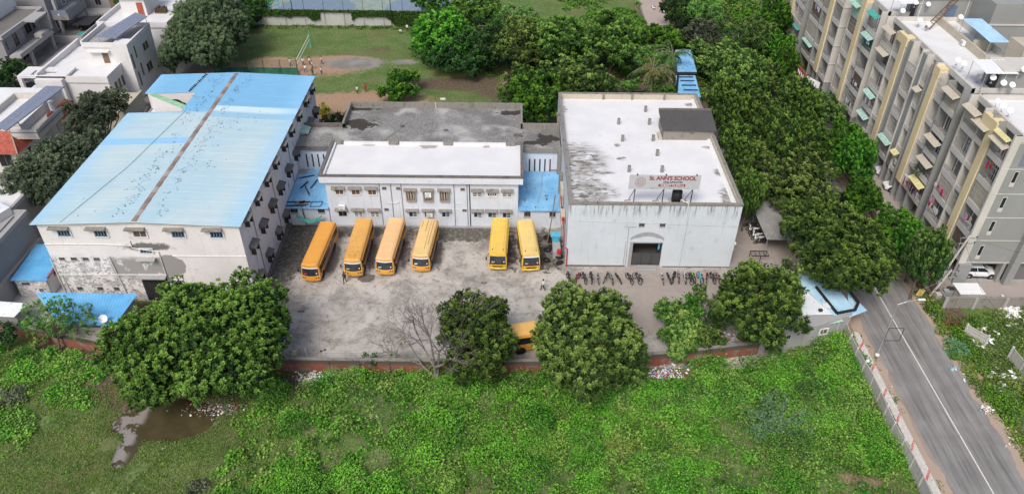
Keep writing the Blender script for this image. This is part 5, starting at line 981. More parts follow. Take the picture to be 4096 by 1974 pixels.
# ------------------------------------------------------------------ apartment blocks on the right
FX = 54.3; ZL = [3.1+3.27*k for k in range(6)]; _AP = {}
M['lemon'] = plain('pale_lemon_sheet', (.62, .56, .28), .5, var=.15)
def apt(name_label, y0, y1, bays, xb, gable=False, ex=0.0):
    t = thing('apartment_block', name_label, 'apartment building', (60, (y0+y1)/2, 0), 'apartment blocks along the road'); rng = random.Random(int(y0*10)); top = ZL[5]; fl = FX+ex
    ys = min(b_[0] for b_ in bays if b_[2] != 'r') if bays else y0
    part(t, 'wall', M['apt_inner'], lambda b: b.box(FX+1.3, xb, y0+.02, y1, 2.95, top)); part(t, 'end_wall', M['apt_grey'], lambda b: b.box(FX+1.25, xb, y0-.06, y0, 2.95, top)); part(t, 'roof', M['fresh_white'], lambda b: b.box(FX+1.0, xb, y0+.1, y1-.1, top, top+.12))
    part(t, 'roof_parapet', M['apt_light'], lambda b: (b.box(FX+.9, FX+1.15, y0, y1, top+.12, top+.8), b.box(xb-.2, xb, y0, y1, top+.12, top+1.0), b.box(FX+1.15, xb-.2, y0, y0+.2, top+.12, top+.75), b.box(FX+1.15, xb-.2, y1-.2, y1, top+.12, top+.75)))
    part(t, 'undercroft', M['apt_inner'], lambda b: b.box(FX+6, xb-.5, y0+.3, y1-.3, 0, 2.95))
    for yy in sorted({round(v, 1) for b_ in bays for v in b_[:2]}):
        part(t, 'fin', M['apt_light'] if rng.random() < .6 else M['apt_grey'], lambda b: b.box(fl, FX+1.3, yy-.1, yy+.1, 2.95, top+(.75 if rng.random() < .5 else .1)))
        part(t, 'pillar', M['apt_grey'], lambda b: b.box(fl, fl+1.5, yy-.14, yy+.14, 0, 2.95))
    for (a, c, k) in bays:
        a += .1; c -= .1; m_ = (a+c)/2; W = c-a
        if k == 's':
            part(t, 'yellow_band', M['apt_yellow'], lambda b: (b.box(fl-.18, FX+1.3, a, c, 3.1, top+.55), b.box(fl-.2, FX+.4, a-.1, c+1.6 if rng.random() < .5 else c+.1, top-.75, top+.5)))
            continue
        if k == 'p': part(t, 'pier', M['apt_grey'], lambda b: b.box(fl+.15, FX+1.3, a, c, 2.95, top+.4)); continue
        for f in range(5):
            z = ZL[f]; key = (k, round(W, 1), f == 0)
            if key not in _AP:
                b = MB()
                if k == 'b': b.box(0, 1.3, 0, W, -.15, .12); b.box(0, .12, 0, W, .12, .62)
                else: b.box(.1, 1.3, 0, W, -.15, .12); b.box(.1, .22, 0, W, .12, .5)
                b2 = MB(); [b2.box(.03, .05, 0, W, zz, zz+.03) for zz in (.75, .95, 1.15)] if k == 'b' else None
                b2.box(.02, .06, 0, W, 1.22, 1.26); [b2.box(.03, .05, yy, yy+.02, .6, 1.25) for yy in np.arange(.1, W, .22)]
                b3 = MB(); b3.box(.04, .05, 0, W, .62, 2.9); 
                b4 = MB(); [b4.box(.03, .06, yy, yy+.03, .6, 3.0) for yy in np.arange(.15, W, .35)]; [b4.box(.03, .06, 0, W, zz, zz+.03) for zz in (1.2, 1.9, 2.6)]
                _AP[key] = (b.mesh('balcony', M['apt_light']), b2.mesh('railing', M['steel']), b4.mesh('window_grille', M['bld_grey']))
            bal = inst(_AP[key][0], 'balcony', t, (fl, a, z)); r = rng.random()
            if k == 'b':
                o = bpy.data.objects.new('railing' if r < .6 else 'grille', _AP[key][1 if r < .6 else 2]); COL.objects.link(o); o.parent = bal
            elif r < .45:
                o = bpy.data.objects.new('grille', _AP[key][2]); COL.objects.link(o); o.parent = bal
            wk = rng.choice(['plain', 'brown', 'blue', 'plain', 'brown']); rr = rng.random()
            if k == 'b':
                if rr < .16: cu = MB().box(0, .03, .1, W-.1, .55, 3.05).mesh('blind', M[rng.choice(['shutter_brown', 'beige', 'net_green', 'apt_inner'])]); inst(cu, 'blind', t, (fl+.12, a, z))
                else:
                    window(t, wk, FX+1.28, m_+W*.18, z+.12, min(1.1, W*.34), 2.1, -90); window(t, 'plain', FX+1.28, m_-W*.24, z+.95, min(1.0, W*.3), 1.2, -90)
                part(t, 'inner_wall', M['apt_inner'], lambda b: b.box(FX+1.22, FX+1.27, a, c, z+.12, z+3.1)) if rr > .6 else None
            else: window(t, wk, FX+1.28, m_, z+.9, W*.62, 1.35, -90)
    return t
def awn(t, y0, y1, z, mt, d=.78, drop=.36): return shade(t, FX, (y0+y1)/2, z, y1-y0, d, -90, mt, drop, .05)
def recess(t, y0, y1):
    part(t, 'recessed_wall', M['apt_grey'], lambda b: b.box(57.4, 62, y0, y1, 2.95, 19.5))
    for f in range(5):
        z = ZL[f]; window(t, 'plain', 57.38, (y0+y1)/2, z+1.0, .7, 1.1, -90)
        if f != 2: part(t, 'service_ledge', M['apt_light'], lambda b: (b.box(55.6, 57.4, y0, y1, z-.1, z+.08), b.box(55.6, 55.66, y0, y1, z+.08, z+.6)))
A = apt('nearest apartment block with the blank grey gable towards the camera', 73.6, 83.8, [(73.7, 76.95, 'b'), (76.95, 78.35, 's'), (78.35, 80.2, 'n'), (80.2, 83.7, 'b')], 74)
for y, z, m_ in ((75.3, 18.75, 'beige'), (79.4, 18.75, 'beige'), (82, 19.3, 'beige')): awn(A, y-1.65 if m_ else y, y+1.6, z, m_)
awn(A, 73.9, 76.8, 19.5, 'lemon', .5, .3)
# gable end facing the camera
part(A, 'gable_wall', M['apt_grey'], lambda b: b.box(55.0, 74, 73.4, 73.6, 2.9, 19.6)); part(A, 'gable_beam', M['apt_light'], lambda b: [b.box(54.2, 74, 73.36, 73.4, z-.05, z+.05) for z in ZL]); part(A, 'corner_pier', M['apt_light'], lambda b: b.box(54.15, 55.0, 73.38, 73.65, 0, 20.3))
part(A, 'roof_parapet', M['apt_light'], lambda b: b.box(54.3, 74, 73.4, 73.6, 19.6, 20.3))
part(A, 'pier', M['apt_grey'], lambda b: (b.box(54.2, 55.75, 73.0, 73.4, 0, 2.95), b.box(60.3, 61.2, 72.7, 73.38, 0, 18), b.box(59.6, 60.0, 73.3, 74.2, 0, 2.95)))
for z in (14.45, 11.05, 7.75, 4.2): window(A, 'slot', 56.1, 73.38, z, .42, 1.4)
part(A, 'gable_window', M['solar'], lambda b: b.box(55.9, 58.2, 73.34, 73.39, 16.6, 18.7)); part(A, 'forecourt_slab', M['bld_grey'], lambda b: b.box(54.3, 70, 73.5, 83, .08, .14))
recess(A, 83.8, 85.4)
B = apt('second apartment block with two butter yellow bands and mint awnings', 85.4, 109.4, [(85.5, 89.1, 'b'), (89.1, 91.4, 'n'), (91.4, 92.9, 's'), (92.9, 94.0, 'p'), (94.0, 95.7, 'n'), (95.7, 97.3, 'p'), (97.3, 100.1, 'b'), (100.1, 101.6, 'p'), (101.6, 103.1, 's'), (103.1, 105.3, 'n'), (105.3, 109.3, 'b')], 64.5)
for y, z, m_ in ((87.3, 5.95, 'lemon'), (87.3, 9.1, 'beige'), (87.3, 12.3, 'beige'), (87.3, 18.9, 'beige'), (94.85, 6.2, 'lemon'), (94.85, 15.8, 'beige'), (98.7, 6.1, 'mint'), (107.2, 9.2, 'mint'), (107.2, 5.7, 'mint'), (107.2, 15.9, 'beige'), (107.2, 19.2, 'beige')): awn(B, y-1.7 if y != 94.85 else y-.8, y+1.7 if y != 94.85 else y+.8, z, m_)
recess(B, 109.4, 111.3)
C_ = apt('third apartment block with teal sheet awnings at its top floors', 111.3, 122.0, [(111.4, 115.0, 'b'), (115.0, 116.9, 'n'), (116.9, 118.5, 's'), (118.5, 121.9, 'b')], 64.5)
for y, z, m_ in ((113.2, 19.3, 'teal'), (113.2, 15.9, 'mint'), (120.2, 18.4, 'mint')): awn(C_, y-1.7, y+1.7, z, m_)
part(C_, 'mint_screen', M['mint'], lambda b: b.box(54.25, 54.3, 118.7, 121.7, 16.3, 19.3))
D_ = apt('fourth apartment block whose grey gable shows between trees and third block', 124.2, 138.0, [(124.3, 127.7, 'b'), (128.0, 129.9, 's'), (129.9, 132.8, 'n'), (132.8, 137.9, 'b')], 64.5, ex=-.3)
part(D_, 'gable_beam', M['apt_light'], lambda b: [b.box(54.0, 64, 124.1, 124.2, z-.05, z+.05) for z in ZL])
for f in range(5): window(D_, 'slot', 57.8, 124.18, ZL[f]+.9, .6, 1.5)
awn(D_, 133, 137.6, 6.0, 'mint'); recess(D_, 138, 140.6)
E_ = apt('farthest apartment block at the top edge with white sheet awnings', 140.6, 168, [(140.7, 144.3, 'b'), (144.3, 146.8, 'n'), (146.8, 148.8, 's'), (148.8, 152, 'b'), (152, 155, 'n'), (155, 157, 's'), (157, 160, 'n'), (160, 164, 'b')], 64.5, ex=-.3)
awn(E_, 140.8, 144, 6.2, 'teal'); awn(E_, 160.2, 163.8, 6.2, 'sheet_white')
# roof structures
def tower(lab, x0, x1, y0, y1, z1):
    t = thing('stair_tower', lab, 'stair tower', ((x0+x1)/2, (y0+y1)/2, 19.5), 'stair towers on the apartment roofs'); part(t, 'wall', M['apt_grey'], lambda b: b.box(x0, x1, y0, y1, 19.5, z1)); part(t, 'roof', M['apt_light'], lambda b: b.box(x0-.15, x1+.15, y0-.15, y1+.15, z1, z1+.15)); part(t, 'pipe', M['white_pipe'], lambda b: (b.path([(x0+.4, y0-.06, z1), (x0+.4, y0-.06, 19.6), (x1-.3, y0-.06, 19.65)], .05), b.path([(x1-.5, y0-.06, z1), (x1-.5, y0-.06, 19.8)], .05))); part(t, 'doorway', M['dark'], lambda b: b.box(x0-.03, x0+.02, y0+.5, y1-1.2, 19.55, 21.6)); return t
tower('grey stair tower with four dishes at the right edge behind the nearest roof', 58.3, 64.5, 85.6, 89.2, 22.4)
tower('grey stair tower beside the rusty ladder above the second block', 58.4, 66, 109.7, 113, 22.6)
def flatroof(lab, a, b_, z, m_, n=8):
    t = thing('sheet_canopy', lab, 'canopy', (a[0], a[1], 19.5), 'sheet canopies on the apartment roofs'); x0, y0 = a; x1, y1 = b_
    part(t, 'sheet', M[m_], lambda b: b.ribbed((x0, y0, z), (x1, y0, z), (x1, y1, z+.25), (x0, y1, z+.25), n, .02)); [part(t, 'post', M['steel'], lambda b: b.cyl(x, y, 19.5, z, .04, n=5)) for x in (x0+.1, x1-.1) for y in (y0+.1, y1-.1)]
flatroof('bright white sheet canopy beside the four-dish stair tower', (55.9, 85.0), (59.8, 88.6), 22.3, 'white_gloss'); flatroof('white sheet canopy over the third block roof beside the rusty ladder', (55.8, 109.6), (58.8, 112.5), 22.0, 'white_gloss'); flatroof('pale blue sheet canopy over the second block roof', (61.6, 95.4), (64.2, 103.2), 22.0, 'sheet_pale', 12)
t = thing('roof_enclosure', 'L-shaped low concrete enclosure on the second apartment roof', 'wall', (62, 99, 19.6)); part(t, 'wall', M['beige'], lambda b: (b.box(61.2, 61.45, 94.5, 109, 19.6, 20.6), b.box(61.45, 64.4, 94.5, 94.7, 19.6, 20.5), b.box(61.45, 64.2, 98.6, 98.8, 19.6, 21.0)))
o = MB().box(63.2, 66.2, 90.8, 94.2, 19.5, 23.2).build('water_reservoir', M['beige'], off=(64.5, 92.5, 19.5)); tag(o, 'tall cream concrete water reservoir on the roof at the right edge', 'reservoir')
t = thing('roof_ladder', 'rusty brown steel stair leaning up to the grey tower roof', 'ladder', (59.5, 107.6, 19.6)); part(t, 'rail', M['rust'], lambda b: (b.tube((58.7, 106.6, 19.7), (63.0, 109.4, 23.0), .08, n=4), b.tube((59.0, 105.9, 19.7), (63.3, 108.7, 23.0), .08, n=4))); part(t, 'rung', M['rust'], lambda b: [b.tube(Vector((58.7, 106.6, 19.7)).lerp(Vector((63, 109.4, 23)), k/12), Vector((59, 105.9, 19.7)).lerp(Vector((63.3, 108.7, 23)), k/12), .04, n=4) for k in range(13)])
o = MB().box(62.6, 64, 109.55, 109.66, 19.6, 21.8).build('blue_door_sheet', M['shutter_blue'], off=(63, 109.6, 19.6)); tag(o, 'blue sheet leaning on the stair tower under the rusty ladder', 'sheet')
t = thing('tank_building', 'big windowless grey concrete block behind the second apartment roof', 'building', (70, 106, 0)); part(t, 'wall', M['apt_grey'], lambda b: b.box(66, 78, 104, 118, 0, 24)); part(t, 'beam', M['apt_light'], lambda b: b.box(65.9, 78, 103.9, 104, 21, 21.2))
BB = thing('rear_apartment_block', 'another beige and grey apartment block at the top right corner', 'apartment building', (82, 118, 0))
part(BB, 'wall', M['apt_light'], lambda b: b.box(76, 95, 104, 150, 0, 18)); part(BB, 'roof', M['apt_grey'], lambda b: b.box(76, 95, 104, 150, 18, 18.15)); part(BB, 'parapet', M['apt_light'], lambda b: (b.box(75.8, 76, 103.8, 150, 18, 18.9), b.box(76, 95, 103.8, 104, 18, 18.9)))
for f in range(5):
    for y in np.arange(106, 148, 3.4): window(BB, random.Random(int(y*7+f)).choice(['plain', 'brown', 'bay']), 75.98, y, 1.2+3.4*f, 1.4, 1.7, -90)
    for x in np.arange(78, 94, 3.4): window(BB, 'plain', x, 103.98, 1.2+3.4*f, 1.5, 1.7, 0)
part(BB, 'fin', M['apt_light'], lambda b: [b.box(75.2, 76, y-.12, y+.12, 0, 18.6) for y in np.arange(104.1, 150, 3.4)]); part(BB, 'yellow_panel', M['apt_yellow'], lambda b: b.box(75.9, 75.97, 126, 129, 12, 18))
t = thing('roof_plant', 'leafy green plant hanging in the opening of the rear apartment block', 'plant', (76, 112, 14)); 
# dishes
for i, (x, y, z, lab) in enumerate(((57.2, 85.5, 20.9, 'dish leftmost in the cluster of four on the right edge stair tower'), (58.3, 84.9, 20.5, 'lower middle dish in the cluster of four on the right edge stair tower'), (59.2, 84.6, 20.4, 'lower right dish in the cluster of four on the right edge stair tower'), (60.2, 85.2, 22.1, 'highest dish in the cluster of four on the right edge stair tower'),
        (55.5, 80.6, 20.2, 'dish farthest of three in a row on the nearest roof edge'), (55.6, 79.4, 20.2, 'dish in the middle of three on the nearest roof edge'), (55.8, 78.3, 20.2, 'dish at the near end of three on the nearest roof edge'),
        (57.6, 109.3, 21.6, 'left dish of the upper pair on the tower wall by the rusty ladder'), (59.4, 109.2, 21.4, 'right dish of the upper pair on the tower wall by the rusty ladder'), (59.9, 109.4, 23.0, 'dish standing highest, just below the white canopy of the third block'), (56.4, 109.8, 20.2, 'dish on the railing left of the tower by the rusty ladder'), (57.6, 106.6, 20.0, 'dish at the foot of the rusty ladder, on the left'), (58.2, 105.2, 20.0, 'dish at the foot of the rusty ladder, on the right'),
        (56.2, 92.0, 20.3, 'dish cluster pair on the second roof edge above the yellow band, far one'), (56.5, 91.0, 20.3, 'dish cluster pair on the second roof edge above the yellow band, near one'), (62.6, 105.6, 20.9, 'lone dish on the enclosure wall of the second roof'), (57.3, 88.3, 19.7, 'dish under the bright white canopy'))): dish(x, y, z, -15+(i*37) % 30, ('white '+lab).replace('dish cluster pair', 'dish').replace('in the cluster of four', 'of four'), .88)
for i, (y, z, x, lab) in enumerate(((75.2, 9.75, 55.1, 'air conditioner on the third balcony up beside the gable'), (76.0, 6.5, 55.2, 'air conditioner on the second balcony up beside the gable'), (74.4, 10.1, 55.1, 'smaller white unit beside the third balcony air conditioner'), (91.0, 3.9, 54.6, 'air conditioner at the foot of the second yellow band'), (103.9, 16.5, 55.1, 'air conditioner in the narrow bay beyond the third band'), (100.2, 19.7, 61.0, 'air conditioner standing against the roof enclosure'), (95.2, 4, 54.7, 'air conditioner low by the parked white cars'))): acunit(x, y, z, -90, lab)
# laundry
def laundry(y, z, n, cols, lab, seed=0, W=2.6):
    t = thing('laundry', lab, 'laundry', (FX-.05, y, z), 'washing on the balconies'); rng = random.Random(seed+int(y)); part(t, 'line', M['steel'], lambda b: b.tube((FX-.12, y-W/2, z), (FX-.12, y+W/2, z), .012, n=3))
    for i in range(n):
        yy = y-W/2+W*(i+.5)/n; h = rng.uniform(.4, .95); w_ = W/n*rng.uniform(.55, .95); xx = FX-.12-rng.random()*.25
        b = MB(); b.hexa([(xx-.02, yy-w_/2, z-h), (xx+.02, yy-w_/2, z-h), (xx+.05, yy+w_/2, z-h+rng.uniform(-.1, .1)), (xx-.0, yy+w_/2, z-h), (xx-.02, yy-w_/2*.9, z), (xx+.02, yy-w_/2*.9, z), (xx+.02, yy+w_/2*.9, z), (xx-.02, yy+w_/2*.9, z)]); b.build('garment', M[rng.choice(cols)], t)
CL = ['white_cloth', 'navy', 'pink', 'blue_cloth', 'beige', 'dark', 'red']
laundry(82.0, 5.5, 8, ['red', 'white_cloth', 'dark', 'white_cloth'], 'red, white and black washing on the first floor balcony of the nearest block'); laundry(83.1, 6.2, 2, ['pink'], 'pink sheets hanging behind the red and black washing', W=1.2)
laundry(75.0, 8.8, 2, ['pink', 'beige'], 'pink cloth on a balcony next to the gable of the nearest block', W=1.3); laundry(82.2, 8.2, 5, ['pink', 'red', 'white_cloth'], 'pink and white cloths behind a rail on the nearest block'); laundry(87.4, 4.7, 9, CL, 'crowded mixed washing below the lemon awning', W=3.4); laundry(89.8, 4.5, 5, CL, 'row of small clothes left of the lemon awning washing', W=1.6)
laundry(107, 8.2, 5, ['white_cloth', 'pink'], 'white washing above a mint awning of the second block'); laundry(113.2, 8.4, 6, ['navy', 'beige', 'white_cloth', 'dark'], 'dark and white washing half way up the third block'); laundry(113.2, 4.9, 6, ['beige', 'dark', 'white_cloth'], 'beige and dark washing on the lowest balcony of the third block'); laundry(113.2, 15.2, 5, ['red', 'blue_cloth', 'white_cloth', 'teal'], 'bright washing under the mint awning of the third block'); laundry(142.5, 12, 6, ['blue_cloth', 'white_cloth'], 'blue and white washing at the top of the farthest block'); laundry(135.2, 12.6, 4, ['orange_cloth', 'blue_cloth', 'white_cloth'], 'orange and blue washing on the fourth block'); laundry(107, 3.6, 4, ['pink', 'white_cloth'], 'pink washing on the lowest balcony of the second block'); laundry(75.3, 15.9, 2, ['red'], 'red cloth on a fourth floor balcony by the gable', W=.8)

# ------------------------------------------------------------------ houses on the left
def slabs(t, lst, mt): [part(t, nm, M[mt], lambda b: b.box(*q)) for nm, q in lst]
H = thing('grey_house', 'unfinished two storey grey house with a framed balcony at the top left', 'house', (-98, 139, 0))
part(H, 'wall', M['house_grey'], lambda b: (b.box(-112, -92.6, 131.5, 146, 0, 6.3), b.box(-92.6, -92.0, 131.5, 138.5, 3.2, 6.2))); part(H, 'roof', M['roof_dark'], lambda b: b.box(-112, -91.6, 131.4, 146.2, 6.3, 6.6)); part(H, 'parapet', M['bld_grey'], lambda b: (b.box(-91.9, -91.5, 131.2, 146.3, 6.3, 7.05), b.box(-112, -91.9, 146.0, 146.3, 6.3, 7.05), b.box(-112, -91.9, 131.2, 131.5, 6.3, 7.05)))
part(H, 'balcony_frame', M['bld_grey'], lambda b: (b.box(-91.5, -89.4, 131.2, 143.5, 2.9, 3.35), b.box(-91.5, -89.4, 143.1, 143.5, 3.35, 7.0), b.box(-91.5, -89.4, 138.8, 143.5, 6.75, 7.05), b.box(-89.6, -89.4, 131.2, 143.5, 3.35, 3.7), b.box(-90.6, -89.2, 139, 141.8, 3.7, 4.4))); part(H, 'roof_room', M['bld_white'], lambda b: b.box(-112, -97, 137, 147, 6.6, 10))
part(H, 'pillar', M['bld_grey'], lambda b: (b.box(-90, -89.6, 142.6, 143, 0, 2.9), b.box(-90.2, -89.7, 135, 135.4, 0, 2.9)))
for y, z, w_, h in ((141, 3.9, 1.9, 2.1), (143, 3.9, .8, 2.0), (135.5, 3.6, 1.5, 2.3), (141.6, .7, 1.6, 1.7), (137.3, .3, 2.0, 2.2), (133.6, .9, 1.0, 1.4), (132.4, 4.0, .6, 1.6)): window(H, 'plain', -92.0 if y < 138.5 and z > 3 else -92.58, y, z, w_, h, 90)
H = thing('tan_house', 'grey-tan house with a glass railed balcony behind the unfinished one', 'house', (-98, 154, 0))
part(H, 'wall', M['house_grey'], lambda b: (b.box(-112, -93, 149.6, 163, 0, 9))); part(H, 'balcony', M['house_grey'], lambda b: (b.box(-93, -89.6, 150.2, 158, 2.9, 3.9), b.box(-89.7, -89.6, 150.2, 158, 3.9, 4.4))); part(H, 'railing', M['solar'], lambda b: (b.box(-89.75, -89.7, 150.2, 158, 3.9, 4.9), b.box(-93, -89.7, 150.2, 150.25, 3.9, 4.9))); part(H, 'column', M['bld_grey'], lambda b: (b.box(-92, -91.5, 150.3, 150.8, 0, 10), b.box(-90, -89.6, 157.4, 157.8, 0, 3))); part(H, 'door', M['wood'], lambda b: b.box(-93.0, -92.9, 153, 154.6, .1, 2.5))
for y, z in ((151.5, .8), (156.6, .8), (152.5, 4.2), (156, 4.2)): window(H, 'brown' if z < 1 else 'blue', -92.98, y, z, 1.3, 1.8, 90)
window(H, 'blue', -91, 149.58, 4.2, .1, .1)
H = thing('brown_villa', 'dark brown villa with a paved terrace at the top left edge', 'house', (-82, 172, 0)); part(H, 'wall', M['house_grey'], lambda b: (b.box(-95, -84, 164.5, 180, 0, 8), b.box(-84, -80.5, 170, 180, 0, 4))); part(H, 'terrace', M['bld_grey'], lambda b: b.box(-93, -77, 158.5, 164.5, 0, .3)); part(H, 'door', M['wood'], lambda b: (b.box(-88, -86.6, 164.4, 164.5, .2, 2.8), b.box(-83, -82, 169.9, 170, .2, 2.8)))
for x in (-90.5, -85.3): window(H, 'plain', x, 164.48, 1, 1.2, 1.6)
part(H, 'garden_wall', M['bld_grey'], lambda b: (b.box(-85.8, -85.5, 146, 158, 0, 1.5), b.box(-92, -85.5, 145.4, 145.7, 0, 1.5), b.box(-79.5, -79.2, 133, 160, 0, 1.6)))
o = MB().hexa([(-88, 146.6, 0), (-85.9, 146.6, 0), (-85.9, 149.5, 0), (-88, 149.5, 0), (-87.8, 146.9, 1.0), (-86.4, 147, 1.1), (-86.4, 149, 1.0), (-87.6, 149.2, .9)]).build('green_tarpaulin', M['teal'], off=(-87, 148, 0)); tag(o, 'teal tarpaulin heap in the yard beside the unfinished grey house', 'tarpaulin')
o = MB().box(-89.4, -85.9, 150, 155, 1.9, 2.0).build('car_porch', M['dark'], off=(-87.5, 152, 0)); tag(o, 'dark flat porch roof in the lane before the tan house', 'porch')
W_ = 'bld_white'
H = thing('white_house', 'white modern house with an open roof terrace and narrow vertical windows', 'house', (-70, 122, 0))
part(H, 'wall', M[W_], lambda b: (b.box(-77.6, -66.3, 116.0, 129.8, 0, 5.9), b.box(-66.3, -64.6, 121.6, 131.5, 0, 5.9))); part(H, 'terrace_floor', M['fresh_white'], lambda b: b.box(-77.6, -66.3, 116, 124, 5.9, 6.0)); part(H, 'parapet', M[W_], lambda b: (b.box(-77.8, -66.2, 115.8, 116.0, 5.5, 6.6), b.box(-66.45, -66.2, 116, 121.6, 5.5, 6.6), b.box(-78.0, -77.6, 116, 131, 5.5, 6.9)))
part(H, 'upper_wall', M[W_], lambda b: b.box(-72.5, -64.6, 122.6, 131.6, 5.9, 9.0)); part(H, 'upper_floor', M['bld_grey'], lambda b: b.box(-72.4, -64.7, 122.7, 131.5, 9.0, 9.05)); part(H, 'upper_parapet', M[W_], lambda b: (b.box(-72.5, -64.6, 122.4, 122.7, 8.8, 9.6), b.box(-72.7, -72.4, 122.7, 131.6, 8.8, 9.8), b.box(-64.8, -64.5, 122.7, 131.6, 8.8, 9.7), b.box(-72.4, -64.8, 131.3, 131.6, 8.8, 9.7)))
part(H, 'corner_tower', M[W_], lambda b: b.box(-67.0, -64.4, 121.4, 124.0, 0, 9.75)); part(H, 'ground_wing', M['beige'], lambda b: (b.box(-66.3, -62.3, 110.5, 117.8, 0, 2.9), b.box(-62.5, -62.2, 110.3, 117.9, 2.9, 3.3)))
part(H, 'porch_roof', M[W_], lambda b: (b.box(-80.9, -79.0, 115.8, 119.6, 6.2, 6.55), b.box(-75.2, -73.0, 115.8, 119.6, 6.2, 6.55), b.box(-79, -75.2, 118.3, 119.6, 6.2, 6.55), b.box(-79, -75.2, 115.8, 116.4, 6.2, 6.55))); part(H, 'porch_pillar', M[W_], lambda b: (b.box(-80.9, -80.3, 115.8, 116.3, 0, 6.2), b.box(-77.7, -73.3, 114.9, 115.8, 0, 6.3))); part(H, 'porch_floor', M[W_], lambda b: b.box(-81, -77.6, 115.8, 119.5, 2.9, 3.3))
part(H, 'terrace_door', M['wood'], lambda b: b.box(-69.6, -68.6, 122.52, 122.6, 6.0, 8.0)); shade(H, -69.9, 122.58, 8.25, 3.6, .8, 0, 'bld_white', .1)
for y, z, h in ((122.0, 5.4, 2.4), (123.6, 6.6, 2.0), (122.6, 2.0, 2.4), (124.6, 3.0, 2.2)): window(H, 'plain', -64.38 if y < 124 else -64.58, y, z, .38, h, 90)
for y in (127.5, 128.6): window(H, 'plain', -64.58, y, 6.3, .8, 1.2, 90); window(H, 'plain', -64.58, y-.6, 2.6, .9, 1.5, 90)
for y in (117.9, 119.2, 120.5): window(H, 'plain', -66.28, y, 3.0, .7, 1.7, 90)
t = thing('solar_array', 'tilted blue-grey solar panels over the tall part of the white house', 'solar panels', (-68.5, 126, 9))
def solar(t, a, b_, c, d, nu, nv):
    a, b_, c, d = map(Vector, (a, b_, c, d)); n_ = (b_-a).cross(d-a).normalized()*.05
    g = lambda u, v: a.lerp(b_, u).lerp(d.lerp(c, u), v)
    for i in range(nu):
        for j in range(nv):
            u0, u1, v0, v1 = i/nu+.006, (i+1)/nu-.006, j/nv+.003, (j+1)/nv-.003; q = [g(u0, v0), g(u1, v0), g(u1, v1), g(u0, v1)]
            MB().hexa(q+[p+n_ for p in q]).build('solar_panel', M['solar'], t)
    part(t, 'rack', M['steel'], lambda b: ([b.tube(g(u, 0)-n_, g(u, 1)-n_, .05, n=4) for u in (.02, .5, .98)], [b.tube(g(u, v)-n_, Vector((g(u, v).x, g(u, v).y, t.location.z)), .04, n=4) for u in (.05, .95) for v in (.05, .95)]))
solar(t, (-70.2, 123.2, 10.3), (-66.6, 122.6, 10.3), (-64.0, 130.6, 11.2), (-66.8, 132.4, 11.2), 4, 7)
H = thing('far_white_house', 'white house with a red-brown door behind the tree at the upper left', 'house', (-70, 143, 0))
part(H, 'wall', M[W_], lambda b: (b.box(-76, -63.5, 135.8, 150, 0, 7.4), b.box(-73.6, -69, 141, 147, 7.4, 10.6))); part(H, 'parapet', M[W_], lambda b: (b.box(-76.2, -63.3, 135.6, 135.9, 7.2, 8.2), b.box(-63.6, -63.3, 135.9, 150, 7.2, 8.2), b.box(-76.2, -75.9, 135.9, 150, 7.2, 8.2), b.box(-74, -68.6, 140.6, 147.2, 10.6, 10.8))); part(H, 'door', M['tile_red'], lambda b: b.box(-70.6, -69.5, 140.9, 141, 7.5, 9.9)); part(H, 'roof_clutter', M['wood'], lambda b: [b.box(-68+.3*k, -67.9+.3*k, 142, 143.5, 7.5, 8.4+.1*(k % 3)) for k in range(7)]); window(H, 'plain', -63.48, 138, 5.6, .5, .5, 90)
window(H, 'plain', -70, 135.78, 5.6, .5, .5)
H = thing('rear_white_house', 'white house corner rising at the top edge behind the big tree', 'house', (-66, 160, 0)); part(H, 'wall', M[W_], lambda b: (b.box(-75, -59, 156, 170, 0, 9))); part(H, 'roof', M['bld_grey'], lambda b: b.box(-75, -59, 156, 170, 9, 9.2)); window(H, 'plain', -64, 155.98, 5, 1.2, 1.6)
H = thing('red_roof_house', 'white house with red clay tile skirt roofs and a green-grey balcony at the left edge', 'house', (-76, 102, 0))
part(H, 'wall', M[W_], lambda b: (b.box(-90, -72.4, 96.8, 112, 0, 3.9), b.box(-90, -72.0, 99.5, 112, 3.9, 6.3)))
part(H, 'tiled_roof', M['tile_red'], lambda b: (b.hexa([(-90, 95.7, 3.7), (-71.3, 95.7, 3.7), (-71.3, 112, 3.7), (-90, 112, 3.7), (-90, 99.3, 5.4), (-73.6, 99.3, 5.4), (-73.6, 112, 5.4), (-90, 112, 5.4)]), b.hexa([(-70.9, 104.5, 4.4), (-68.9, 104.5, 4.4), (-68.9, 110, 4.4), (-70.9, 110, 4.4), (-70.9, 104.5, 5.5), (-70.6, 104.5, 5.5), (-70.6, 110, 5.5), (-70.9, 110, 5.5)])))
part(H, 'tile_course', M['tile_red'], lambda b: [b.tube((-71.3-2.3*k/14, 95.7+3.6*k/14, 3.75+1.7*k/14), (-71.3-2.3*k/14, 112, 3.75+1.7*k/14), .06, n=4) for k in range(14)]); part(H, 'hip_tile', M['ridge1'], lambda b: b.tube((-71.3, 95.7, 3.78), (-73.6, 99.3, 5.5), .1, n=5))
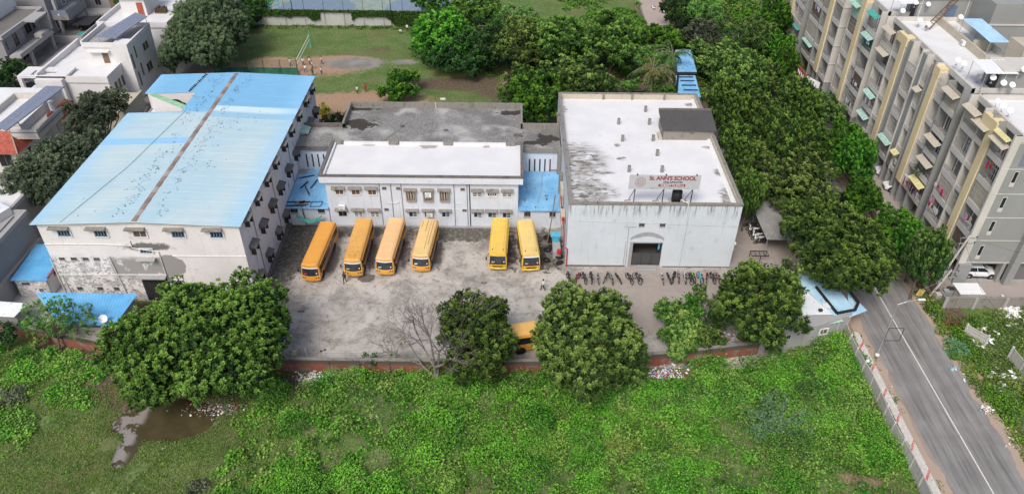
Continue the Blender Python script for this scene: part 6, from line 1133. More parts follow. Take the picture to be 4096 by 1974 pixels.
part(H, 'balcony', M['apt_light'], lambda b: (b.box(-73.0, -69.2, 98.6, 106, 4.6, 5.0), b.box(-73.0, -69.2, 98.5, 98.7, 5.0, 6.2), b.box(-69.4, -69.2, 98.7, 106, 5.0, 6.1), b.box(-77, -72, 108, 108.3, 6.3, 7.3), b.box(-77.2, -76.9, 100, 108, 6.3, 7.3), b.box(-90, -72, 99.4, 99.6, 6.3, 6.9))); part(H, 'roof', M['fresh_white'], lambda b: b.box(-90, -72.0, 99.6, 112, 6.3, 6.35)); part(H, 'balcony_bar', M['shutter_blue'], lambda b: (b.box(-69.17, -69.1, 98.6, 106, 5.5, 5.6), b.box(-73, -69.2, 98.42, 98.5, 5.7, 5.8)))
part(H, 'rounded_column', M[W_], lambda b: b.cyl(-70.6, 106.3, 0, 6.9, .5, n=12)); window(H, 'plain', -74.2, 96.78, 1.1, 1.9, 1.9); window(H, 'plain', -72.38, 100, 1.0, .7, 1.4, 90)
t = thing('solar_array', 'long purple-grey solar panel rack over the red roofed house', 'solar panels', (-71, 100, 6.4)); solar(t, (-72.6, 95.4, 8.3), (-70.4, 94.2, 8.3), (-68.3, 107.4, 8.8), (-71.2, 107.6, 8.8), 2, 9)
H = thing('grey_corner_house', 'house with a tall blank grey side wall at the left edge beside the outhouse', 'house', (-68, 74, 0))
part(H, 'wall', M['house_grey'], lambda b: (b.box(-80, -59.3, 64, 76.9, 0, 6.5), b.box(-80, -61.3, 76.9, 83.5, 0, 6.5))); part(H, 'roof', M['bld_grey'], lambda b: b.box(-80, -59.4, 64, 76.8, 6.5, 6.55)); part(H, 'white_roof', M['fresh_white'], lambda b: b.box(-80, -61.4, 77, 83.4, 6.5, 6.6)); part(H, 'parapet', M['bld_grey'], lambda b: (b.box(-59.6, -59.2, 64, 77, 6.5, 7.0), b.box(-64, -59.6, 76.7, 77.0, 6.5, 7.0), b.box(-61.6, -61.2, 77.0, 83.6, 6.5, 7.0), b.box(-60.6, -60.4, 66, 76, 6.5, 6.75))); part(H, 'plinth', M['bld_grey'], lambda b: b.box(-59.3, -58.9, 64, 77, 0, 2.8)); window(H, 'plain', -59.28, 69.2, .8, 1.4, 1.9, 90)
t = thing('white_canopy', 'white sloping plastic canopy on the grey corner house roof', 'canopy', (-62, 76.5, 6.6)); part(t, 'sheet', M['sheet_white'], lambda b: b.ribbed((-66, 73.4, 8.3), (-62.3, 72.6, 7.6), (-60.8, 76.6, 7.6), (-64, 77.8, 8.3), 4, .01)); part(t, 'post', M['dark'], lambda b: (b.tube((-62.2, 72.8, 6.5), (-62.3, 72.7, 7.6), .04), b.tube((-60.9, 76.5, 6.5), (-60.9, 76.5, 7.6), .04))); part(t, 'side_panel', M['bld_white'], lambda b: b.quad((-62.3, 72.6, 6.6), (-60.8, 76.6, 6.6), (-60.8, 76.6, 7.55), (-62.3, 72.6, 7.55)))
# ------------------------------------------------------------------ school buses
def paint(name, col, dirt=0.0, marks=None, rough=.38):
    t = NT(name, rough, .45); c = t.mix(t.ramp(t.noise(.5, 5), .3, .7), tuple(x*.95 for x in col), tuple(min(1, x*1.04) for x in col))
    if dirt: c = t.mix(t.m('MULTIPLY', t.ramp(t.noise(3.2, 8, rough=.75), .60, .66), dirt), c, (.14, .085, .03))
    if dirt:
        y = t.xyz()[1]; c = t.mix(t.m('MULTIPLY', t.ramp(t.m('FRACT', t.m('DIVIDE', y, 1.18)), .035, .0), .45), c, (.25, .14, .05)); c = t.mix(t.m('MULTIPLY', t.ramp(t.noise(.9, 7, t.scale(t.pos(), (2.5, .5, 1))), .52, .70), .30), c, (.50, .38, .26))
    return t.done(c)
BCOL = [((.76, .335, .045), (.77, .36, .065), .12), ((.72, .33, .045), (.74, .40, .10), .85), ((.74, .35, .06), (.80, .50, .24), .12), ((.72, .36, .06), (.78, .53, .22), .12), ((.78, .50, .05), (.79, .53, .10), .25), ((.78, .50, .05), (.80, .58, .20), .25), ((.76, .38, .05), (.79, .46, .13), .1)]
M['maroon'] = plain('maroon_panel', (.20, .075, .05), .45); M['dred'] = plain('dark_red_band', (.22, .03, .02), .4)
M['screen'] = plain('windscreen_glass', (.028, .034, .042), .05, .9, var=.5, sc=1.2)
_whl = {}
def wheel_mesh(r, wd):
    if (r, wd) not in _whl:
        b = MB(); b.tube((-wd/2, 0, 0), (wd/2, 0, 0), r, n=18); b2 = MB(); b2.tube((-wd/2-.01, 0, 0), (wd/2+.01, 0, 0), r*.52, n=12); b2.tube((-wd/2-.04, 0, 0), (wd/2+.04, 0, 0), r*.16, n=8); _whl[(r, wd)] = (b.mesh('wheel', M['black']), b2.mesh('rim', M['steel']))
    return _whl[(r, wd)]
def put_wheel(t, x, y, r, wd):
    a, b = wheel_mesh(r, wd); o = bpy.data.objects.new('wheel', a); COL.objects.link(o); o.parent = t; o.location = (x, y, r); q = bpy.data.objects.new('rim', b); COL.objects.link(q); q.parent = o
def lpart(t, name, mat, fn, smooth=False):
    b = MB(); fn(b); r = None
    for q in (b.split() if name in ('bumper_slot', 'roof_rail', 'roof_vent') else [b]):
        o = q.build(name, mat, None, smooth=smooth); o.parent = t; r = r or o
    return r
def bus(i, x, y, heading, L, label, kind):
    body, roof, dirt = BCOL[i]; t = thing('school_bus', label, 'bus', (x, y, 0.02), 'school buses in the yard', rad(heading+90))
    mb_, mr = paint('bus_paint_%s' % 'abcdefg'[i], body), paint('bus_roof_%s' % 'abcdefg'[i], roof, dirt); W = 1.12
    Z = [.42, .75, 1.05, 1.35, 1.9, 2.3, 2.55, 2.70, 2.80, 2.87, 2.90]; hw = [W-.04, W, W, W, W-.02, W-.05, W-.08, W-.12, W-.22, W-.42, W-.8]
    if kind == 'A': yf = lambda z, xx: -L/2+max(0, (z-1.1))*.16+.24*(xx/W)**2+(0 if z > .6 else .05)-(.10 if 2.5 < z < 2.85 else 0)
    else: yf = lambda z, xx: -L/2+max(0, (z-1.2))*.10+.10*(xx/W)**2
    yr = lambda z: L/2-max(0, (z-2.5))*.5
    def shell(b):
        n = len(b.v); P = [(-w_, z) for w_, z in zip(hw, Z)]+[(w_, z) for w_, z in zip(hw[::-1], Z[::-1])]
        for s in (0, 1):
            for xx, z in P: b.v.append((xx, yf(z, xx) if s == 0 else yr(z), z))
        k = len(P)
        for j in range(k-1):
            b.f.append((n+j, n+k+j, n+k+j+1, n+j+1)); b.m.append(1 if P[j][1] > 2.5 and P[j+1][1] > 2.5 else 0)
        for j in range(len(Z)-1):
            for q in range(6):
                g = lambda jj, u: (hw[jj]*(2*u-1), yf(Z[jj], hw[jj]*(2*u-1)), Z[jj]); b.quad(g(j, q/6), g(j, (q+1)/6), g(j+1, (q+1)/6), g(j+1, q/6), 1 if Z[j] >= 2.55 else 0)
            b.quad((-hw[j], yr(Z[j]), Z[j]), (-hw[j+1], yr(Z[j+1]), Z[j+1]), (hw[j+1], yr(Z[j+1]), Z[j+1]), (hw[j], yr(Z[j]), Z[j]))
        b.quad((-hw[0], -L/2+.3, Z[0]), (-hw[0], L/2, Z[0]), (hw[0], L/2, Z[0]), (hw[0], -L/2+.3, Z[0]))
    lpart(t, 'body', [mb_, mr], shell)
    def curved(b, z0, z1, u0, u1, off, nz=3, m=0, drop=0):
        wz = lambda z: float(np.interp(z, Z, hw))
        for a in range(nz):
            for q in range(8):
                g = lambda aa, qq: (lambda z, u: (wz(z)*(2*u-1), yf(z, wz(z)*(2*u-1))-off, z-drop*(1-(2*u-1)**2)*(1-aa/nz)))(z0+(z1-z0)*aa/nz, u0+(u1-u0)*qq/8); b.quad(g(a, q), g(a, q+1), g(a+1, q+1), g(a+1, q), m)
    zt = 2.22 if kind == 'A' else 2.36
    ws = lpart(t, 'windscreen', M['screen'], lambda b: curved(b, 1.30, zt, .05, .95, .018, drop=.10 if kind == 'A' else 0))
    lpart(ws, 'dashboard_clutter', M['white_gloss'] if i in (3,) else M['red'] if i == 0 else M['mint'], lambda b: b.box(-.75, -.35, yf(1.5, .55)-.03, yf(1.5, .55)-.022, 1.42, 1.62)); lpart(ws, 'round_sticker', M['white_gloss'], lambda b: b.tube((.78, yf(1.55, .78)-.025, 1.58), (.78, yf(1.55, .78)-.035, 1.58), .09, n=10))
    lpart(ws, 'wiper', M['black'], lambda b: (b.tube((-.1, yf(1.35, 0)-.03, 1.27), (-.6, yf(1.7, .6)-.03, 1.62), .012, n=4), b.tube((.1, yf(1.35, 0)-.03, 1.27), (.6, yf(1.7, .6)-.03, 1.62), .012, n=4)))
    if kind == 'A' or i == 5: lpart(t, 'visor_band', M['white_gloss'], lambda b: curved(b, zt, zt+.2, .04, .96, .03, 1))
    if i == 3: lpart(t, 'destination_board', M['black'], lambda b: curved(b, zt+.24, zt+.36, .08, .92, .035, 1))
    if kind == 'B': lpart(t, 'red_band', M['dred'], lambda b: curved(b, 1.14, 1.30, .02, .98, .016, 1)); lpart(t, 'grille', M['black'], lambda b: curved(b, .78, .98, .24, .76, .02, 1)); lpart(t, 'number_plate', M['white_gloss'], lambda b: curved(b, .56, .68, .38, .62, .035, 1))
    else: lpart(t, 'number_plate', M['lemon'], lambda b: curved(b, .60, .72, .42, .60, .02, 1)); lpart(t, 'bumper_slot', M['black'], lambda b: (curved(b, .54, .60, .28, .36, .02, 1), curved(b, .54, .60, .64, .72, .02, 1)))
    for s in (-1, 1):
        u = (.04, .24) if s < 0 else (.76, .96); hl = lpart(t, 'headlight', M['black'], lambda b: curved(b, .86, 1.02 if kind == 'A' else .97, *u, .02, 1)); lpart(hl, 'lamp', M['white_gloss'], lambda b: b.ball(((u[0]+u[1]-1)*W, yf(.93, (u[0]+u[1]-1)*W)-.02, .93), .055, n=8, k=4)); lpart(t, 'indicator', M['orange_cloth'], lambda b: b.box(s*(W-.1)-.05, s*(W-.1)+.05, yf(.8, W)-.02, yf(.8, W)+.05, .72, .80))
        mi = lpart(t, 'mirror', M['black'], lambda b: (b.tube((s*W, -L/2+.5, 2.3), (s*(W+.28), -L/2+.2, 2.15), .02, n=4), b.box(s*(W+.28)-.08, s*(W+.28)+.08, -L/2+.12, -L/2+.2, 1.75, 2.15)))
        nwin = int((L-1.6)/.95); y0 = -L/2+1.2
        lpart(t, 'window_band', M['black'], lambda b: b.box(s*(W-.045), s*(W+.004), -L/2+.75, L/2-.35, 1.42, 2.32))
        for k in range(nwin): lpart(t, 'side_window', M['glass'], lambda b: b.box(s*(W-.01), s*(W+.012), y0+k*.95, y0+k*.95+.84, 1.5, 2.24))
        lpart(t, 'drip_rail', mb_, lambda b: b.box(s*(W-.06), s*(W+.03), -L/2+.7, L/2-.2, 2.36, 2.42))
        lpart(t, 'skirt_panel', M['maroon'], lambda b: b.box(s*(W-.01), s*(W+.008), -L/2+2.2, L/2-2.6, .62, 1.28)); lpart(t, 'rub_rail', M['frame_white'] if i < 4 else M['dred'], lambda b: b.box(s*W, s*(W+.014), -L/2+2.2, L/2-2.6, .95, 1.06))
        for yy in (-L/2+1.55, L/2-2.2): put_wheel(t, s*(W-.18), yy, .43, .28); lpart(t, 'wheel_arch', M['black'], lambda b: b.tube((s*(W-.02), yy, .46), (s*(W+.006), yy, .46), .54, n=18))
    lpart(t, 'driver_door', mb_, lambda b: b.box(W-.02, W+.02, -L/2+.62, -L/2+1.12, .6, 1.35))
    lpart(t, 'rear_window', M['glass'], lambda b: b.box(-.8, .8, L/2-.0, L/2+.012, 1.5, 2.2))
    if i == 1: lpart(t, 'roof_hatch', mb_, lambda b: b.box(-.38, .3, -L/2+.55, -L/2+1.0, 2.88, 2.98))
    if i in (3,): lpart(t, 'roof_rail', M['dark'], lambda b: (b.box(.62, .66, -L/2+2.4, L/2-.4, 2.875, 2.9), b.box(-.72, -.68, L/2-2.2, L/2-.5, 2.875, 2.9), b.box(-.12, -.08, L/2-3, L/2-.4, 2.90, 2.93), b.box(.30, .33, -L/2+1.4, L/2-.6, 2.895, 2.92)))
    if i in (4, 5): lpart(t, 'roof_panel', mr, lambda b: b.box(-.66, .66, -L/2+1.0, L/2-.7, 2.82, 2.915)); lpart(t, 'roof_vent', M['dark'], lambda b: (b.box(-.72, -.6, -L/2+.75, -L/2+.9, 2.84, 2.93), b.box(.6, .72, -L/2+.75, -L/2+.9, 2.84, 2.93)))
    return t
BL = ['orange school bus farthest left, nearest to the long blue roofed building', 'orange school bus with dark leaf litter spread over its roof', 'orange school bus with a pale faded peach roof, third from the left', 'orange school bus with a pale yellow roof and dark roof rails', 'yellow school bus with no white visor band, in front of the right windows', 'yellow school bus with a white visor band, standing beside the tyre dump']
for i, (x, y, h, L) in enumerate(BUSES): bus(i, x, y, h, L, BL[i], 'A' if i < 4 else 'B')
bus(6, -1.2, 60.75, 193.0, 8.6, 'orange bus half hidden between two trees behind the front brick wall', 'A')
b = MB(); rng = random.Random(9)
for _ in range(150):
    v = rng.random(); u = rng.uniform(-.85, .85); yy = rng.triangular(-4.3, 4.0, -3.4); a = rng.random()*6.28; r = rng.uniform(.03, .08); c_ = Vector((u, yy, 2.915-(.05 if abs(u) > .6 else 0))); k = len(b.v); q = Vector((math.cos(a), math.sin(a), 0))*r; w2 = Vector((-math.sin(a), math.cos(a), 0))*r*.45; b.quad(c_-q, c_-w2, c_+q+Vector((0, 0, .02)), c_+w2)
o = b.build('leaf_litter', M['rust'], off=(0, 0, 0)); o.location = (BUSES[1][0], BUSES[1][1], .02); o.rotation_euler = (0, 0, rad(BUSES[1][2]+90)); tag(o, 'dry brown leaves lying over the roof of the second bus', 'leaves', kind='stuff')

# ------------------------------------------------------------------ cars and two-wheelers
def car(x, y, rz, col, label, L=4.3, W=1.78, Hh=1.6, cat='car'):
    t = thing('parked_car', label, cat, (x, y, .1), None, rad(rz)); h = W/2; mt = paint('car_paint_'+label[:5].replace(' ', '_'), col, rough=.25)
    S = [(-L/2, .55, .95), (-L/2+.12, .35, 1.0), (-L*.28, .3, 1.05), (L*.10, .3, 1.05), (L*.22, .3, 1.02), (L*.42, .32, .92), (L/2-.04, .4, .75), (L/2, .45, .62)]
    def lower(b):
        n = len(b.v); k = len(S)
        for yy, z0, z1 in S:
            tp = .12 if abs(yy) > L*.4 else 0
            b.v += [(-h+.05+tp, yy, z0), (-h+tp, yy, (z0+z1)/2), (-h+.10+tp, yy, z1), (h-.10-tp, yy, z1), (h-tp, yy, (z0+z1)/2), (h-.05-tp, yy, z0)]
        for j in range(k-1):
            for q in range(6): a = n+j*6+q; c = n+j*6+(q+1) % 6; b.f.append((a, c, c+6, a+6)); b.m.append(0)
        b.f += [tuple(range(n+5, n-1, -1)), tuple(range(n+(k-1)*6, n+k*6))]; b.m += [0, 0]
    lpart(t, 'body', mt, lower, False)
    q0 = [(-h+.12, -L*.44, 1.0), (h-.12, -L*.44, 1.0), (h-.12, L*.24, 1.02), (-h+.12, L*.24, 1.02)]; q1 = [(-h+.3, -L*.36, Hh-.04), (h-.3, -L*.36, Hh-.04), (h-.3, L*.06, Hh-.04), (-h+.3, L*.06, Hh-.04)]
    lpart(t, 'windows', M['glass'], lambda b: b.hexa(q0+q1)); lpart(t, 'roof', mt, lambda b: (b.hexa([(-h+.27, -L*.37, Hh-.06), (h-.27, -L*.37, Hh-.06), (h-.27, L*.07, Hh-.06), (-h+.27, L*.07, Hh-.06), (-h+.34, -L*.34, Hh), (h-.34, -L*.34, Hh), (h-.34, L*.04, Hh), (-h+.34, L*.04, Hh)]), [b.tube(Vector(q0[a]).lerp(Vector(q0[c]), u)+Vector((0, 0, 0)), Vector(q1[a]).lerp(Vector(q1[c]), u), .035, n=4) for a, c, u in ((0, 3, 0), (0, 3, .5), (0, 3, 1), (1, 2, 0), (1, 2, .5), (1, 2, 1))]))
    for s in (-1, 1):
        lpart(t, 'headlight', M['white_gloss'], lambda b: b.box(s*(h-.42), s*(h-.16), L/2-.12, L/2+.0, .66, .8)); lpart(t, 'tail_light', M['red'], lambda b: b.box(s*(h-.32), s*(h-.12), -L/2-.01, -L/2+.1, .78, .95)); lpart(t, 'mirror', mt, lambda b: b.box(s*(h-.06), s*(h+.14), L*.16, L*.21, 1.02, 1.16)); lpart(t, 'sill', M['black'], lambda b: b.box(s*(h-.06), s*(h+.01), -L*.3, L*.3, .26, .4))
        for yy in (-L*.31, L*.31): put_wheel(t, s*(h-.1), yy, .34, .2); lpart(t, 'wheel_arch', M['black'], lambda b: b.tube((s*(h-.05), yy, .38), (s*(h+.004), yy, .38), .42, n=16))
    lpart(t, 'grille', M['black'], lambda b: b.box(-.5, .5, L/2-.03, L/2+.01, .5, .62)); return t
car(58.0, 74.75, -92, (.72, .73, .75), 'white suv parked under the nearest apartment block, black wheels', 4.3, 1.8, 1.62, 'suv')
p = at(3570, 765, .6); car(56.0, 94.3, 84, (.74, .74, .76), 'white car under the second apartment block, nearer of the two'); car(56.4, 98.4, 80, (.72, .73, .75), 'white car under the second apartment block, farther of the two')
p = at(3345, 800, .5); car(p.x, p.y, 40, (.02, .02, .022), 'black car on the road glimpsed between tree crowns', 3.9, 1.7, 1.5)
p = at(120, 375, .6); car(p.x-1, p.y+1, 150, (.02, .02, .03), 'dark car parked in the lane left of the white porch pillars'); car(-87.6, 153, 90, (.03, .035, .05), 'dark car under the flat porch roof of the tan house')
def two_wheeler(x, y, rz, lab, cm, group, lean=8):
    t = thing('scooter', lab, 'scooter', (x, y, .04), group, rad(rz)); t.rotation_euler.y = rad(lean)
    for yy in (-.6, .62): lpart(t, 'wheel', M['black'], lambda b: b.torus((0, yy, .25), (1, 0, 0), .2, .055, n=14, k=6))
    lpart(t, 'body', cm, lambda b: (b.hexa([(-.14, -.8, .38), (.14, -.8, .38), (.13, -.05, .25), (-.13, -.05, .25), (-.1, -.85, .68), (.1, -.85, .68), (.14, -.1, .66), (-.14, -.1, .66)]), b.box(-.13, .13, -.1, .4, .24, .32), b.hexa([(-.2, .38, .28), (.2, .38, .28), (.12, .46, .28), (-.12, .46, .28), (-.16, .28, .92), (.16, .28, .92), (.1, .38, .95), (-.1, .38, .95)])))
    lpart(t, 'seat', M['black'], lambda b: b.hexa([(-.13, -.82, .68), (.13, -.82, .68), (.13, -.1, .66), (-.13, -.1, .66), (-.1, -.78, .78), (.1, -.78, .78), (.1, -.14, .75), (-.1, -.14, .75)])); lpart(t, 'handlebar', M['dark'], lambda b: (b.tube((-.32, .22, 1.0), (.32, .22, 1.0), .02, n=5), b.tube((0, .24, 1.0), (0, .6, .3), .03, n=5))); lpart(t, 'headlight', M['white_gloss'], lambda b: b.ball((0, .4, .9), .07, n=8, k=4)); return t
WG, DK = M['white_gloss'], M['dark']
for i, (px, py, m_, lab) in enumerate(((3000, 900, DK, 'dark scooter at the far end of the row left of the parking shelter'), (3010, 915, WG, 'white scooter second from the far end beside the parking shelter'), (3018, 928, DK, 'dark scooter between two white ones beside the parking shelter'), (3024, 938, WG, 'white scooter, middle of the row beside the parking shelter'), (3031, 950, WG, 'white scooter nearest to the black bed frame'), (3040, 965, DK, 'dark scooter at the near end of the row by the bed frame'))): p = at(px, py, .4); two_wheeler(p.x, p.y, 80+i*3, lab, m_, 'scooters parked by the shelter')
for px, py, m_, lab in ((3190, 905, DK, 'dark scooter partly under the right side of the parking shelter'), (3215, 925, WG, 'white scooter right of the parking shelter under the tree'), (3180, 880, DK, 'dark scooter behind the right side of the parking shelter')): p = at(px, py, .4); two_wheeler(p.x+.8, p.y, 60, lab, m_, 'scooters parked by the shelter')
p = at(2612, 30, .4); two_wheeler(p.x, p.y, 15, 'pale scooter with a pink cover on the far concrete path', WG, 'scooters on the far path'); p = at(2648, 45, .4); two_wheeler(p.x, p.y, 40, 'white scooter at the tree edge of the far concrete path', WG, 'scooters on the far path')
for px, py, lab in ((2960, 150, 'white scooter glimpsed in the dark gap between the trees'), (2972, 165, 'dark scooter in the gap between the trees on the lane')): p = at(px, py, .4); two_wheeler(p.x, p.y, 70, lab, WG if 'white' in lab else DK, 'scooters in the tree gap')
def bicycle(x, y, rz, lab, cm, lean):
    t = thing('bicycle', lab, 'bicycle', (x, y, .03), 'bicycles along the hall front', rad(rz)); t.rotation_euler.y = rad(lean); t.scale = (1.22,)*3
    for yy in (-.52, .52): w_ = lpart(t, 'wheel', M['black'], lambda b: b.torus((0, yy, .34), (1, 0, 0), .31, .036, n=18, k=5)); lpart(w_, 'spokes', M['steel'], lambda b: [b.tube((0, yy, .34), (0, yy+.3*math.cos(a), .34+.3*math.sin(a)), .006, n=3) for a in [k*math.pi/5 for k in range(10)]])
    lpart(t, 'frame', cm, lambda b: [b.tube(a, c, .036, n=5) for a, c in (((0, .36, .80), (0, -.12, .72)), ((0, .36, .74), (0, 0, .32)), ((0, -.12, .78), (0, 0, .32)), ((0, -.12, .74), (0, -.52, .34)), ((0, 0, .32), (0, -.52, .34)), ((.05, .36, .85), (.04, .52, .34)), ((-.05, .36, .85), (-.04, .52, .34)))]); lpart(t, 'mudguard', M['dark'], lambda b: [b.quad((-.04, -.52+.37*math.cos(a), .34+.37*math.sin(a)), (.04, -.52+.37*math.cos(a), .34+.37*math.sin(a)), (.04, -.52+.37*math.cos(a+.35), .34+.37*math.sin(a+.35)), (-.04, -.52+.37*math.cos(a+.35), .34+.37*math.sin(a+.35))) for a in [.5+.35*k for k in range(6)]])
    lpart(t, 'saddle', M['black'], lambda b: b.hexa([(-.09, -.28, .86), (.09, -.28, .86), (.03, .04, .86), (-.03, .04, .86), (-.07, -.26, .92), (.07, -.26, .92), (.02, .03, .90), (-.02, .03, .90)])); lpart(t, 'handlebar', M['steel'], lambda b: (b.tube((-.28, .26, .98), (.28, .26, .98), .018, n=5), b.tube((0, .34, .8), (0, .30, .99), .02, n=5))); lpart(t, 'carrier', M['dark'], lambda b: b.box(-.07, .07, -.72, -.3, .70, .73)); lpart(t, 'pedals', M['dark'], lambda b: (b.tube((-.16, .02, .2), (.0, .02, .32), .015, n=4), b.tube((.16, -.02, .44), (0, -.02, .32), .015, n=4))); return t
BK = [(2182+x/2.954, m_, l) for x, m_, l in ((265, 'dark', 'dark bicycle closest to the hall corner and the red pipe foot'), (378, 'red', 'bicycle with a bright red frame, second from the left'), (445, 'dark', 'black bicycle just right of the bright red one'), (532, 'dark', 'black bicycle with a tall handlebar, fourth from the left'), (630, 'steel', 'silver-grey bicycle in the middle of the left group'), (702, 'dark', 'black bicycle right of the silver-grey one'), (775, 'steel', 'grey bicycle, third before the doorway group'), (870, 'dark', 'black bicycle leaning away in front of the drainpipes'), (985, 'dark', 'black bicycle, first of the two left of the doorway step'), (1070, 'dark', 'black bicycle touching the left side of the doorway step'))]
BK += [(2580+x/2.954, m_, l) for x, m_, l in ((215, 'white_gloss', 'white bicycle first right of the doorway step'), (288, 'dark', 'black bicycle second right of the doorway step'), (350, 'dark', 'black bicycle third right of the doorway step'), (395, 'steel', 'silver bicycle lying askew in the right group'), (470, 'white_gloss', 'white framed bicycle slanting across its neighbours'), (510, 'dark', 'black bicycle left of the lime one'), (570, 'lime', 'bicycle with a lime green frame'), (640, 'sky', 'bicycle with a bright sky blue frame'), (725, 'red', 'bicycle with a red frame in the right group'), (785, 'dark', 'black upright bicycle second from the right end'), (855, 'maroon', 'maroon bicycle at the right end by the tree'))]
M['lime'] = plain('lime_paint', (.45, .62, .08), .4); M['sky'] = plain('sky_paint', (.06, .45, .6), .4)
rng = random.Random(12)
for px, m_, l in BK: p = at(px, 1112, .3); bicycle(p.x, min(p.y, 75.2)-.02+rng.uniform(-.25, .1), rng.uniform(-24, 26), l, M[m_], rng.uniform(-20, 20))

# ------------------------------------------------------------------ people: one skinned body each, poses differ
def person_mesh(name, pose, shirt, pants, Ht=1.68):
    a = dict(stand=dict(la=(.28, .02, 1.02), lh=(.30, .08, .78), ra=(-.28, .02, 1.02), rh=(-.30, .08, .78), lk=(.11, .03, .47), lf=(.12, 0, .06), rk=(-.11, .03, .47), rf=(-.12, 0, .06)),
             walk=dict(la=(.27, -.10, 1.04), lh=(.26, .06, .86), ra=(-.27, .12, 1.06), rh=(-.24, .30, .92), lk=(.10, .20, .50), lf=(.10, .22, .07), rk=(-.10, -.06, .48), rf=(-.10, -.30, .10)),
             ready=dict(la=(.32, .18, 1.10), lh=(.24, .42, 1.12), ra=(-.32, .18, 1.10), rh=(-.24, .42, 1.14), lk=(.19, .12, .46), lf=(.26, -.02, .06), rk=(-.19, .12, .46), rf=(-.26, -.02, .06)),
             reach=dict(la=(.34, .05, 1.50), lh=(.36, .14, 1.78), ra=(-.32, .08, 1.10), rh=(-.42, .22, .92), lk=(.14, .05, .47), lf=(.2, -.08, .06), rk=(-.14, .12, .48), rf=(-.2, .16, .07)),
             crouch=dict(la=(.3, .30, .62), lh=(.22, .5, .45), ra=(-.3, .30, .62), rh=(-.22, .5, .45), lk=(.2, .32, .46), lf=(.16, .02, .06), rk=(-.2, .32, .46), rf=(-.16, .02, .06)))[pose]
    dz = -.45 if pose == 'crouch' else 0; fy = .22 if pose == 'crouch' else (.08 if pose == 'ready' else 0)
    V = [(0, 0, .93+dz), (0, fy*.4, 1.12+dz), (0, fy*.8, 1.34+dz), (0, fy, 1.44+dz), (0, fy+.01, 1.53+dz), (0, fy+.02, 1.68+dz), (.17, fy*.8, 1.40+dz), a['la'], a['lh'], (-.17, fy*.8, 1.40+dz), a['ra'], a['rh'], (.10, 0, .88+dz), a['lk'], a['lf'], (a['lf'][0]+.01, a['lf'][1]+.17, .04), (-.10, 0, .88+dz), a['rk'], a['rf'], (a['rf'][0]-.01, a['rf'][1]+.17, .04)]
    E_ = [(0, 1), (1, 2), (2, 3), (3, 4), (4, 5), (2, 6), (6, 7), (7, 8), (2, 9), (9, 10), (10, 11), (0, 12), (12, 13), (13, 14), (14, 15), (0, 16), (16, 17), (17, 18), (18, 19)]
    Rr = [.15, .145, .165, .065, .095, .085, .075, .05, .04, .075, .05, .04, .105, .07, .05, .04, .105, .07, .05, .04]
    k = Ht/1.76; me = bpy.data.meshes.new(name); me.from_pydata([(x*k, y*k, z*k) for x, y, z in V], E_, []); ob = bpy.data.objects.new(name, me); COL.objects.link(ob)
    sk = ob.modifiers.new('s', 'SKIN'); sk.use_smooth_shade = True
    for i, r in enumerate(Rr): me.skin_vertices[0].data[i].radius = (r*k, r*k*(.78 if i in (0, 1, 2) else 1))
    me.skin_vertices[0].data[0].use_root = True; sb = ob.modifiers.new('u', 'SUBSURF'); sb.levels = sb.render_levels = 1
    dg = bpy.context.evaluated_depsgraph_get(); out = bpy.data.meshes.new_from_object(ob.evaluated_get(dg)); bpy.data.objects.remove(ob)
    out.materials.clear(); [out.materials.append(m_) for m_ in (M[shirt], M[pants], M['skin'], M['black'])]
    la, ra = Vector(a['lh'])*k, Vector(a['rh'])*k
    for p in out.polygons:
        c = p.center; z = c.z/k-dz*0
        if c.z > (1.47+dz)*k and abs(c.x) < .13: mi = 2
        elif min((c-la).length, (c-ra).length) < .17 or (min((c-Vector(a['la'])*k).length, (c-Vector(a['ra'])*k).length) < .09): mi = 2
        elif z < .09: mi = 3
        elif z < .90+dz or (pose == 'crouch' and z < .5): mi = 1
        else: mi = 0
        p.material_index = mi
    b = MB(); hc = (0, (fy-.01)*k, (1.655+dz)*k); b.ball(hc, .118*k, n=10, k=6, sc=(1, 1.05, 1.0)); hair = b.mesh('hair', M['hair'])
    for v in hair.vertices:
        if v.co.z < hc[2]-.03*k and v.co.y > hc[1]: v.co.y = hc[1]-.02; 
    b = MB(); b.hexa([(-.012, hc[1]+.085, hc[2]-.03), (.012, hc[1]+.085, hc[2]-.03), (.012, hc[1]+.12, hc[2]-.03), (-.012, hc[1]+.12, hc[2]-.03), (-.006, hc[1]+.085, hc[2]+.015), (.006, hc[1]+.085, hc[2]+.015), (.006, hc[1]+.1, hc[2]+.015), (-.006, hc[1]+.1, hc[2]+.015)])
    nose = b.mesh('nose', M['skin']); return out, hair, nose
_PM = {}
def person(x, y, rz, lab, pose, shirt, pants, grp=None, Ht=1.62):
    key = (pose, shirt, pants, Ht)
    if key not in _PM: _PM[key] = person_mesh('body', pose, shirt, pants, Ht)
    me, hr, ns = _PM[key]; t = thing('person', lab, 'person', (x, y, .03), grp, rad(rz))
    for m_, n_ in ((me, 'body'), (hr, 'hair'), (ns, 'nose')): o = bpy.data.objects.new(n_, m_); COL.objects.link(o); o.parent = t
    return t
G1 = 'players on the volleyball ground'
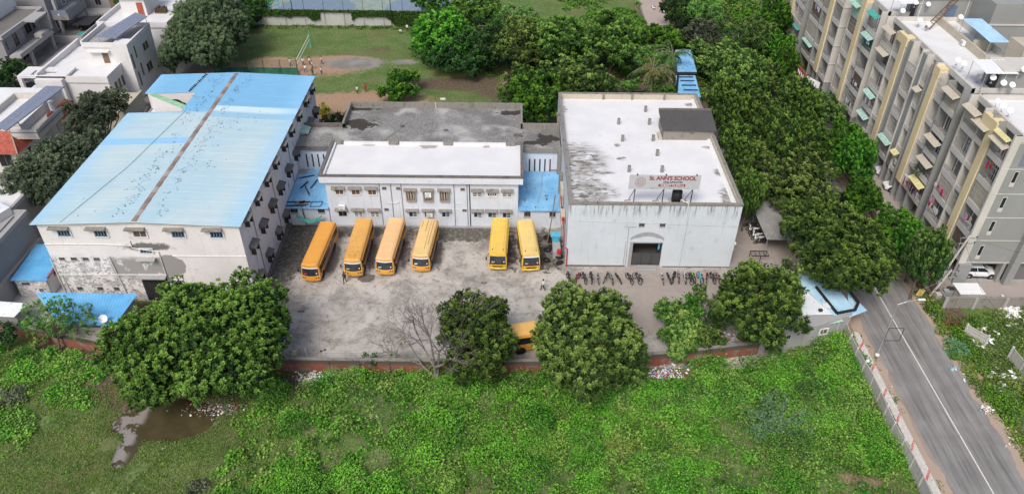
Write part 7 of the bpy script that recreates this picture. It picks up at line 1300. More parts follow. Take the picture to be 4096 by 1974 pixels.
for x, y, rz, lab, pose, sh in ((-42.1, 135.5, -60, 'person in white shirt standing alone left of the net', 'ready', 'white_cloth'), (-39.7, 135.9, 30, 'person in white shirt right beside the net, leftmost of the cluster', 'stand', 'white_cloth'), (-38.5, 136.2, 70, 'person in white shirt at the far side of the cluster', 'walk', 'white_cloth'), (-38.6, 132.8, -20, 'person in white shirt near the green fence end', 'walk', 'white_cloth'), (-37.6, 134.4, 110, 'person in white shirt in the middle of the cluster', 'reach', 'white_cloth'), (-36.3, 136.6, 90, 'person in white shirt at the right rear of the cluster', 'walk', 'white_cloth'), (-35.4, 131.9, 60, 'person in white shirt standing nearest on the right side', 'stand', 'white_cloth'), (-36.9, 131.2, 10, 'person in dark green clothes in front of the cluster', 'walk', 'net_green')): person(x, y, rz, lab, pose, sh, 'navy', G1)
person(-27.5, 124.0, 40, 'person in white shirt walking on the bare earth behind the buildings', 'walk', 'white_cloth', 'dark'); person(-26.2, 124.9, 200, 'person in red clothes standing beside the one in white', 'stand', 'red', 'maroon'); person(-23.9, 124.2, 90, 'person in dark red bending next to the round green tree', 'ready', 'maroon', 'maroon')
person(-23.3, 152.1, 180, 'person in white shirt by the creeper wall, left one of two', 'crouch', 'white_cloth', 'dark'); person(-22.1, 153.4, 170, 'person in white shirt by the creeper wall, right one of two', 'stand', 'white_cloth', 'dark')
p = at(1381, 1131); person(p.x, p.y, 175, 'person in dark clothes standing in front of the leaf-strewn bus', 'walk', 'dark', 'dark', None, 1.7); p = at(2171, 1160); person(p.x, p.y, 110, 'person in white shirt and black trousers walking across the yard', 'walk', 'white_cloth', 'dark', None, 1.7)
p = at(2880, 1340, .4); person(p.x, p.y+1, 60, 'person in dark clothes behind the front wall below the creeper-covered tree', 'walk', 'dark', 'dark', None, 1.65)
# small yard things
t = thing('square_mat', 'pale yellow square board lying at the front edge of the yard', 'board', (*P2(1176, 1410), .03)); part(t, 'board', M['lemon'], lambda b: b.box(*[v for q in ((P2(1165, 1420)[0], P2(1188, 1400)[0]), (P2(1165, 1421)[1], P2(1188, 1401)[1])) for v in q], .03, .07))
p = at(1228, 1416); t = thing('white_sink_stand', 'small white stand pipe near the pale yellow board', 'stand', (p.x, p.y, 0)); part(t, 'pipe', M['white_gloss'], lambda b: (b.tube((p.x, p.y, 0), (p.x-.1, p.y, .9), .06), b.tube((p.x-.1, p.y, .9), (p.x+.25, p.y-.6, .2), .03)))
b = MB(); rng = random.Random(6)
for px, py in ((1285, 1405), (1300, 1400), (1245, 1445), (1260, 1440), (1215, 1440), (1312, 1448)): p = at(px, py); b.ball((p.x, p.y, .08), .13, n=6, k=4, sc=(1.3, .8, .8))
o = b.build('stones', M['dark'], off=at(1260, 1430)); tag(o, 'few dark stones lying by the wire topped yard wall', 'stones', kind='stuff')
o = MB().cyl(*P2(1253, 1445), .0, .45, .22).build('black_bucket', M['black'], off=(*P2(1253, 1445), 0)); tag(o, 'black bucket at the foot of the wire topped wall', 'bucket')
# rubbish
def rubbish(name, lab, spots, n, seed, cols=('white_cloth', 'white_gloss', 'grimy_conc', 'red', 'blue_cloth', 'white_cloth', 'beige', 'wood'), smin=.05, smax=.2):
    rg = random.Random(seed); mats = [M[c] for c in dict.fromkeys(cols)]; ks = list(dict.fromkeys(cols)); b = MB()
    for (px, py, sx, sy, w_) in spots:
        for _ in range(int(n*w_)):
            q = at(px+rg.gauss(0, sx), py+rg.gauss(0, sy)); s = rg.uniform(smin, smax); a = rg.random()*6.28; u = Vector((math.cos(a), math.sin(a), rg.uniform(-.4, .4)))*s; v = Vector((-math.sin(a), math.cos(a), rg.uniform(-.4, .4)))*s*rg.uniform(.4, .9); h = Vector((0, 0, s*rg.uniform(.2, .8))); z = Vector((0, 0, rg.uniform(.02, .22))); k = len(b.v); m_ = ks.index(rg.choice(cols))
            b.v += [tuple(q+z-u), tuple(q+z-v), tuple(q+z+u), tuple(q+z+v), tuple(q+z+h)]
            for f in ((0, 1, 4), (1, 2, 4), (2, 3, 4), (3, 0, 4)): b.f.append(tuple(k+i_ for i_ in f)); b.m.append(m_)
    c = at(spots[0][0], spots[0][1]); o = b.build(name, mats, off=c); return tag(o, lab, 'rubbish', 'rubbish dumps', kind='stuff')
rubbish('rubbish_heap', 'scattered white plastic rubbish beneath the big left tree by the wall', [(1010, 1555, 55, 20, .55), (860, 1640, 60, 16, .3), (930, 1635, 40, 10, .15)], 620, 1, ('grimy_conc', 'white_cloth', 'beige', 'wood', 'red', 'bld_grey', 'shutter_blue'), .04, .15)
rubbish('rubbish_heap', 'pile of grey and white rubble at the brick wall left of the weeds', [(1255, 1520, 34, 13, 1)], 420, 2, ('white_gloss', 'grimy_conc', 'white_cloth', 'beige'), .08, .24)
rubbish('rubbish_heap', 'colourful rubbish between the front trees and the creeper-covered tree', [(2660, 1490, 45, 16, .7), (2600, 1505, 40, 10, .3)], 420, 3)
rubbish('rubbish_heap', 'colourful litter on the inner side of the wall left of the roadside hut', [(2910, 1365, 30, 18, 1)], 260, 4, ('red', 'white_cloth', 'teal', 'blue_cloth', 'orange_cloth', 'white_cloth'))
rubbish('rubbish_heap', 'white sacks dumped on the weeds at the right edge below the compound wall', [(4040, 1245, 30, 22, 1)], 120, 5, ('white_gloss', 'white_cloth', 'beige'), .2, .55)
rubbish('rubbish_heap', 'white broken foam behind the short leaning wall', [(3925, 1345, 30, 16, .6), (3960, 1500, 10, 6, .05), (4050, 1530, 30, 20, .35)], 90, 6, ('white_gloss', 'white_cloth', 'beige'), .15, .45)
rubbish('rubbish_heap', 'bits of white litter strewn along the right edge of the road', [(3815, 1478, 9, 6, .3), (3940, 1640, 16, 9, .35), (3745, 1235, 12, 20, .15), (4035, 1760, 10, 22, .15), (3855, 1510, 10, 16, .15)], 70, 7, ('white_gloss', 'white_cloth', 'bin_blue', 'beige'), .06, .26)
rubbish('rubbish_heap', 'litter and weeds debris between the kerb slab and the road', [(3470, 1470, 8, 40, .5), (3560, 1640, 10, 50, .5)], 90, 8, ('white_gloss', 'grimy_conc', 'beige'), .04, .14)
# ------------------------------------------------------------------ foliage
def leaf_quads(P, D, L, Wd, col, rg, droop=.18, N=None):
    """one folded leaf per row: base P, direction D, length L, width Wd; returns verts, colours"""
    n = len(P); rnd = rg.normal(size=(n, 3)) if N is None else N*1.5+rg.normal(size=(n, 3))*.55; S = np.cross(D, rnd); S /= np.linalg.norm(S, axis=1)[:, None]+1e-9
    a = P; m = P+D*(L*.5)[:, None]; t = P+D*L[:, None]; t[:, 2] -= L*droop; s = S*(Wd*.5)[:, None]
    V = np.stack([a, m+s, t, m-s], 1).reshape(-1, 3); C = np.stack([col*.82, col, col*1.12, col], 1).reshape(-1, 3); return V, C
def quads_obj(name, V, C, parent=None, off=(0, 0, 0), mat=None):
    F = np.arange(len(V)).reshape(-1, 4); me = np_mesh(name, V-np.array(off), F, mat or M['leaf'], np.clip(C, 0, 1)); o = bpy.data.objects.new(name, me); COL.objects.link(o)
    if parent: o.parent = parent
    return o
PAL = dict(neem=((.026, .060, .012), (.082, .156, .024), (.190, .295, .056)), olive=((.034, .070, .016), (.105, .178, .034), (.235, .320, .080)), bright=((.024, .085, .010), (.070, .200, .018), (.145, .320, .030)), mid=((.032, .078, .020), (.090, .170, .036), (.18, .27, .07)),
           dark=((.016, .048, .012), (.036, .092, .02), (.07, .15, .03)), grey=((.042, .060, .036), (.090, .115, .066), (.155, .185, .105)), creeper=((.04, .10, .018), (.12, .20, .035), (.24, .31, .08)), sage=((.050, .085, .040), (.105, .155, .075), (.180, .245, .120)), blue=((.04, .10, .05), (.085, .18, .08), (.13, .25, .12)), yellow=((.25, .25, .02), (.45, .42, .02), (.6, .55, .04)), feather=((.05, .12, .03), (.095, .215, .045), (.16, .30, .07)))
PAL = {k: tuple(tuple(x*g for x in c) for c, g in zip(v, (1.05, 1.28, 1.36))) for k, v in PAL.items()}
def crown_arrays(lobes, rg, dens, K, L, Wd, pal, low=-.45, spread=1.0, droop=.2, keep_in=.12, fill=True):
    lo, mi, hi = (np.array(c) for c in PAL[pal]); VV = []; CC = []
    cs = lobes[:, :3]; rs = lobes[:, 3]
    for i, (c, r) in enumerate(zip(cs, rs)):
        n = max(6, int(dens*4*math.pi*r*r)); d = rg.normal(size=(n, 3)); d /= np.linalg.norm(d, axis=1)[:, None]; d = d[d[:, 2] > low]
        p = c+d*r*(rg.uniform(.82, 1.08, len(d)))[:, None]
        dist = np.linalg.norm(p[:, None, :]-cs[None], axis=2)/rs[None]; dist[:, i] = 9
        ok = (dist.min(1) > .86) | (rg.random(len(p)) < keep_in); p = p[ok]; d = d[ok]
        if not len(p): continue
        tone = rg.uniform(-.15, .15); m = len(p)
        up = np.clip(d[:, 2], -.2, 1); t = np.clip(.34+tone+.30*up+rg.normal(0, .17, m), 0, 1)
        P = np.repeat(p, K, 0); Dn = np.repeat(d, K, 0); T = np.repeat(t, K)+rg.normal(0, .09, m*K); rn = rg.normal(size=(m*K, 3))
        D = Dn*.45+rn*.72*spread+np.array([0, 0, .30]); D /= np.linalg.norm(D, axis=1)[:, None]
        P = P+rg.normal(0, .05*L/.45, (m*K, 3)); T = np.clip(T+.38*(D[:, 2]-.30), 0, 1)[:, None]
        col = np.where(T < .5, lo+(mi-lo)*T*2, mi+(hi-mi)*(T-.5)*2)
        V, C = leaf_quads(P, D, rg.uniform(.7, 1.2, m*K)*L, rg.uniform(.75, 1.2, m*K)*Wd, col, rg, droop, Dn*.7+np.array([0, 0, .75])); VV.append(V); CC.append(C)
        if fill:   # inner leaves toned dark: crown shade put into their colour
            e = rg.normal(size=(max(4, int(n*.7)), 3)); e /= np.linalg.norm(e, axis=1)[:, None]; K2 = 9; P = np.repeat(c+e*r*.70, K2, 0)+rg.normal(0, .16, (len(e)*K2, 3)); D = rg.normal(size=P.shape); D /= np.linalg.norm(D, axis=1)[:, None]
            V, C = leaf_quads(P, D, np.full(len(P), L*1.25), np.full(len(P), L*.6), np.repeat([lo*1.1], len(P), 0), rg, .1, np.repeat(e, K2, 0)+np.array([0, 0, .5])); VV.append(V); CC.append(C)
    return np.concatenate(VV), np.concatenate(CC)
def make_lobes(rx, ry, rz, n, rg, zc=0.0, flat=.25, jit=.14):
    out = [(0, 0, zc-.1*rz, min(rx, ry, rz)*.62)]; R = (rx*ry)**.5
    g = math.pi*(3-math.sqrt(5)); h1, h2 = rg.uniform(0, 6.28, 2); wob = lambda a: 1+.13*math.sin(2*a+h1)+.11*math.sin(3*a+h2)
    for i in range(n):
        u = 1-(i+.5)/n*(1.32+flat); u = max(-.55, u); a = g*i+rg.uniform(-.35, .35); s = math.sqrt(max(0, 1-u*u)); r = R*rg.uniform(.17, .33)*(1-.12*max(u, 0)); r = min(r, rz*.62)
        q = rg.uniform(.72, 1.13)-(.22 if rg.random() < .16 else 0); fx, fy, fz = (rx-r)*q, (ry-r)*q, (rz-r*.8)*q
        w_ = wob(a); out.append((math.cos(a)*s*fx*w_, math.sin(a)*s*fy*w_, zc+u*fz*(1+.15*math.sin(a*2+h2)), r*rg.uniform(.75, 1.15)))
    o = np.array(out); o[:, 2] -= zc
    for k, R_ in ((0, rx), (1, ry)):
        a, b = (o[:, k]-o[:, 3]*.9).min(), (o[:, k]+o[:, 3]*.9).max(); o[:, k] = (o[:, k]-(a+b)/2)*(2*R_/(b-a))
    o[:, 2] *= rz/(o[:, 2]+o[:, 3]*.9).max(); o[:, 2] += zc; return o
def limbs(b, base, lobes, r0, rg, rnd=1.0, n=7, m=0):
    base = Vector(base); c = Vector(lobes[0][:3]); fork = base.lerp(c, .45)+Vector((rg.uniform(-.3, .3), rg.uniform(-.3, .3), 0)); b.tube(base, fork, r0, m, n, r2=r0*.75)
    b.tube(base-Vector((0, 0, .15)), base+Vector((0, 0, .5)), r0*1.45, m, n, r2=r0*.98)
    for q in lobes[1:]:
        e = Vector(q[:3]); mid = fork.lerp(e, .55)+Vector((rg.normal()*.4, rg.normal()*.4, rg.uniform(0, .5)))*rnd; b.tube(fork, mid, r0*.42, m, 5, r2=r0*.26); b.tube(mid, e+(e-mid)*.25, r0*.26, m, 5, r2=r0*.07)
        for _ in range(2): b.tube(e, e+Vector((rg.normal(), rg.normal(), rg.uniform(.2, 1)))*float(q[3])*.7, r0*.10, m, 4, r2=.01)
def fit(bbox, zc, rzf=.6):
    x0, y0, x1, y1 = bbox; c = at((x0+x1)/2, (y0+y1)/2, zc); dv = c-Vector((0, 0, CAM_H)); dep = dv.dot(_fw); ph = math.atan2(CAM_H-zc, math.hypot(dv.x, dv.y))
    rx = (x1-x0)/2*dep/3064; v = (y1-y0)/2*dep/3064; rz = min(rzf*rx, zc-.3); q = v*v-(rz*math.cos(ph))**2; ry = math.sqrt(q)/math.sin(ph) if q > 0 else .6*rx
    return c, rx, min(max(ry, .65*rx), 1.5*rx), rz
def tree(label, bbox, zc, pal='neem', n=18, dens=2.1, K=15, L=.5, Wd=.17, seed=1, name='neem_tree', cat='tree', group=None, bark='bark', rzf=.6, base=None, r0=.28, low=-.45, spread=1.0, droop=.2, keep=.12, tr=True):
    rg = np.random.default_rng(seed); c, rx, ry, rz = fit(bbox, zc, rzf); lb = make_lobes(rx*.96, ry*.95, rz, n, rg); lb[:, :3] += np.array(c)
    bs = Vector((c.x, c.y, 0)) if base is None else Vector(base); t = thing(name, label, cat, bs, group)
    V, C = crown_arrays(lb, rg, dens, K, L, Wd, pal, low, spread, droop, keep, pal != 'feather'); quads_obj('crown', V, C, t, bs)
    if tr: b = MB(); limbs(b, bs, lb, r0, rg); b.build('trunk', M[bark], t)
    return t
# ---- the trees in front of the yard
FG = 'trees along the front wall'
tree('broad dark neem tree overhanging the pond, the largest crown in front', (392, 1085, 1168, 1628), 4.9, 'neem', 57, 2.0, 32, .36, .13, 21, group=FG, rzf=.5, base=(-33.5, 56.2, -.1), r0=.5)
tree('neem tree between the bare tree and the half hidden bus', (1742, 1145, 2082, 1535), 4.6, 'neem', 32, 2.0, 32, .36, .13, 22, group=FG, rzf=.85, base=(-3.2, 57.0, -.1), r0=.33)
tree('yellow-green neem tree right of the half hidden bus', (2112, 1110, 2595, 1595), 4.8, 'olive', 42, 2.0, 32, .36, .13, 23, group=FG, rzf=.7, base=(5.8, 56.6, -.1), r0=.4)
tree('neem tree standing between the hall corner and the roadside hut', (2835, 1020, 3200, 1395), 4.8, 'neem', 32, 2.0, 32, .36, .13, 24, group=FG, rzf=.8, base=(26.3, 62.5, -.1), r0=.33)
tree('spreading side crown with sparse twigs above the white hut roof', (3060, 985, 3235, 1260), 5.4, 'olive', 12, 1.3, 15, .44, .15, 25, group=FG, rzf=.6, base=(31.5, 67, 0), r0=.2)
tree('large neem tree overhanging the road bend right of the parking shelter', (3165, 795, 3575, 1180), 6.6, 'neem', 42, 2.0, 32, .36, .13, 26, group=FG, rzf=.7, base=(38.6, 72.5, 0), r0=.42)
tree('creeper smothered tree with a bright green vine mound beside the wall', (2625, 1190, 2830, 1425), 2.5, 'creeper', 22, 6.5, 18, .3, .14, 27, 'creeper_tree', group=FG, rzf=.75, droop=.5, base=(20.2, 60.6, 0), r0=.2)
tree('bright green vine column on top of the creeper smothered tree', (2735, 1165, 2815, 1290), 4.3, 'bright', 8, 11, 14, .24, .13, 28, 'vine_mound', group=FG, rzf=1.2, droop=.6, base=(21.5, 62.2, 0), r0=.12)
tree('yellowish tree top poking up behind the bright vine column', (2745, 1135, 2830, 1215), 5.0, 'creeper', 6, 2.6, 12, .34, .13, 29, 'shrub_tree', group=FG, rzf=.7, base=(22.4, 64, 0), r0=.1)
tree('rounded shrub with pale twigs in front of the creeper smothered tree', (2700, 1290, 2905, 1425), 2.0, 'creeper', 14, 6, 15, .28, .12, 30, 'creeper_tree', group=FG, rzf=.6, droop=.4, base=(22, 59.3, 0), r0=.14)
tree('small bright green shrub beside the bright vine column', (2812, 1240, 2910, 1330), 1.7, 'bright', 8, 3.5, 14, .26, .13, 31, 'shrub', 'shrub', FG, rzf=.6, r0=.08)
tree('feathery light green tree over the long blue lean-to roof', (85, 1190, 380, 1370), 3.6, 'feather', 20, 3.4, 16, .28, .09, 32, 'feathery_tree', group=FG, rzf=.7, base=(-49.5, 60.0, 0), r0=.16, keep=.4)
tree('olive bush in the lower branches of the feathery tree', (60, 1340, 180, 1440), 1.0, 'creeper', 6, 3, 12, .26, .1, 33, 'shrub', 'shrub', FG, tr=False)
tree('dark shrubby tree cut by the left edge below the brick wall', (-60, 1280, 75, 1420), 2.0, 'dark', 8, 2.6, 12, .36, .13, 34, 'shrub', 'shrub', FG, rzf=.7, r0=.1)
# ---- left side trees
LG = 'trees among the houses'
tree('grey-green tree squeezed between red roofed house and blue roof, upper crown', (275, 330, 495, 565), 7.0, 'grey', 24, 2.3, 22, .36, .11, 41, 'tamarind_tree', group=LG, rzf=.7, base=(-58.5, 97, 0), r0=.3)
tree('grey-green tree hugging the left edge of the blue roof, lower crown', (85, 475, 425, 835), 6.6, 'grey', 42, 2.3, 22, .36, .11, 42, 'tamarind_tree', group=LG, rzf=.6, base=(-57.5, 86, 0), r0=.35)
tree('large weeping grey-green tree at the far left corner of the playing field', (630, -25, 985, 300), 6.4, 'sage', 40, 2.2, 24, .42, .09, 43, 'tamarind_tree', group=LG, rzf=.85, base=(-55, 134, 0), r0=.45, droop=.6)
tree('green trees of the garden at the left edge, behind the dark car', (-60, 235, 110, 380), 3.0, 'dark', 12, 1.6, 13, .45, .16, 44, 'garden_tree', group=LG, rzf=.6); tree('small bush in the lane garden below the left garden trees', (20, 330, 110, 400), 1.2, 'bright', 6, 2, 11, .4, .15, 45, 'shrub', 'shrub', LG)
tree('small green tree at the top edge between the villas', (450, -30, 520, 42), 3.5, 'bright', 7, 1.6, 11, .5, .18, 46, 'garden_tree', group=LG, rzf=.7); tree('pot plants and shrubs against the tan house garden wall', (368, 45, 408, 110), 1.2, 'bright', 5, 2, 10, .35, .14, 47, 'shrub', 'shrub', LG, tr=False)
tree('small dark tree in the gap between white house and blue roof', (640, 215, 720, 290), 3.2, 'dark', 6, 1.8, 12, .4, .15, 48, 'garden_tree', group=LG, rzf=.7)
# ---- trees round the playing field
PG = 'trees beyond the school'
tree('round green tree on the field just behind the grey roof', (1512, 268, 1680, 405), 2.6, 'bright', 16, 2.0, 15, .45, .16, 51, 'round_tree', group=PG, rzf=.75)
tree('yellow leaved shrub behind the end of the blue roof', (1270, 420, 1320, 465), 1.4, 'yellow', 6, 3, 14, .34, .15, 52, 'yellow_shrub', 'shrub', PG, r0=.08); tree('dark green bush behind the grey roof corner', (1325, 445, 1390, 492), 1.0, 'dark', 6, 2.6, 12, .36, .15, 53, 'shrub', 'shrub', PG, tr=False); tree('low hedge at the foot of the rear wall of the grey roof', (1275, 468, 1340, 500), .7, 'dark', 5, 2.6, 12, .34, .15, 54, 'shrub', 'shrub', PG, tr=False)
for bb, zc, pal, nn, s, nm, lab in (((1640, 0, 1880, 270), 5.2, 'bright', 24, 61, 'mango_tree', 'tall bright green tree at the right end of the creeper wall'), ((1670, 120, 1960, 300), 3.6, 'dark', 20, 62, 'mango_tree', 'dark lower tree at the left end of the tree belt'), ((1850, 60, 2030, 290), 4.8, 'dark', 18, 63, 'mango_tree', 'dark green tree with a palm in front in the tree belt'), ((1960, 70, 2200, 290), 4.8, 'olive', 20, 64, 'mango_tree', 'olive tree with yellowish top in the middle of the tree belt'), ((2140, 60, 2380, 290), 5.2, 'neem', 22, 65, 'neem_tree', 'tall full tree right of the middle of the tree belt'), ((2330, 50, 2570, 300), 5.4, 'neem', 24, 66, 'neem_tree', 'tallest dark tree at the right end of the tree belt'),
        ((1990, 270, 2280, 500), 4.6, 'bright', 24, 67, 'gulmohar_tree', 'bright green tree directly behind the grey roof and hall corner'), ((2150, 258, 2460, 375), 4.4, 'olive', 18, 68, 'neem_tree', 'pale tufted neem behind the rear parapet of the hall'), ((2020, 275, 2180, 360), 5.0, 'olive', 10, 69, 'neem_tree', 'pale tufted crown above the bright green tree'), ((2440, 320, 2600, 372), 1.6, 'feather', 8, 70, 'shrub', 'low feathery shrubs behind the hall beside the palm'),
        ((2530, 170, 2680, 310), 4.4, 'feather', 12, 71, 'garden_tree', 'light green tree behind the big palm'), ((2700, -20, 2900, 130), 4.6, 'feather', 16, 72, 'neem_tree', 'light tree right of the far path'), ((2640, -40, 2790, 110), 4.6, 'dark', 14, 73, 'mango_tree', 'very dark tree at the edge of the far path'), ((2560, 100, 2760, 200), 2.2, 'bright', 12, 74, 'shrub', 'bright low scrub at the near end of the far path'), ((2720, 60, 2880, 230), 3.6, 'grey', 14, 75, 'garden_tree', 'dull trees with bare twigs below the light tree'),
        ((900, 0, 1060, 115), 2.6, 'dark', 12, 76, 'shrub', 'dark shrubs at the left end of the creeper wall'), ((880, -30, 1040, 50), 2.0, 'bright', 10, 77, 'shrub', 'bright bushes at the top edge left of the painted court'), ((1640, -40, 1800, 60), 3.4, 'bright', 12, 78, 'garden_tree', 'light trees at the top edge behind the painted court'), ((1790, -30, 2010, 90), 2.6, 'neem', 14, 79, 'shrub', 'scrubby trees behind the tree belt at the top edge'), ((1950, 20, 2150, 110), 1.8, 'feather', 10, 80, 'shrub', 'pale scrub between tree belt and far meadow')):
    tree(lab, bb, zc, pal, nn, 1.0 if nm != 'shrub' else 1.4, 20, .58, .22, s, nm, 'shrub' if nm == 'shrub' else 'tree', PG, rzf=.95 if nm in ('mango_tree', 'neem_tree') and 'belt' in lab else .7, r0=.25, keep=.08)
# ---- the tree mass between hall and apartments: built from a few crowns, each its own tree
RGp = 'trees between the hall and the apartments'
protos = []
for k, (pal, s) in enumerate((('neem', 91), ('olive', 92), ('bright', 93), ('neem', 94), ('mid', 95))):
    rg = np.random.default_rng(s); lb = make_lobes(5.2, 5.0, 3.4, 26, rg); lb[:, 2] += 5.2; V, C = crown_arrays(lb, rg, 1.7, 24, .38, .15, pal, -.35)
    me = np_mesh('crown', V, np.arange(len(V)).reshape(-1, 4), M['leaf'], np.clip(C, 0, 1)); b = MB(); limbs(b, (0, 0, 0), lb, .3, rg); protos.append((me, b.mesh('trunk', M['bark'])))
ML = [((2760, 90, 3010, 330), 1, 'olive crown at the upper left of the tree mass by the far blue roof'), ((2930, 60, 3110, 250), 4, 'bluish crown at the top of the tree mass'), ((3010, 20, 3170, 170), 2, 'bright crown near the top against the farthest block'), ((3020, 110, 3200, 270), 2, 'vivid green crown below the top one beside the farthest block'), ((2850, 200, 3060, 420), 1, 'broad olive crown in the upper middle of the mass'), ((2980, 190, 3180, 400), 1, 'olive crown left of the red sign board'), ((3090, 200, 3210, 330), 2, 'bright crown just left of the red sign board'), ((2800, 330, 2990, 560), 0, 'crown touching the rear right corner of the hall'), ((2930, 330, 3140, 540), 3, 'dense crown in the centre of the mass'), ((3090, 330, 3280, 500), 0, 'crown below the red sign board'), ((3200, 320, 3400, 520), 4, 'feathery bluish crown in front of the mint awning block'), ((2850, 480, 3040, 700), 0, 'crown beside the roof stair head of the hall'), ((2990, 480, 3200, 690), 3, 'wide crown in the lower centre of the mass'), ((3160, 470, 3350, 640), 3, 'crown at the right centre of the mass'), ((3290, 500, 3480, 690), 2, 'bright green crown at the foot of the second block'), ((2910, 620, 3070, 820), 0, 'crown along the right parapet of the hall'), ((2990, 560, 3340, 865), 1, 'biggest tufted crown above the parking shelter'), ((3330, 600, 3500, 760), 2, 'bright crown with large leaves by the white cars'), ((3370, 700, 3540, 850), 2, 'low bright crown beside the gap with the black car'), ((2930, 750, 3060, 850), 0, 'dark lower crown at the front right corner of the hall'), ((3480, 790, 3720, 980), 2, 'bright green crown under the nearest block washing'), ((3560, 900, 3780, 1130), 2, 'bright green crown at the foot of the nearest block'), ((3600, 990, 3790, 1140), 4, 'dark bluish bushy crown by the electricity pole')]
for i, (bb, k, lab) in enumerate(ML):
    zc = 4.4 if bb[1] > 480 and k == 2 else 5.0; c, rx, ry, rz = fit(bb, zc, .65); t = thing('neem_tree' if k in (0, 1, 3) else 'street_tree', lab, 'tree', (c.x, c.y, 0), RGp, math.pi*(i % 2)); t.scale = (rx/5.2*.91, ry/5.0*.91, zc/5.2*(.78+.5*((i*7) % 5)/4))
    for me, nm in zip(protos[k], ('crown', 'trunk')): o = bpy.data.objects.new(nm, me); COL.objects.link(o); o.parent = t
# ---- palms
def palm(label, px, py, h, n, seed, R=3.3, dry=.3):
    rg = np.random.default_rng(seed); q = at(px, py, h); t = thing('coconut_palm', label, 'palm', (q.x, q.y, 0), 'palms behind the hall'); b = MB(); b.tube((q.x, q.y, 0), (q.x+.2, q.y, h*.5), .2, n=7, r2=.16); b.tube((q.x+.2, q.y, h*.5), (q.x, q.y, h), .16, n=7, r2=.12); b.build('trunk', M['bark_grey'], t); VV = []; CC = []; mb_ = MB()
    for i in range(n):
        a = 2.4*i+rg.uniform(-.2, .2); el = rg.uniform(-.1, 1.25); Lf = R*rg.uniform(.85, 1.1); p0 = np.array((q.x, q.y, h)); pts = [p0]; e = el
        for s in range(9): d = np.array((math.cos(a)*math.cos(e), math.sin(a)*math.cos(e), math.sin(e))); pts.append(pts[-1]+d*Lf/9); e -= .16+.05*rg.random()
        mb_.path([tuple(p) for p in pts], .025, n=3); side = np.array((-math.sin(a), math.cos(a), 0)); c0 = np.array((.20, .21, .06) if rg.random() < dry else (.07, .14, .03))
        for s in range(1, 9):
            for u in (0, .33, .66):
                pp = pts[s]*(1-u)+pts[min(s+1, 9)]*u
                for sg in (-1, 1): VV.append(pp); CC.append((side*sg*.9+np.array((math.cos(a)*.4, math.sin(a)*.4, -.55)), c0*rg.uniform(.8, 1.2), (1.0-.55*s/9)*.95))
    P = np.array(VV); D = np.array([c[0] for c in CC]); D /= np.linalg.norm(D, axis=1)[:, None]; V, C = leaf_quads(P, D, np.array([c[2] for c in CC]), np.full(len(P), .11), np.array([c[1] for c in CC]), rg, .3); quads_obj('fronds', V, C, t, (q.x, q.y, 0)); mb_.build('frond_stems', M['frame_tan'], t)
palm('coconut palm with drooping yellowish fronds right behind the hall parapet', 2610, 290, 7.0, 22, 101, 4.4, .5); palm('greener coconut palm behind and right of the yellowish one', 2690, 220, 6.5, 17, 102, 3.8, .1); palm('palm with hanging pale fronds inside the dark tree belt', 1965, 130, 6, 14, 103, 3.6, .2); palm('single light palm crown left of the bright tree behind the grey roof', 2015, 335, 3.2, 10, 104, 1.8, .9)
# ---- bare tree
def bare(label, base, seed, h):
    rg = random.Random(seed); t = thing('bare_tree', label, 'tree', base, FG); b = MB(); tw = MB()
    def grow(p, d, L, r, lv):
        q = p+d*L; (b if lv < 3 else tw).tube(p, q, r, n=6 if lv < 3 else 3, r2=r*.72, caps=False)
        if lv > 6: return
        for k in range(2 if lv < 1 else rg.choice((2, 2, 3))):
            nd = (d+Vector((rg.gauss(0, .48), rg.gauss(0, .48), rg.gauss(.05, .30)))).normalized(); grow(q, nd, L*rg.uniform(.68, .92), r*.66, lv+1)
    p = Vector(base); grow(p, Vector((-.12, .1, 1)).normalized(), 2.3, .24, 0); grow(p+Vector((0, 0, .6)), Vector((-.8, .45, .6)).normalized(), 2.3, .15, 1); grow(p+Vector((0, 0, 1.2)), Vector((.05, .7, .8)).normalized(), 2.5, .14, 1)
    grow(p+Vector((-.1, .2, 1.7)), Vector((-.55, .7, .7)).normalized(), 2.4, .13, 1)
    b.build('trunk', M['bark_grey'], t); tw.build('twigs', M['bark_grey'], t)
bare('leafless grey tree rising behind the brick wall in the middle', tuple(at(1752, 1535)), 15, 7)
b = MB(); rg2 = random.Random(4)
q = at(1560, 1440); tree('thin climbing vine on dead stems left of the leafless tree', (1535, 1330, 1625, 1440), 1.6, 'feather', 5, 1.8, 8, .2, .08, 111, 'vine', 'plant', FG, r0=.05, bark='bark_grey'); tree('bright vine tuft hanging on the yard wall', (1435, 1408, 1510, 1470), 1.3, 'bright', 5, 4, 10, .2, .1, 112, 'vine', 'plant', FG, tr=False)
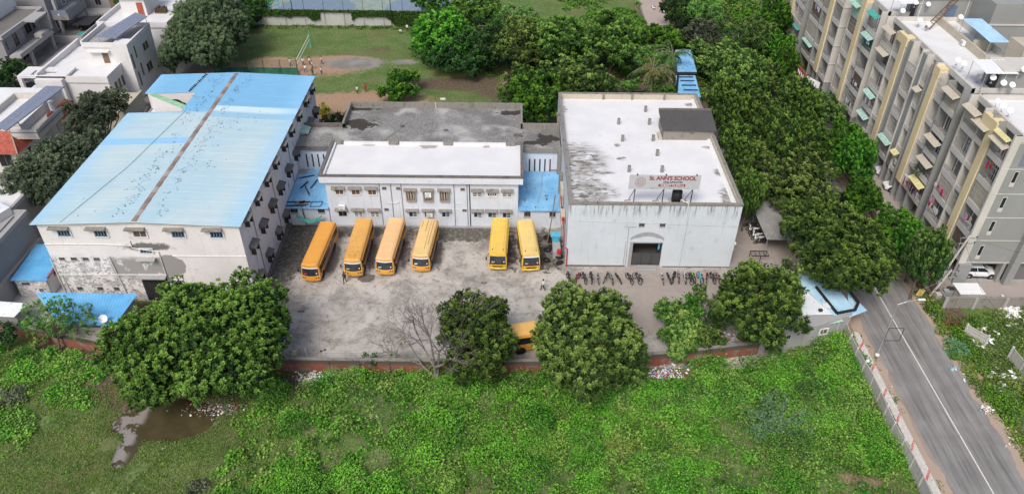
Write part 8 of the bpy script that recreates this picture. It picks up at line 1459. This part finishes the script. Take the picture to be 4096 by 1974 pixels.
# hanging creeper on the court wall, and a plant in the rear block
rg = np.random.default_rng(120); n = 34000; X = rg.uniform(-56.5, -17, n); top = 3.35-rg.random(n)**1.1*(1.1+6.5*np.clip(fbm(X, X*0, .30, 3, 8)-.34, 0, .5)); hole = (fbm(X, X*0+3, .22, 2, 12) > .33) | (top > 3.1)
P = np.stack([X, np.full(n, 156.2)+rg.normal(0, .12, n), top], 1)[hole]; D = rg.normal(size=P.shape)*.5+np.array((0, -.6, -.4)); D /= np.linalg.norm(D, axis=1)[:, None]; m = len(P); T = rg.random(m)[:, None]
V, C = leaf_quads(P, D, rg.uniform(.22, .42, m), rg.uniform(.14, .24, m), np.array((.03, .085, .02))*(1-T)+np.array((.09, .18, .03))*T, rg); o = quads_obj('hanging_creeper', V, C); tag(o, 'green creeper hanging over the top of the court wall', 'creeper', kind='stuff')
tree('leafy plant growing in an opening of the rear apartment block', (4050, 105, 4095, 170), 11.5, 'bright', 5, 2, 12, .5, .2, 121, 'plant', 'plant', tr=False)
tree('potted plants spilling over the balcony above the lemon awning', (3660, 650, 3730, 730), 7.0, 'creeper', 5, 4, 12, .2, .09, 122, 'balcony_plants', 'plant', tr=False)
for o in list(bpy.data.objects):
    if o.name.startswith('roof_plant'): bpy.data.objects.remove(o)
# ---- undergrowth
def weeds(name, label, poly, dens, seed, rmin=.3, rmax=.9, leaf=.2, pals=('bright', 'neem', 'blue', 'creeper'), clear=None, hmul=1.0, K=34, bright=1.0, group=None):
    rg = np.random.default_rng(seed); xs = [p[0] for p in poly]; ys = [p[1] for p in poly]; A = (max(xs)-min(xs))*(max(ys)-min(ys)); n = int(A*dens)
    X = rg.uniform(min(xs), max(xs), n); Y = rg.uniform(min(ys), max(ys), n); ok = inpoly(X, Y, poly); 
    if clear is not None: ok &= clear(X, Y, rg)
    X, Y = X[ok], Y[ok]; n = len(X); sp = fbm(X, Y, .22, 3, seed); sp2 = fbm(X, Y, .8, 3, seed+5); big = fbm(X, Y, .13, 3, seed+9)
    R = rmin+(rmax-rmin)*np.clip((sp2-.25)*1.8+rg.normal(0, .12, n), 0, 1); Hh = R*(.7+1.0*np.clip(big-.3, 0, 1)*1.6)*hmul; Z = zfield(X, Y)
    k = np.maximum(8, (K*(R/.6)**1.6)).astype(int); I = np.repeat(np.arange(n), k); m = len(I); d = rg.normal(size=(m, 3)); d /= np.linalg.norm(d, axis=1)[:, None]; d[:, 2] = np.abs(d[:, 2]); rr = rg.uniform(.55, 1.0, m)
    P = np.stack([X[I]+d[:, 0]*R[I]*rr, Y[I]+d[:, 1]*R[I]*rr, Z[I]+d[:, 2]*Hh[I]*rr+.03], 1); D = d*np.array((.9, .9, .25))+rg.normal(size=(m, 3))*.40; D /= np.linalg.norm(D, axis=1)[:, None]
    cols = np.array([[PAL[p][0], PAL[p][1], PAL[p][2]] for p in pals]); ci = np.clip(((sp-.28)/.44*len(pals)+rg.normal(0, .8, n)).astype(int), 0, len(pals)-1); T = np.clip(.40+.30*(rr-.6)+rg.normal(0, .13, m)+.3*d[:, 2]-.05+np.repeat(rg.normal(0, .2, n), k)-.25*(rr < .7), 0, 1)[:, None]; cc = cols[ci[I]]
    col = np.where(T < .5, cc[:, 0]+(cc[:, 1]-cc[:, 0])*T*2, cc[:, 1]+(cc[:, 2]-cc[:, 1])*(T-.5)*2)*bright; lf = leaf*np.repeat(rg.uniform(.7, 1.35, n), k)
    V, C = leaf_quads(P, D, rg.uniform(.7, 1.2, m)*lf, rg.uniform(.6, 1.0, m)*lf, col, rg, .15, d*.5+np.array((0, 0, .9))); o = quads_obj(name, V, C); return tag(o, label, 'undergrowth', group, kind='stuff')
WB = [P2(*p) for p in ((760, 2100), (830, 1974), (900, 1850), (950, 1720), (930, 1660), (1060, 1570), (1200, 1545), (1330, 1500), (1500, 1500), (2180, 1502), (2620, 1470), (2700, 1450), (3020, 1420), (3390, 1335), (3440, 1480), (3560, 1720), (3690, 1974), (3760, 2100))]
def clr(X, Y, rg):
    k = np.ones(X.shape, bool); f = fbm(X, Y, .35, 3, 77)
    for cx, cy, rx, ry in ((17.5, 45.6, 2.6, 1.0), (32.5, 43.2, 3.2, 1.1), (23, 47.5, 1.5, .6), (10, 42.5, 3, .8)): k &= (np.hypot((X-cx)/rx, (Y-cy)/ry)+f*.8) > 1.2
    k &= (np.hypot((X-17.0)/2.8, (Y-57)/1.6) > 1) & (np.hypot((X+21.2)/2.6, (Y-55.6)/1.9) > 1); k &= ~((Y < 47) & (f < .36) & (rg.random(X.shape) < .75)); return k
nA = lambda X, Y: fbm(X, Y, .17, 4, 61)
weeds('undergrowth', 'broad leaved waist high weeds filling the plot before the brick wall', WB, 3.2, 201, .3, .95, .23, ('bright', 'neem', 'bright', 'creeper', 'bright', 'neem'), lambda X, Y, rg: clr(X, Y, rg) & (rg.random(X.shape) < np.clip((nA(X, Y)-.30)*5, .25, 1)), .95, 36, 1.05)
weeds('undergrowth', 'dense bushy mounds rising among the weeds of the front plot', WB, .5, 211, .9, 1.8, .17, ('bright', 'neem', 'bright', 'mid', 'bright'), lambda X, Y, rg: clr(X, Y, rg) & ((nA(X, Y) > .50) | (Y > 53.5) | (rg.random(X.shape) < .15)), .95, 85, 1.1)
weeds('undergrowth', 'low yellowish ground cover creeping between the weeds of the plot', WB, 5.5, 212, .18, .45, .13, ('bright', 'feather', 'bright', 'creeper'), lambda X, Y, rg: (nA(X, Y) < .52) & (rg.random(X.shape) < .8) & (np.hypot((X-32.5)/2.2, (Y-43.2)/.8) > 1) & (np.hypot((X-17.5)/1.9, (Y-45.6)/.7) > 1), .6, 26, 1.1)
LBs = [P2(*p) for p in ((-200, 1360), (60, 1390), (430, 1420), (480, 1560), (330, 1640), (180, 1600), (100, 1800), (-200, 1700))]
weeds('undergrowth', 'low leafy weeds sloping down from the brick wall at the left', LBs, 5.0, 202, .3, .75, .21, ('bright', 'creeper', 'neem', 'bright'), lambda X, Y, rg: fbm(X, Y, .3, 3, 5)< .62, .8, 34, 1.1)
weeds('undergrowth', 'green weeds covering the plot right of the road', [P2(*p) for p in ((3640, 1150), (3740, 1180), (3790, 1275), (4300, 1230), (4600, 2100), (4200, 2000), (4085, 1800), (3960, 1620), (3870, 1520), (3800, 1420), (3720, 1280))], 4.4, 203, .3, .8, .21, ('bright', 'mid', 'creeper', 'neem', 'mid'), lambda X, Y, rg: fbm(X, Y, .4, 3, 9) > .26, .9, 34, 1.1)
weeds('undergrowth', 'weed patches scattered over the lawn by the pond', [(-60, 40), (-24, 40), (-24, 57), (-34, 57.3), (-60, 60)], .6, 204, .18, .42, .17, ('bright', 'creeper', 'neem'), lambda X, Y, rg: ((fbm(X, Y, .28, 3, 31) > .54) | (rg.random(X.shape) < .10)) & (np.hypot((X+35.2)/5.6, (Y-49.6)/3.2) > 1) & (np.hypot((X+37.2)/2.4, (Y-46.5)/2.5) > 1), .7, 22)
weeds('undergrowth', 'thin fringe of weeds between road wall slab and road', [(38.8, 42), (40.0, 42), (40.2, 64), (38.8, 64)], 4, 205, .12, .32, .15, ('bright', 'neem'), lambda X, Y, rg: fbm(X, Y, .5, 3, 3) > .45, .8, 16)
weeds('undergrowth', 'rough scrub and bushes around the far meadow and path', [(-20, 158), (28, 150), (28.4, 182), (-16, 182)], .8, 206, .5, 1.5, .42, ('bright', 'neem', 'feather'), lambda X, Y, rg: (fbm(X, Y, .12, 3, 44) > .52) | (Y < 161), .8, 22)
weeds('undergrowth', 'scrub filling the far end of the lane behind the tree mass', [(36, 130), (54, 130), (54, 182), (36, 182)], .5, 210, .6, 1.6, .45, ('dark', 'neem', 'bright'), None, 1.2, 22)
weeds('undergrowth', 'leafy scrub under the tree belt and beside the far path', [(-20, 139), (50, 104), (53, 104), (53, 176), (34, 182), (33.6, 160), (28, 156), (-20, 156)], .5, 207, .5, 1.2, .4, ('dark', 'neem', 'bright'), lambda X, Y, rg: (X < 42), .8, 20, .9)
weeds('undergrowth', 'dark scrub growing along the foot of the creeper wall', [(-57, 154.2), (-17, 154.2), (-17, 156.1), (-57, 156.1)], 1.6, 208, .3, .7, .3, ('dark', 'neem'), None, .8, 16)
weeds('undergrowth', 'scrub at the top edge left of the painted court', [(-58, 157), (-54.3, 157), (-54.3, 182), (-66, 182)], 1.2, 209, .5, 1.3, .4, ('bright', 'feather'), None, .8, 18)
# short grass tufts
def tufts(name, label, poly, dens, seed, L=.16, clear=None, pal='creeper', bright=.9):
    rg = np.random.default_rng(seed); xs = [p[0] for p in poly]; ys = [p[1] for p in poly]; n = int((max(xs)-min(xs))*(max(ys)-min(ys))*dens); X = rg.uniform(min(xs), max(xs), n); Y = rg.uniform(min(ys), max(ys), n); ok = inpoly(X, Y, poly)
    if clear is not None: ok &= clear(X, Y, rg)
    X, Y = X[ok], Y[ok]; n = len(X); P = np.stack([X, Y, zfield(X, Y)], 1); D = rg.normal(size=(n, 3))*.55; D[:, 2] = np.abs(D[:, 2])+.6; D /= np.linalg.norm(D, axis=1)[:, None]; T = np.clip(fbm(X, Y, .5, 4, seed)*1.3-.15+rg.normal(0, .15, n), 0, 1)[:, None]; lo, mi, hi = (np.array(c) for c in PAL[pal]); col = (mi*.75*(1-T)+hi*.95*T)*bright
    V, C = leaf_quads(P, D, rg.uniform(.6, 1.5, n)*L, np.full(n, L*.42), col, rg, .3); o = quads_obj(name, V, C); return tag(o, label, 'grass', kind='stuff')
tufts('short_grass', 'short olive green grass round the pond', [(-62, 38), (-18, 38), (-24, 57), (-34, 57.3), (-62, 60)], 110, 301, .19, lambda X, Y, rg: (zfield(X, Y) > -.2) & (fbm(X, Y, .35, 3, 14) > .28))
tufts('short_grass', 'sparse grass between the weeds of the front plot', [(-20, 41), (37, 41), (37, 50), (-20, 50)], 30, 302, .17)
# acacia-like bush and dead branches in the plot
def acacia(label, px, py, R, n, seed, pal='blue'):
    rg = np.random.default_rng(seed); q = at(px, py); t = thing('acacia_bush', label, 'bush', q); VV, DD, LL = [], [], []; b = MB()
    for i in range(n):
        a = rg.uniform(0, 6.28); e = rg.uniform(.25, 1.1); L = R*rg.uniform(.6, 1.05); p = np.array((q.x, q.y, .1)); pts = [p]
        for s in range(8): d = np.array((math.cos(a)*math.cos(e), math.sin(a)*math.cos(e), math.sin(e))); pts.append(pts[-1]+d*L/8); e -= .16; a += rg.normal(0, .08)
        b.path([tuple(x) for x in pts], .02, n=3)
        for s in range(2, 9):
            for _ in range(16): pp = pts[s]+rg.normal(0, .07, 3); dd = rg.normal(size=3)*.8+np.array((math.cos(a), math.sin(a), .1))*.5; VV.append(pp); DD.append(dd/np.linalg.norm(dd)); LL.append(rg.uniform(.12, .3))
    P, D, LL = np.array(VV), np.array(DD), np.array(LL); T = rg.random(len(P))[:, None]; lo, mi, hi = (np.array(c) for c in PAL[pal]); V, C = leaf_quads(P, D, LL*1.4, LL*.6, (mi*(1-T)+hi*T)*1.1, rg, .1); quads_obj('foliage', V, C, t, q); b.build('stems', M['bark'], t)
acacia('bluish feathery bush with fanned branches in the right part of the plot', 3100, 1720, 4.0, 60, 401); acacia('bluish feathery bush among weeds right of the road', 3830, 1400, 1.7, 24, 402); acacia('grey-green feathery bush at the left edge above the lawn', 40, 1600, 2.0, 22, 403, 'grey'); acacia('pale grey bush at the bottom edge right of the lawn', 790, 1960, 1.3, 16, 404, 'grey'); acacia('light green feathery shoots in the middle of the plot', 2480, 1790, 1.8, 20, 405, 'creeper')
for i, (px, py, lab) in enumerate(((3190, 1690, 'dead grey branches behind the bluish feathery bush'), (2350, 1700, 'curved dead grey branch among the weeds in mid plot'), (3790, 1300, 'brown dried bush at the road side below the compound wall'))):
    q = at(px, py); t = thing('dead_branch', lab, 'branch', q, 'dead branches in the weeds'); b = MB(); rg2 = random.Random(i)
    for k in range(26 if i != 1 else 4):
        p = Vector(q)+Vector((rg2.uniform(-.6, .6), rg2.uniform(-.4, .4), .3)); d = Vector((rg2.gauss(.3, .5), rg2.gauss(-.1, .4), rg2.uniform(.1, .7))).normalized()
        for s in range(4): e = p+d*rg2.uniform(.3, .6); b.tube(p, e, .035-.006*s, n=4); p = e; d = (d+Vector((rg2.gauss(0, .2), rg2.gauss(0, .2), -.25))).normalized()
    b.build('twigs', M['rust'] if i == 2 else M['bark_grey'], t)
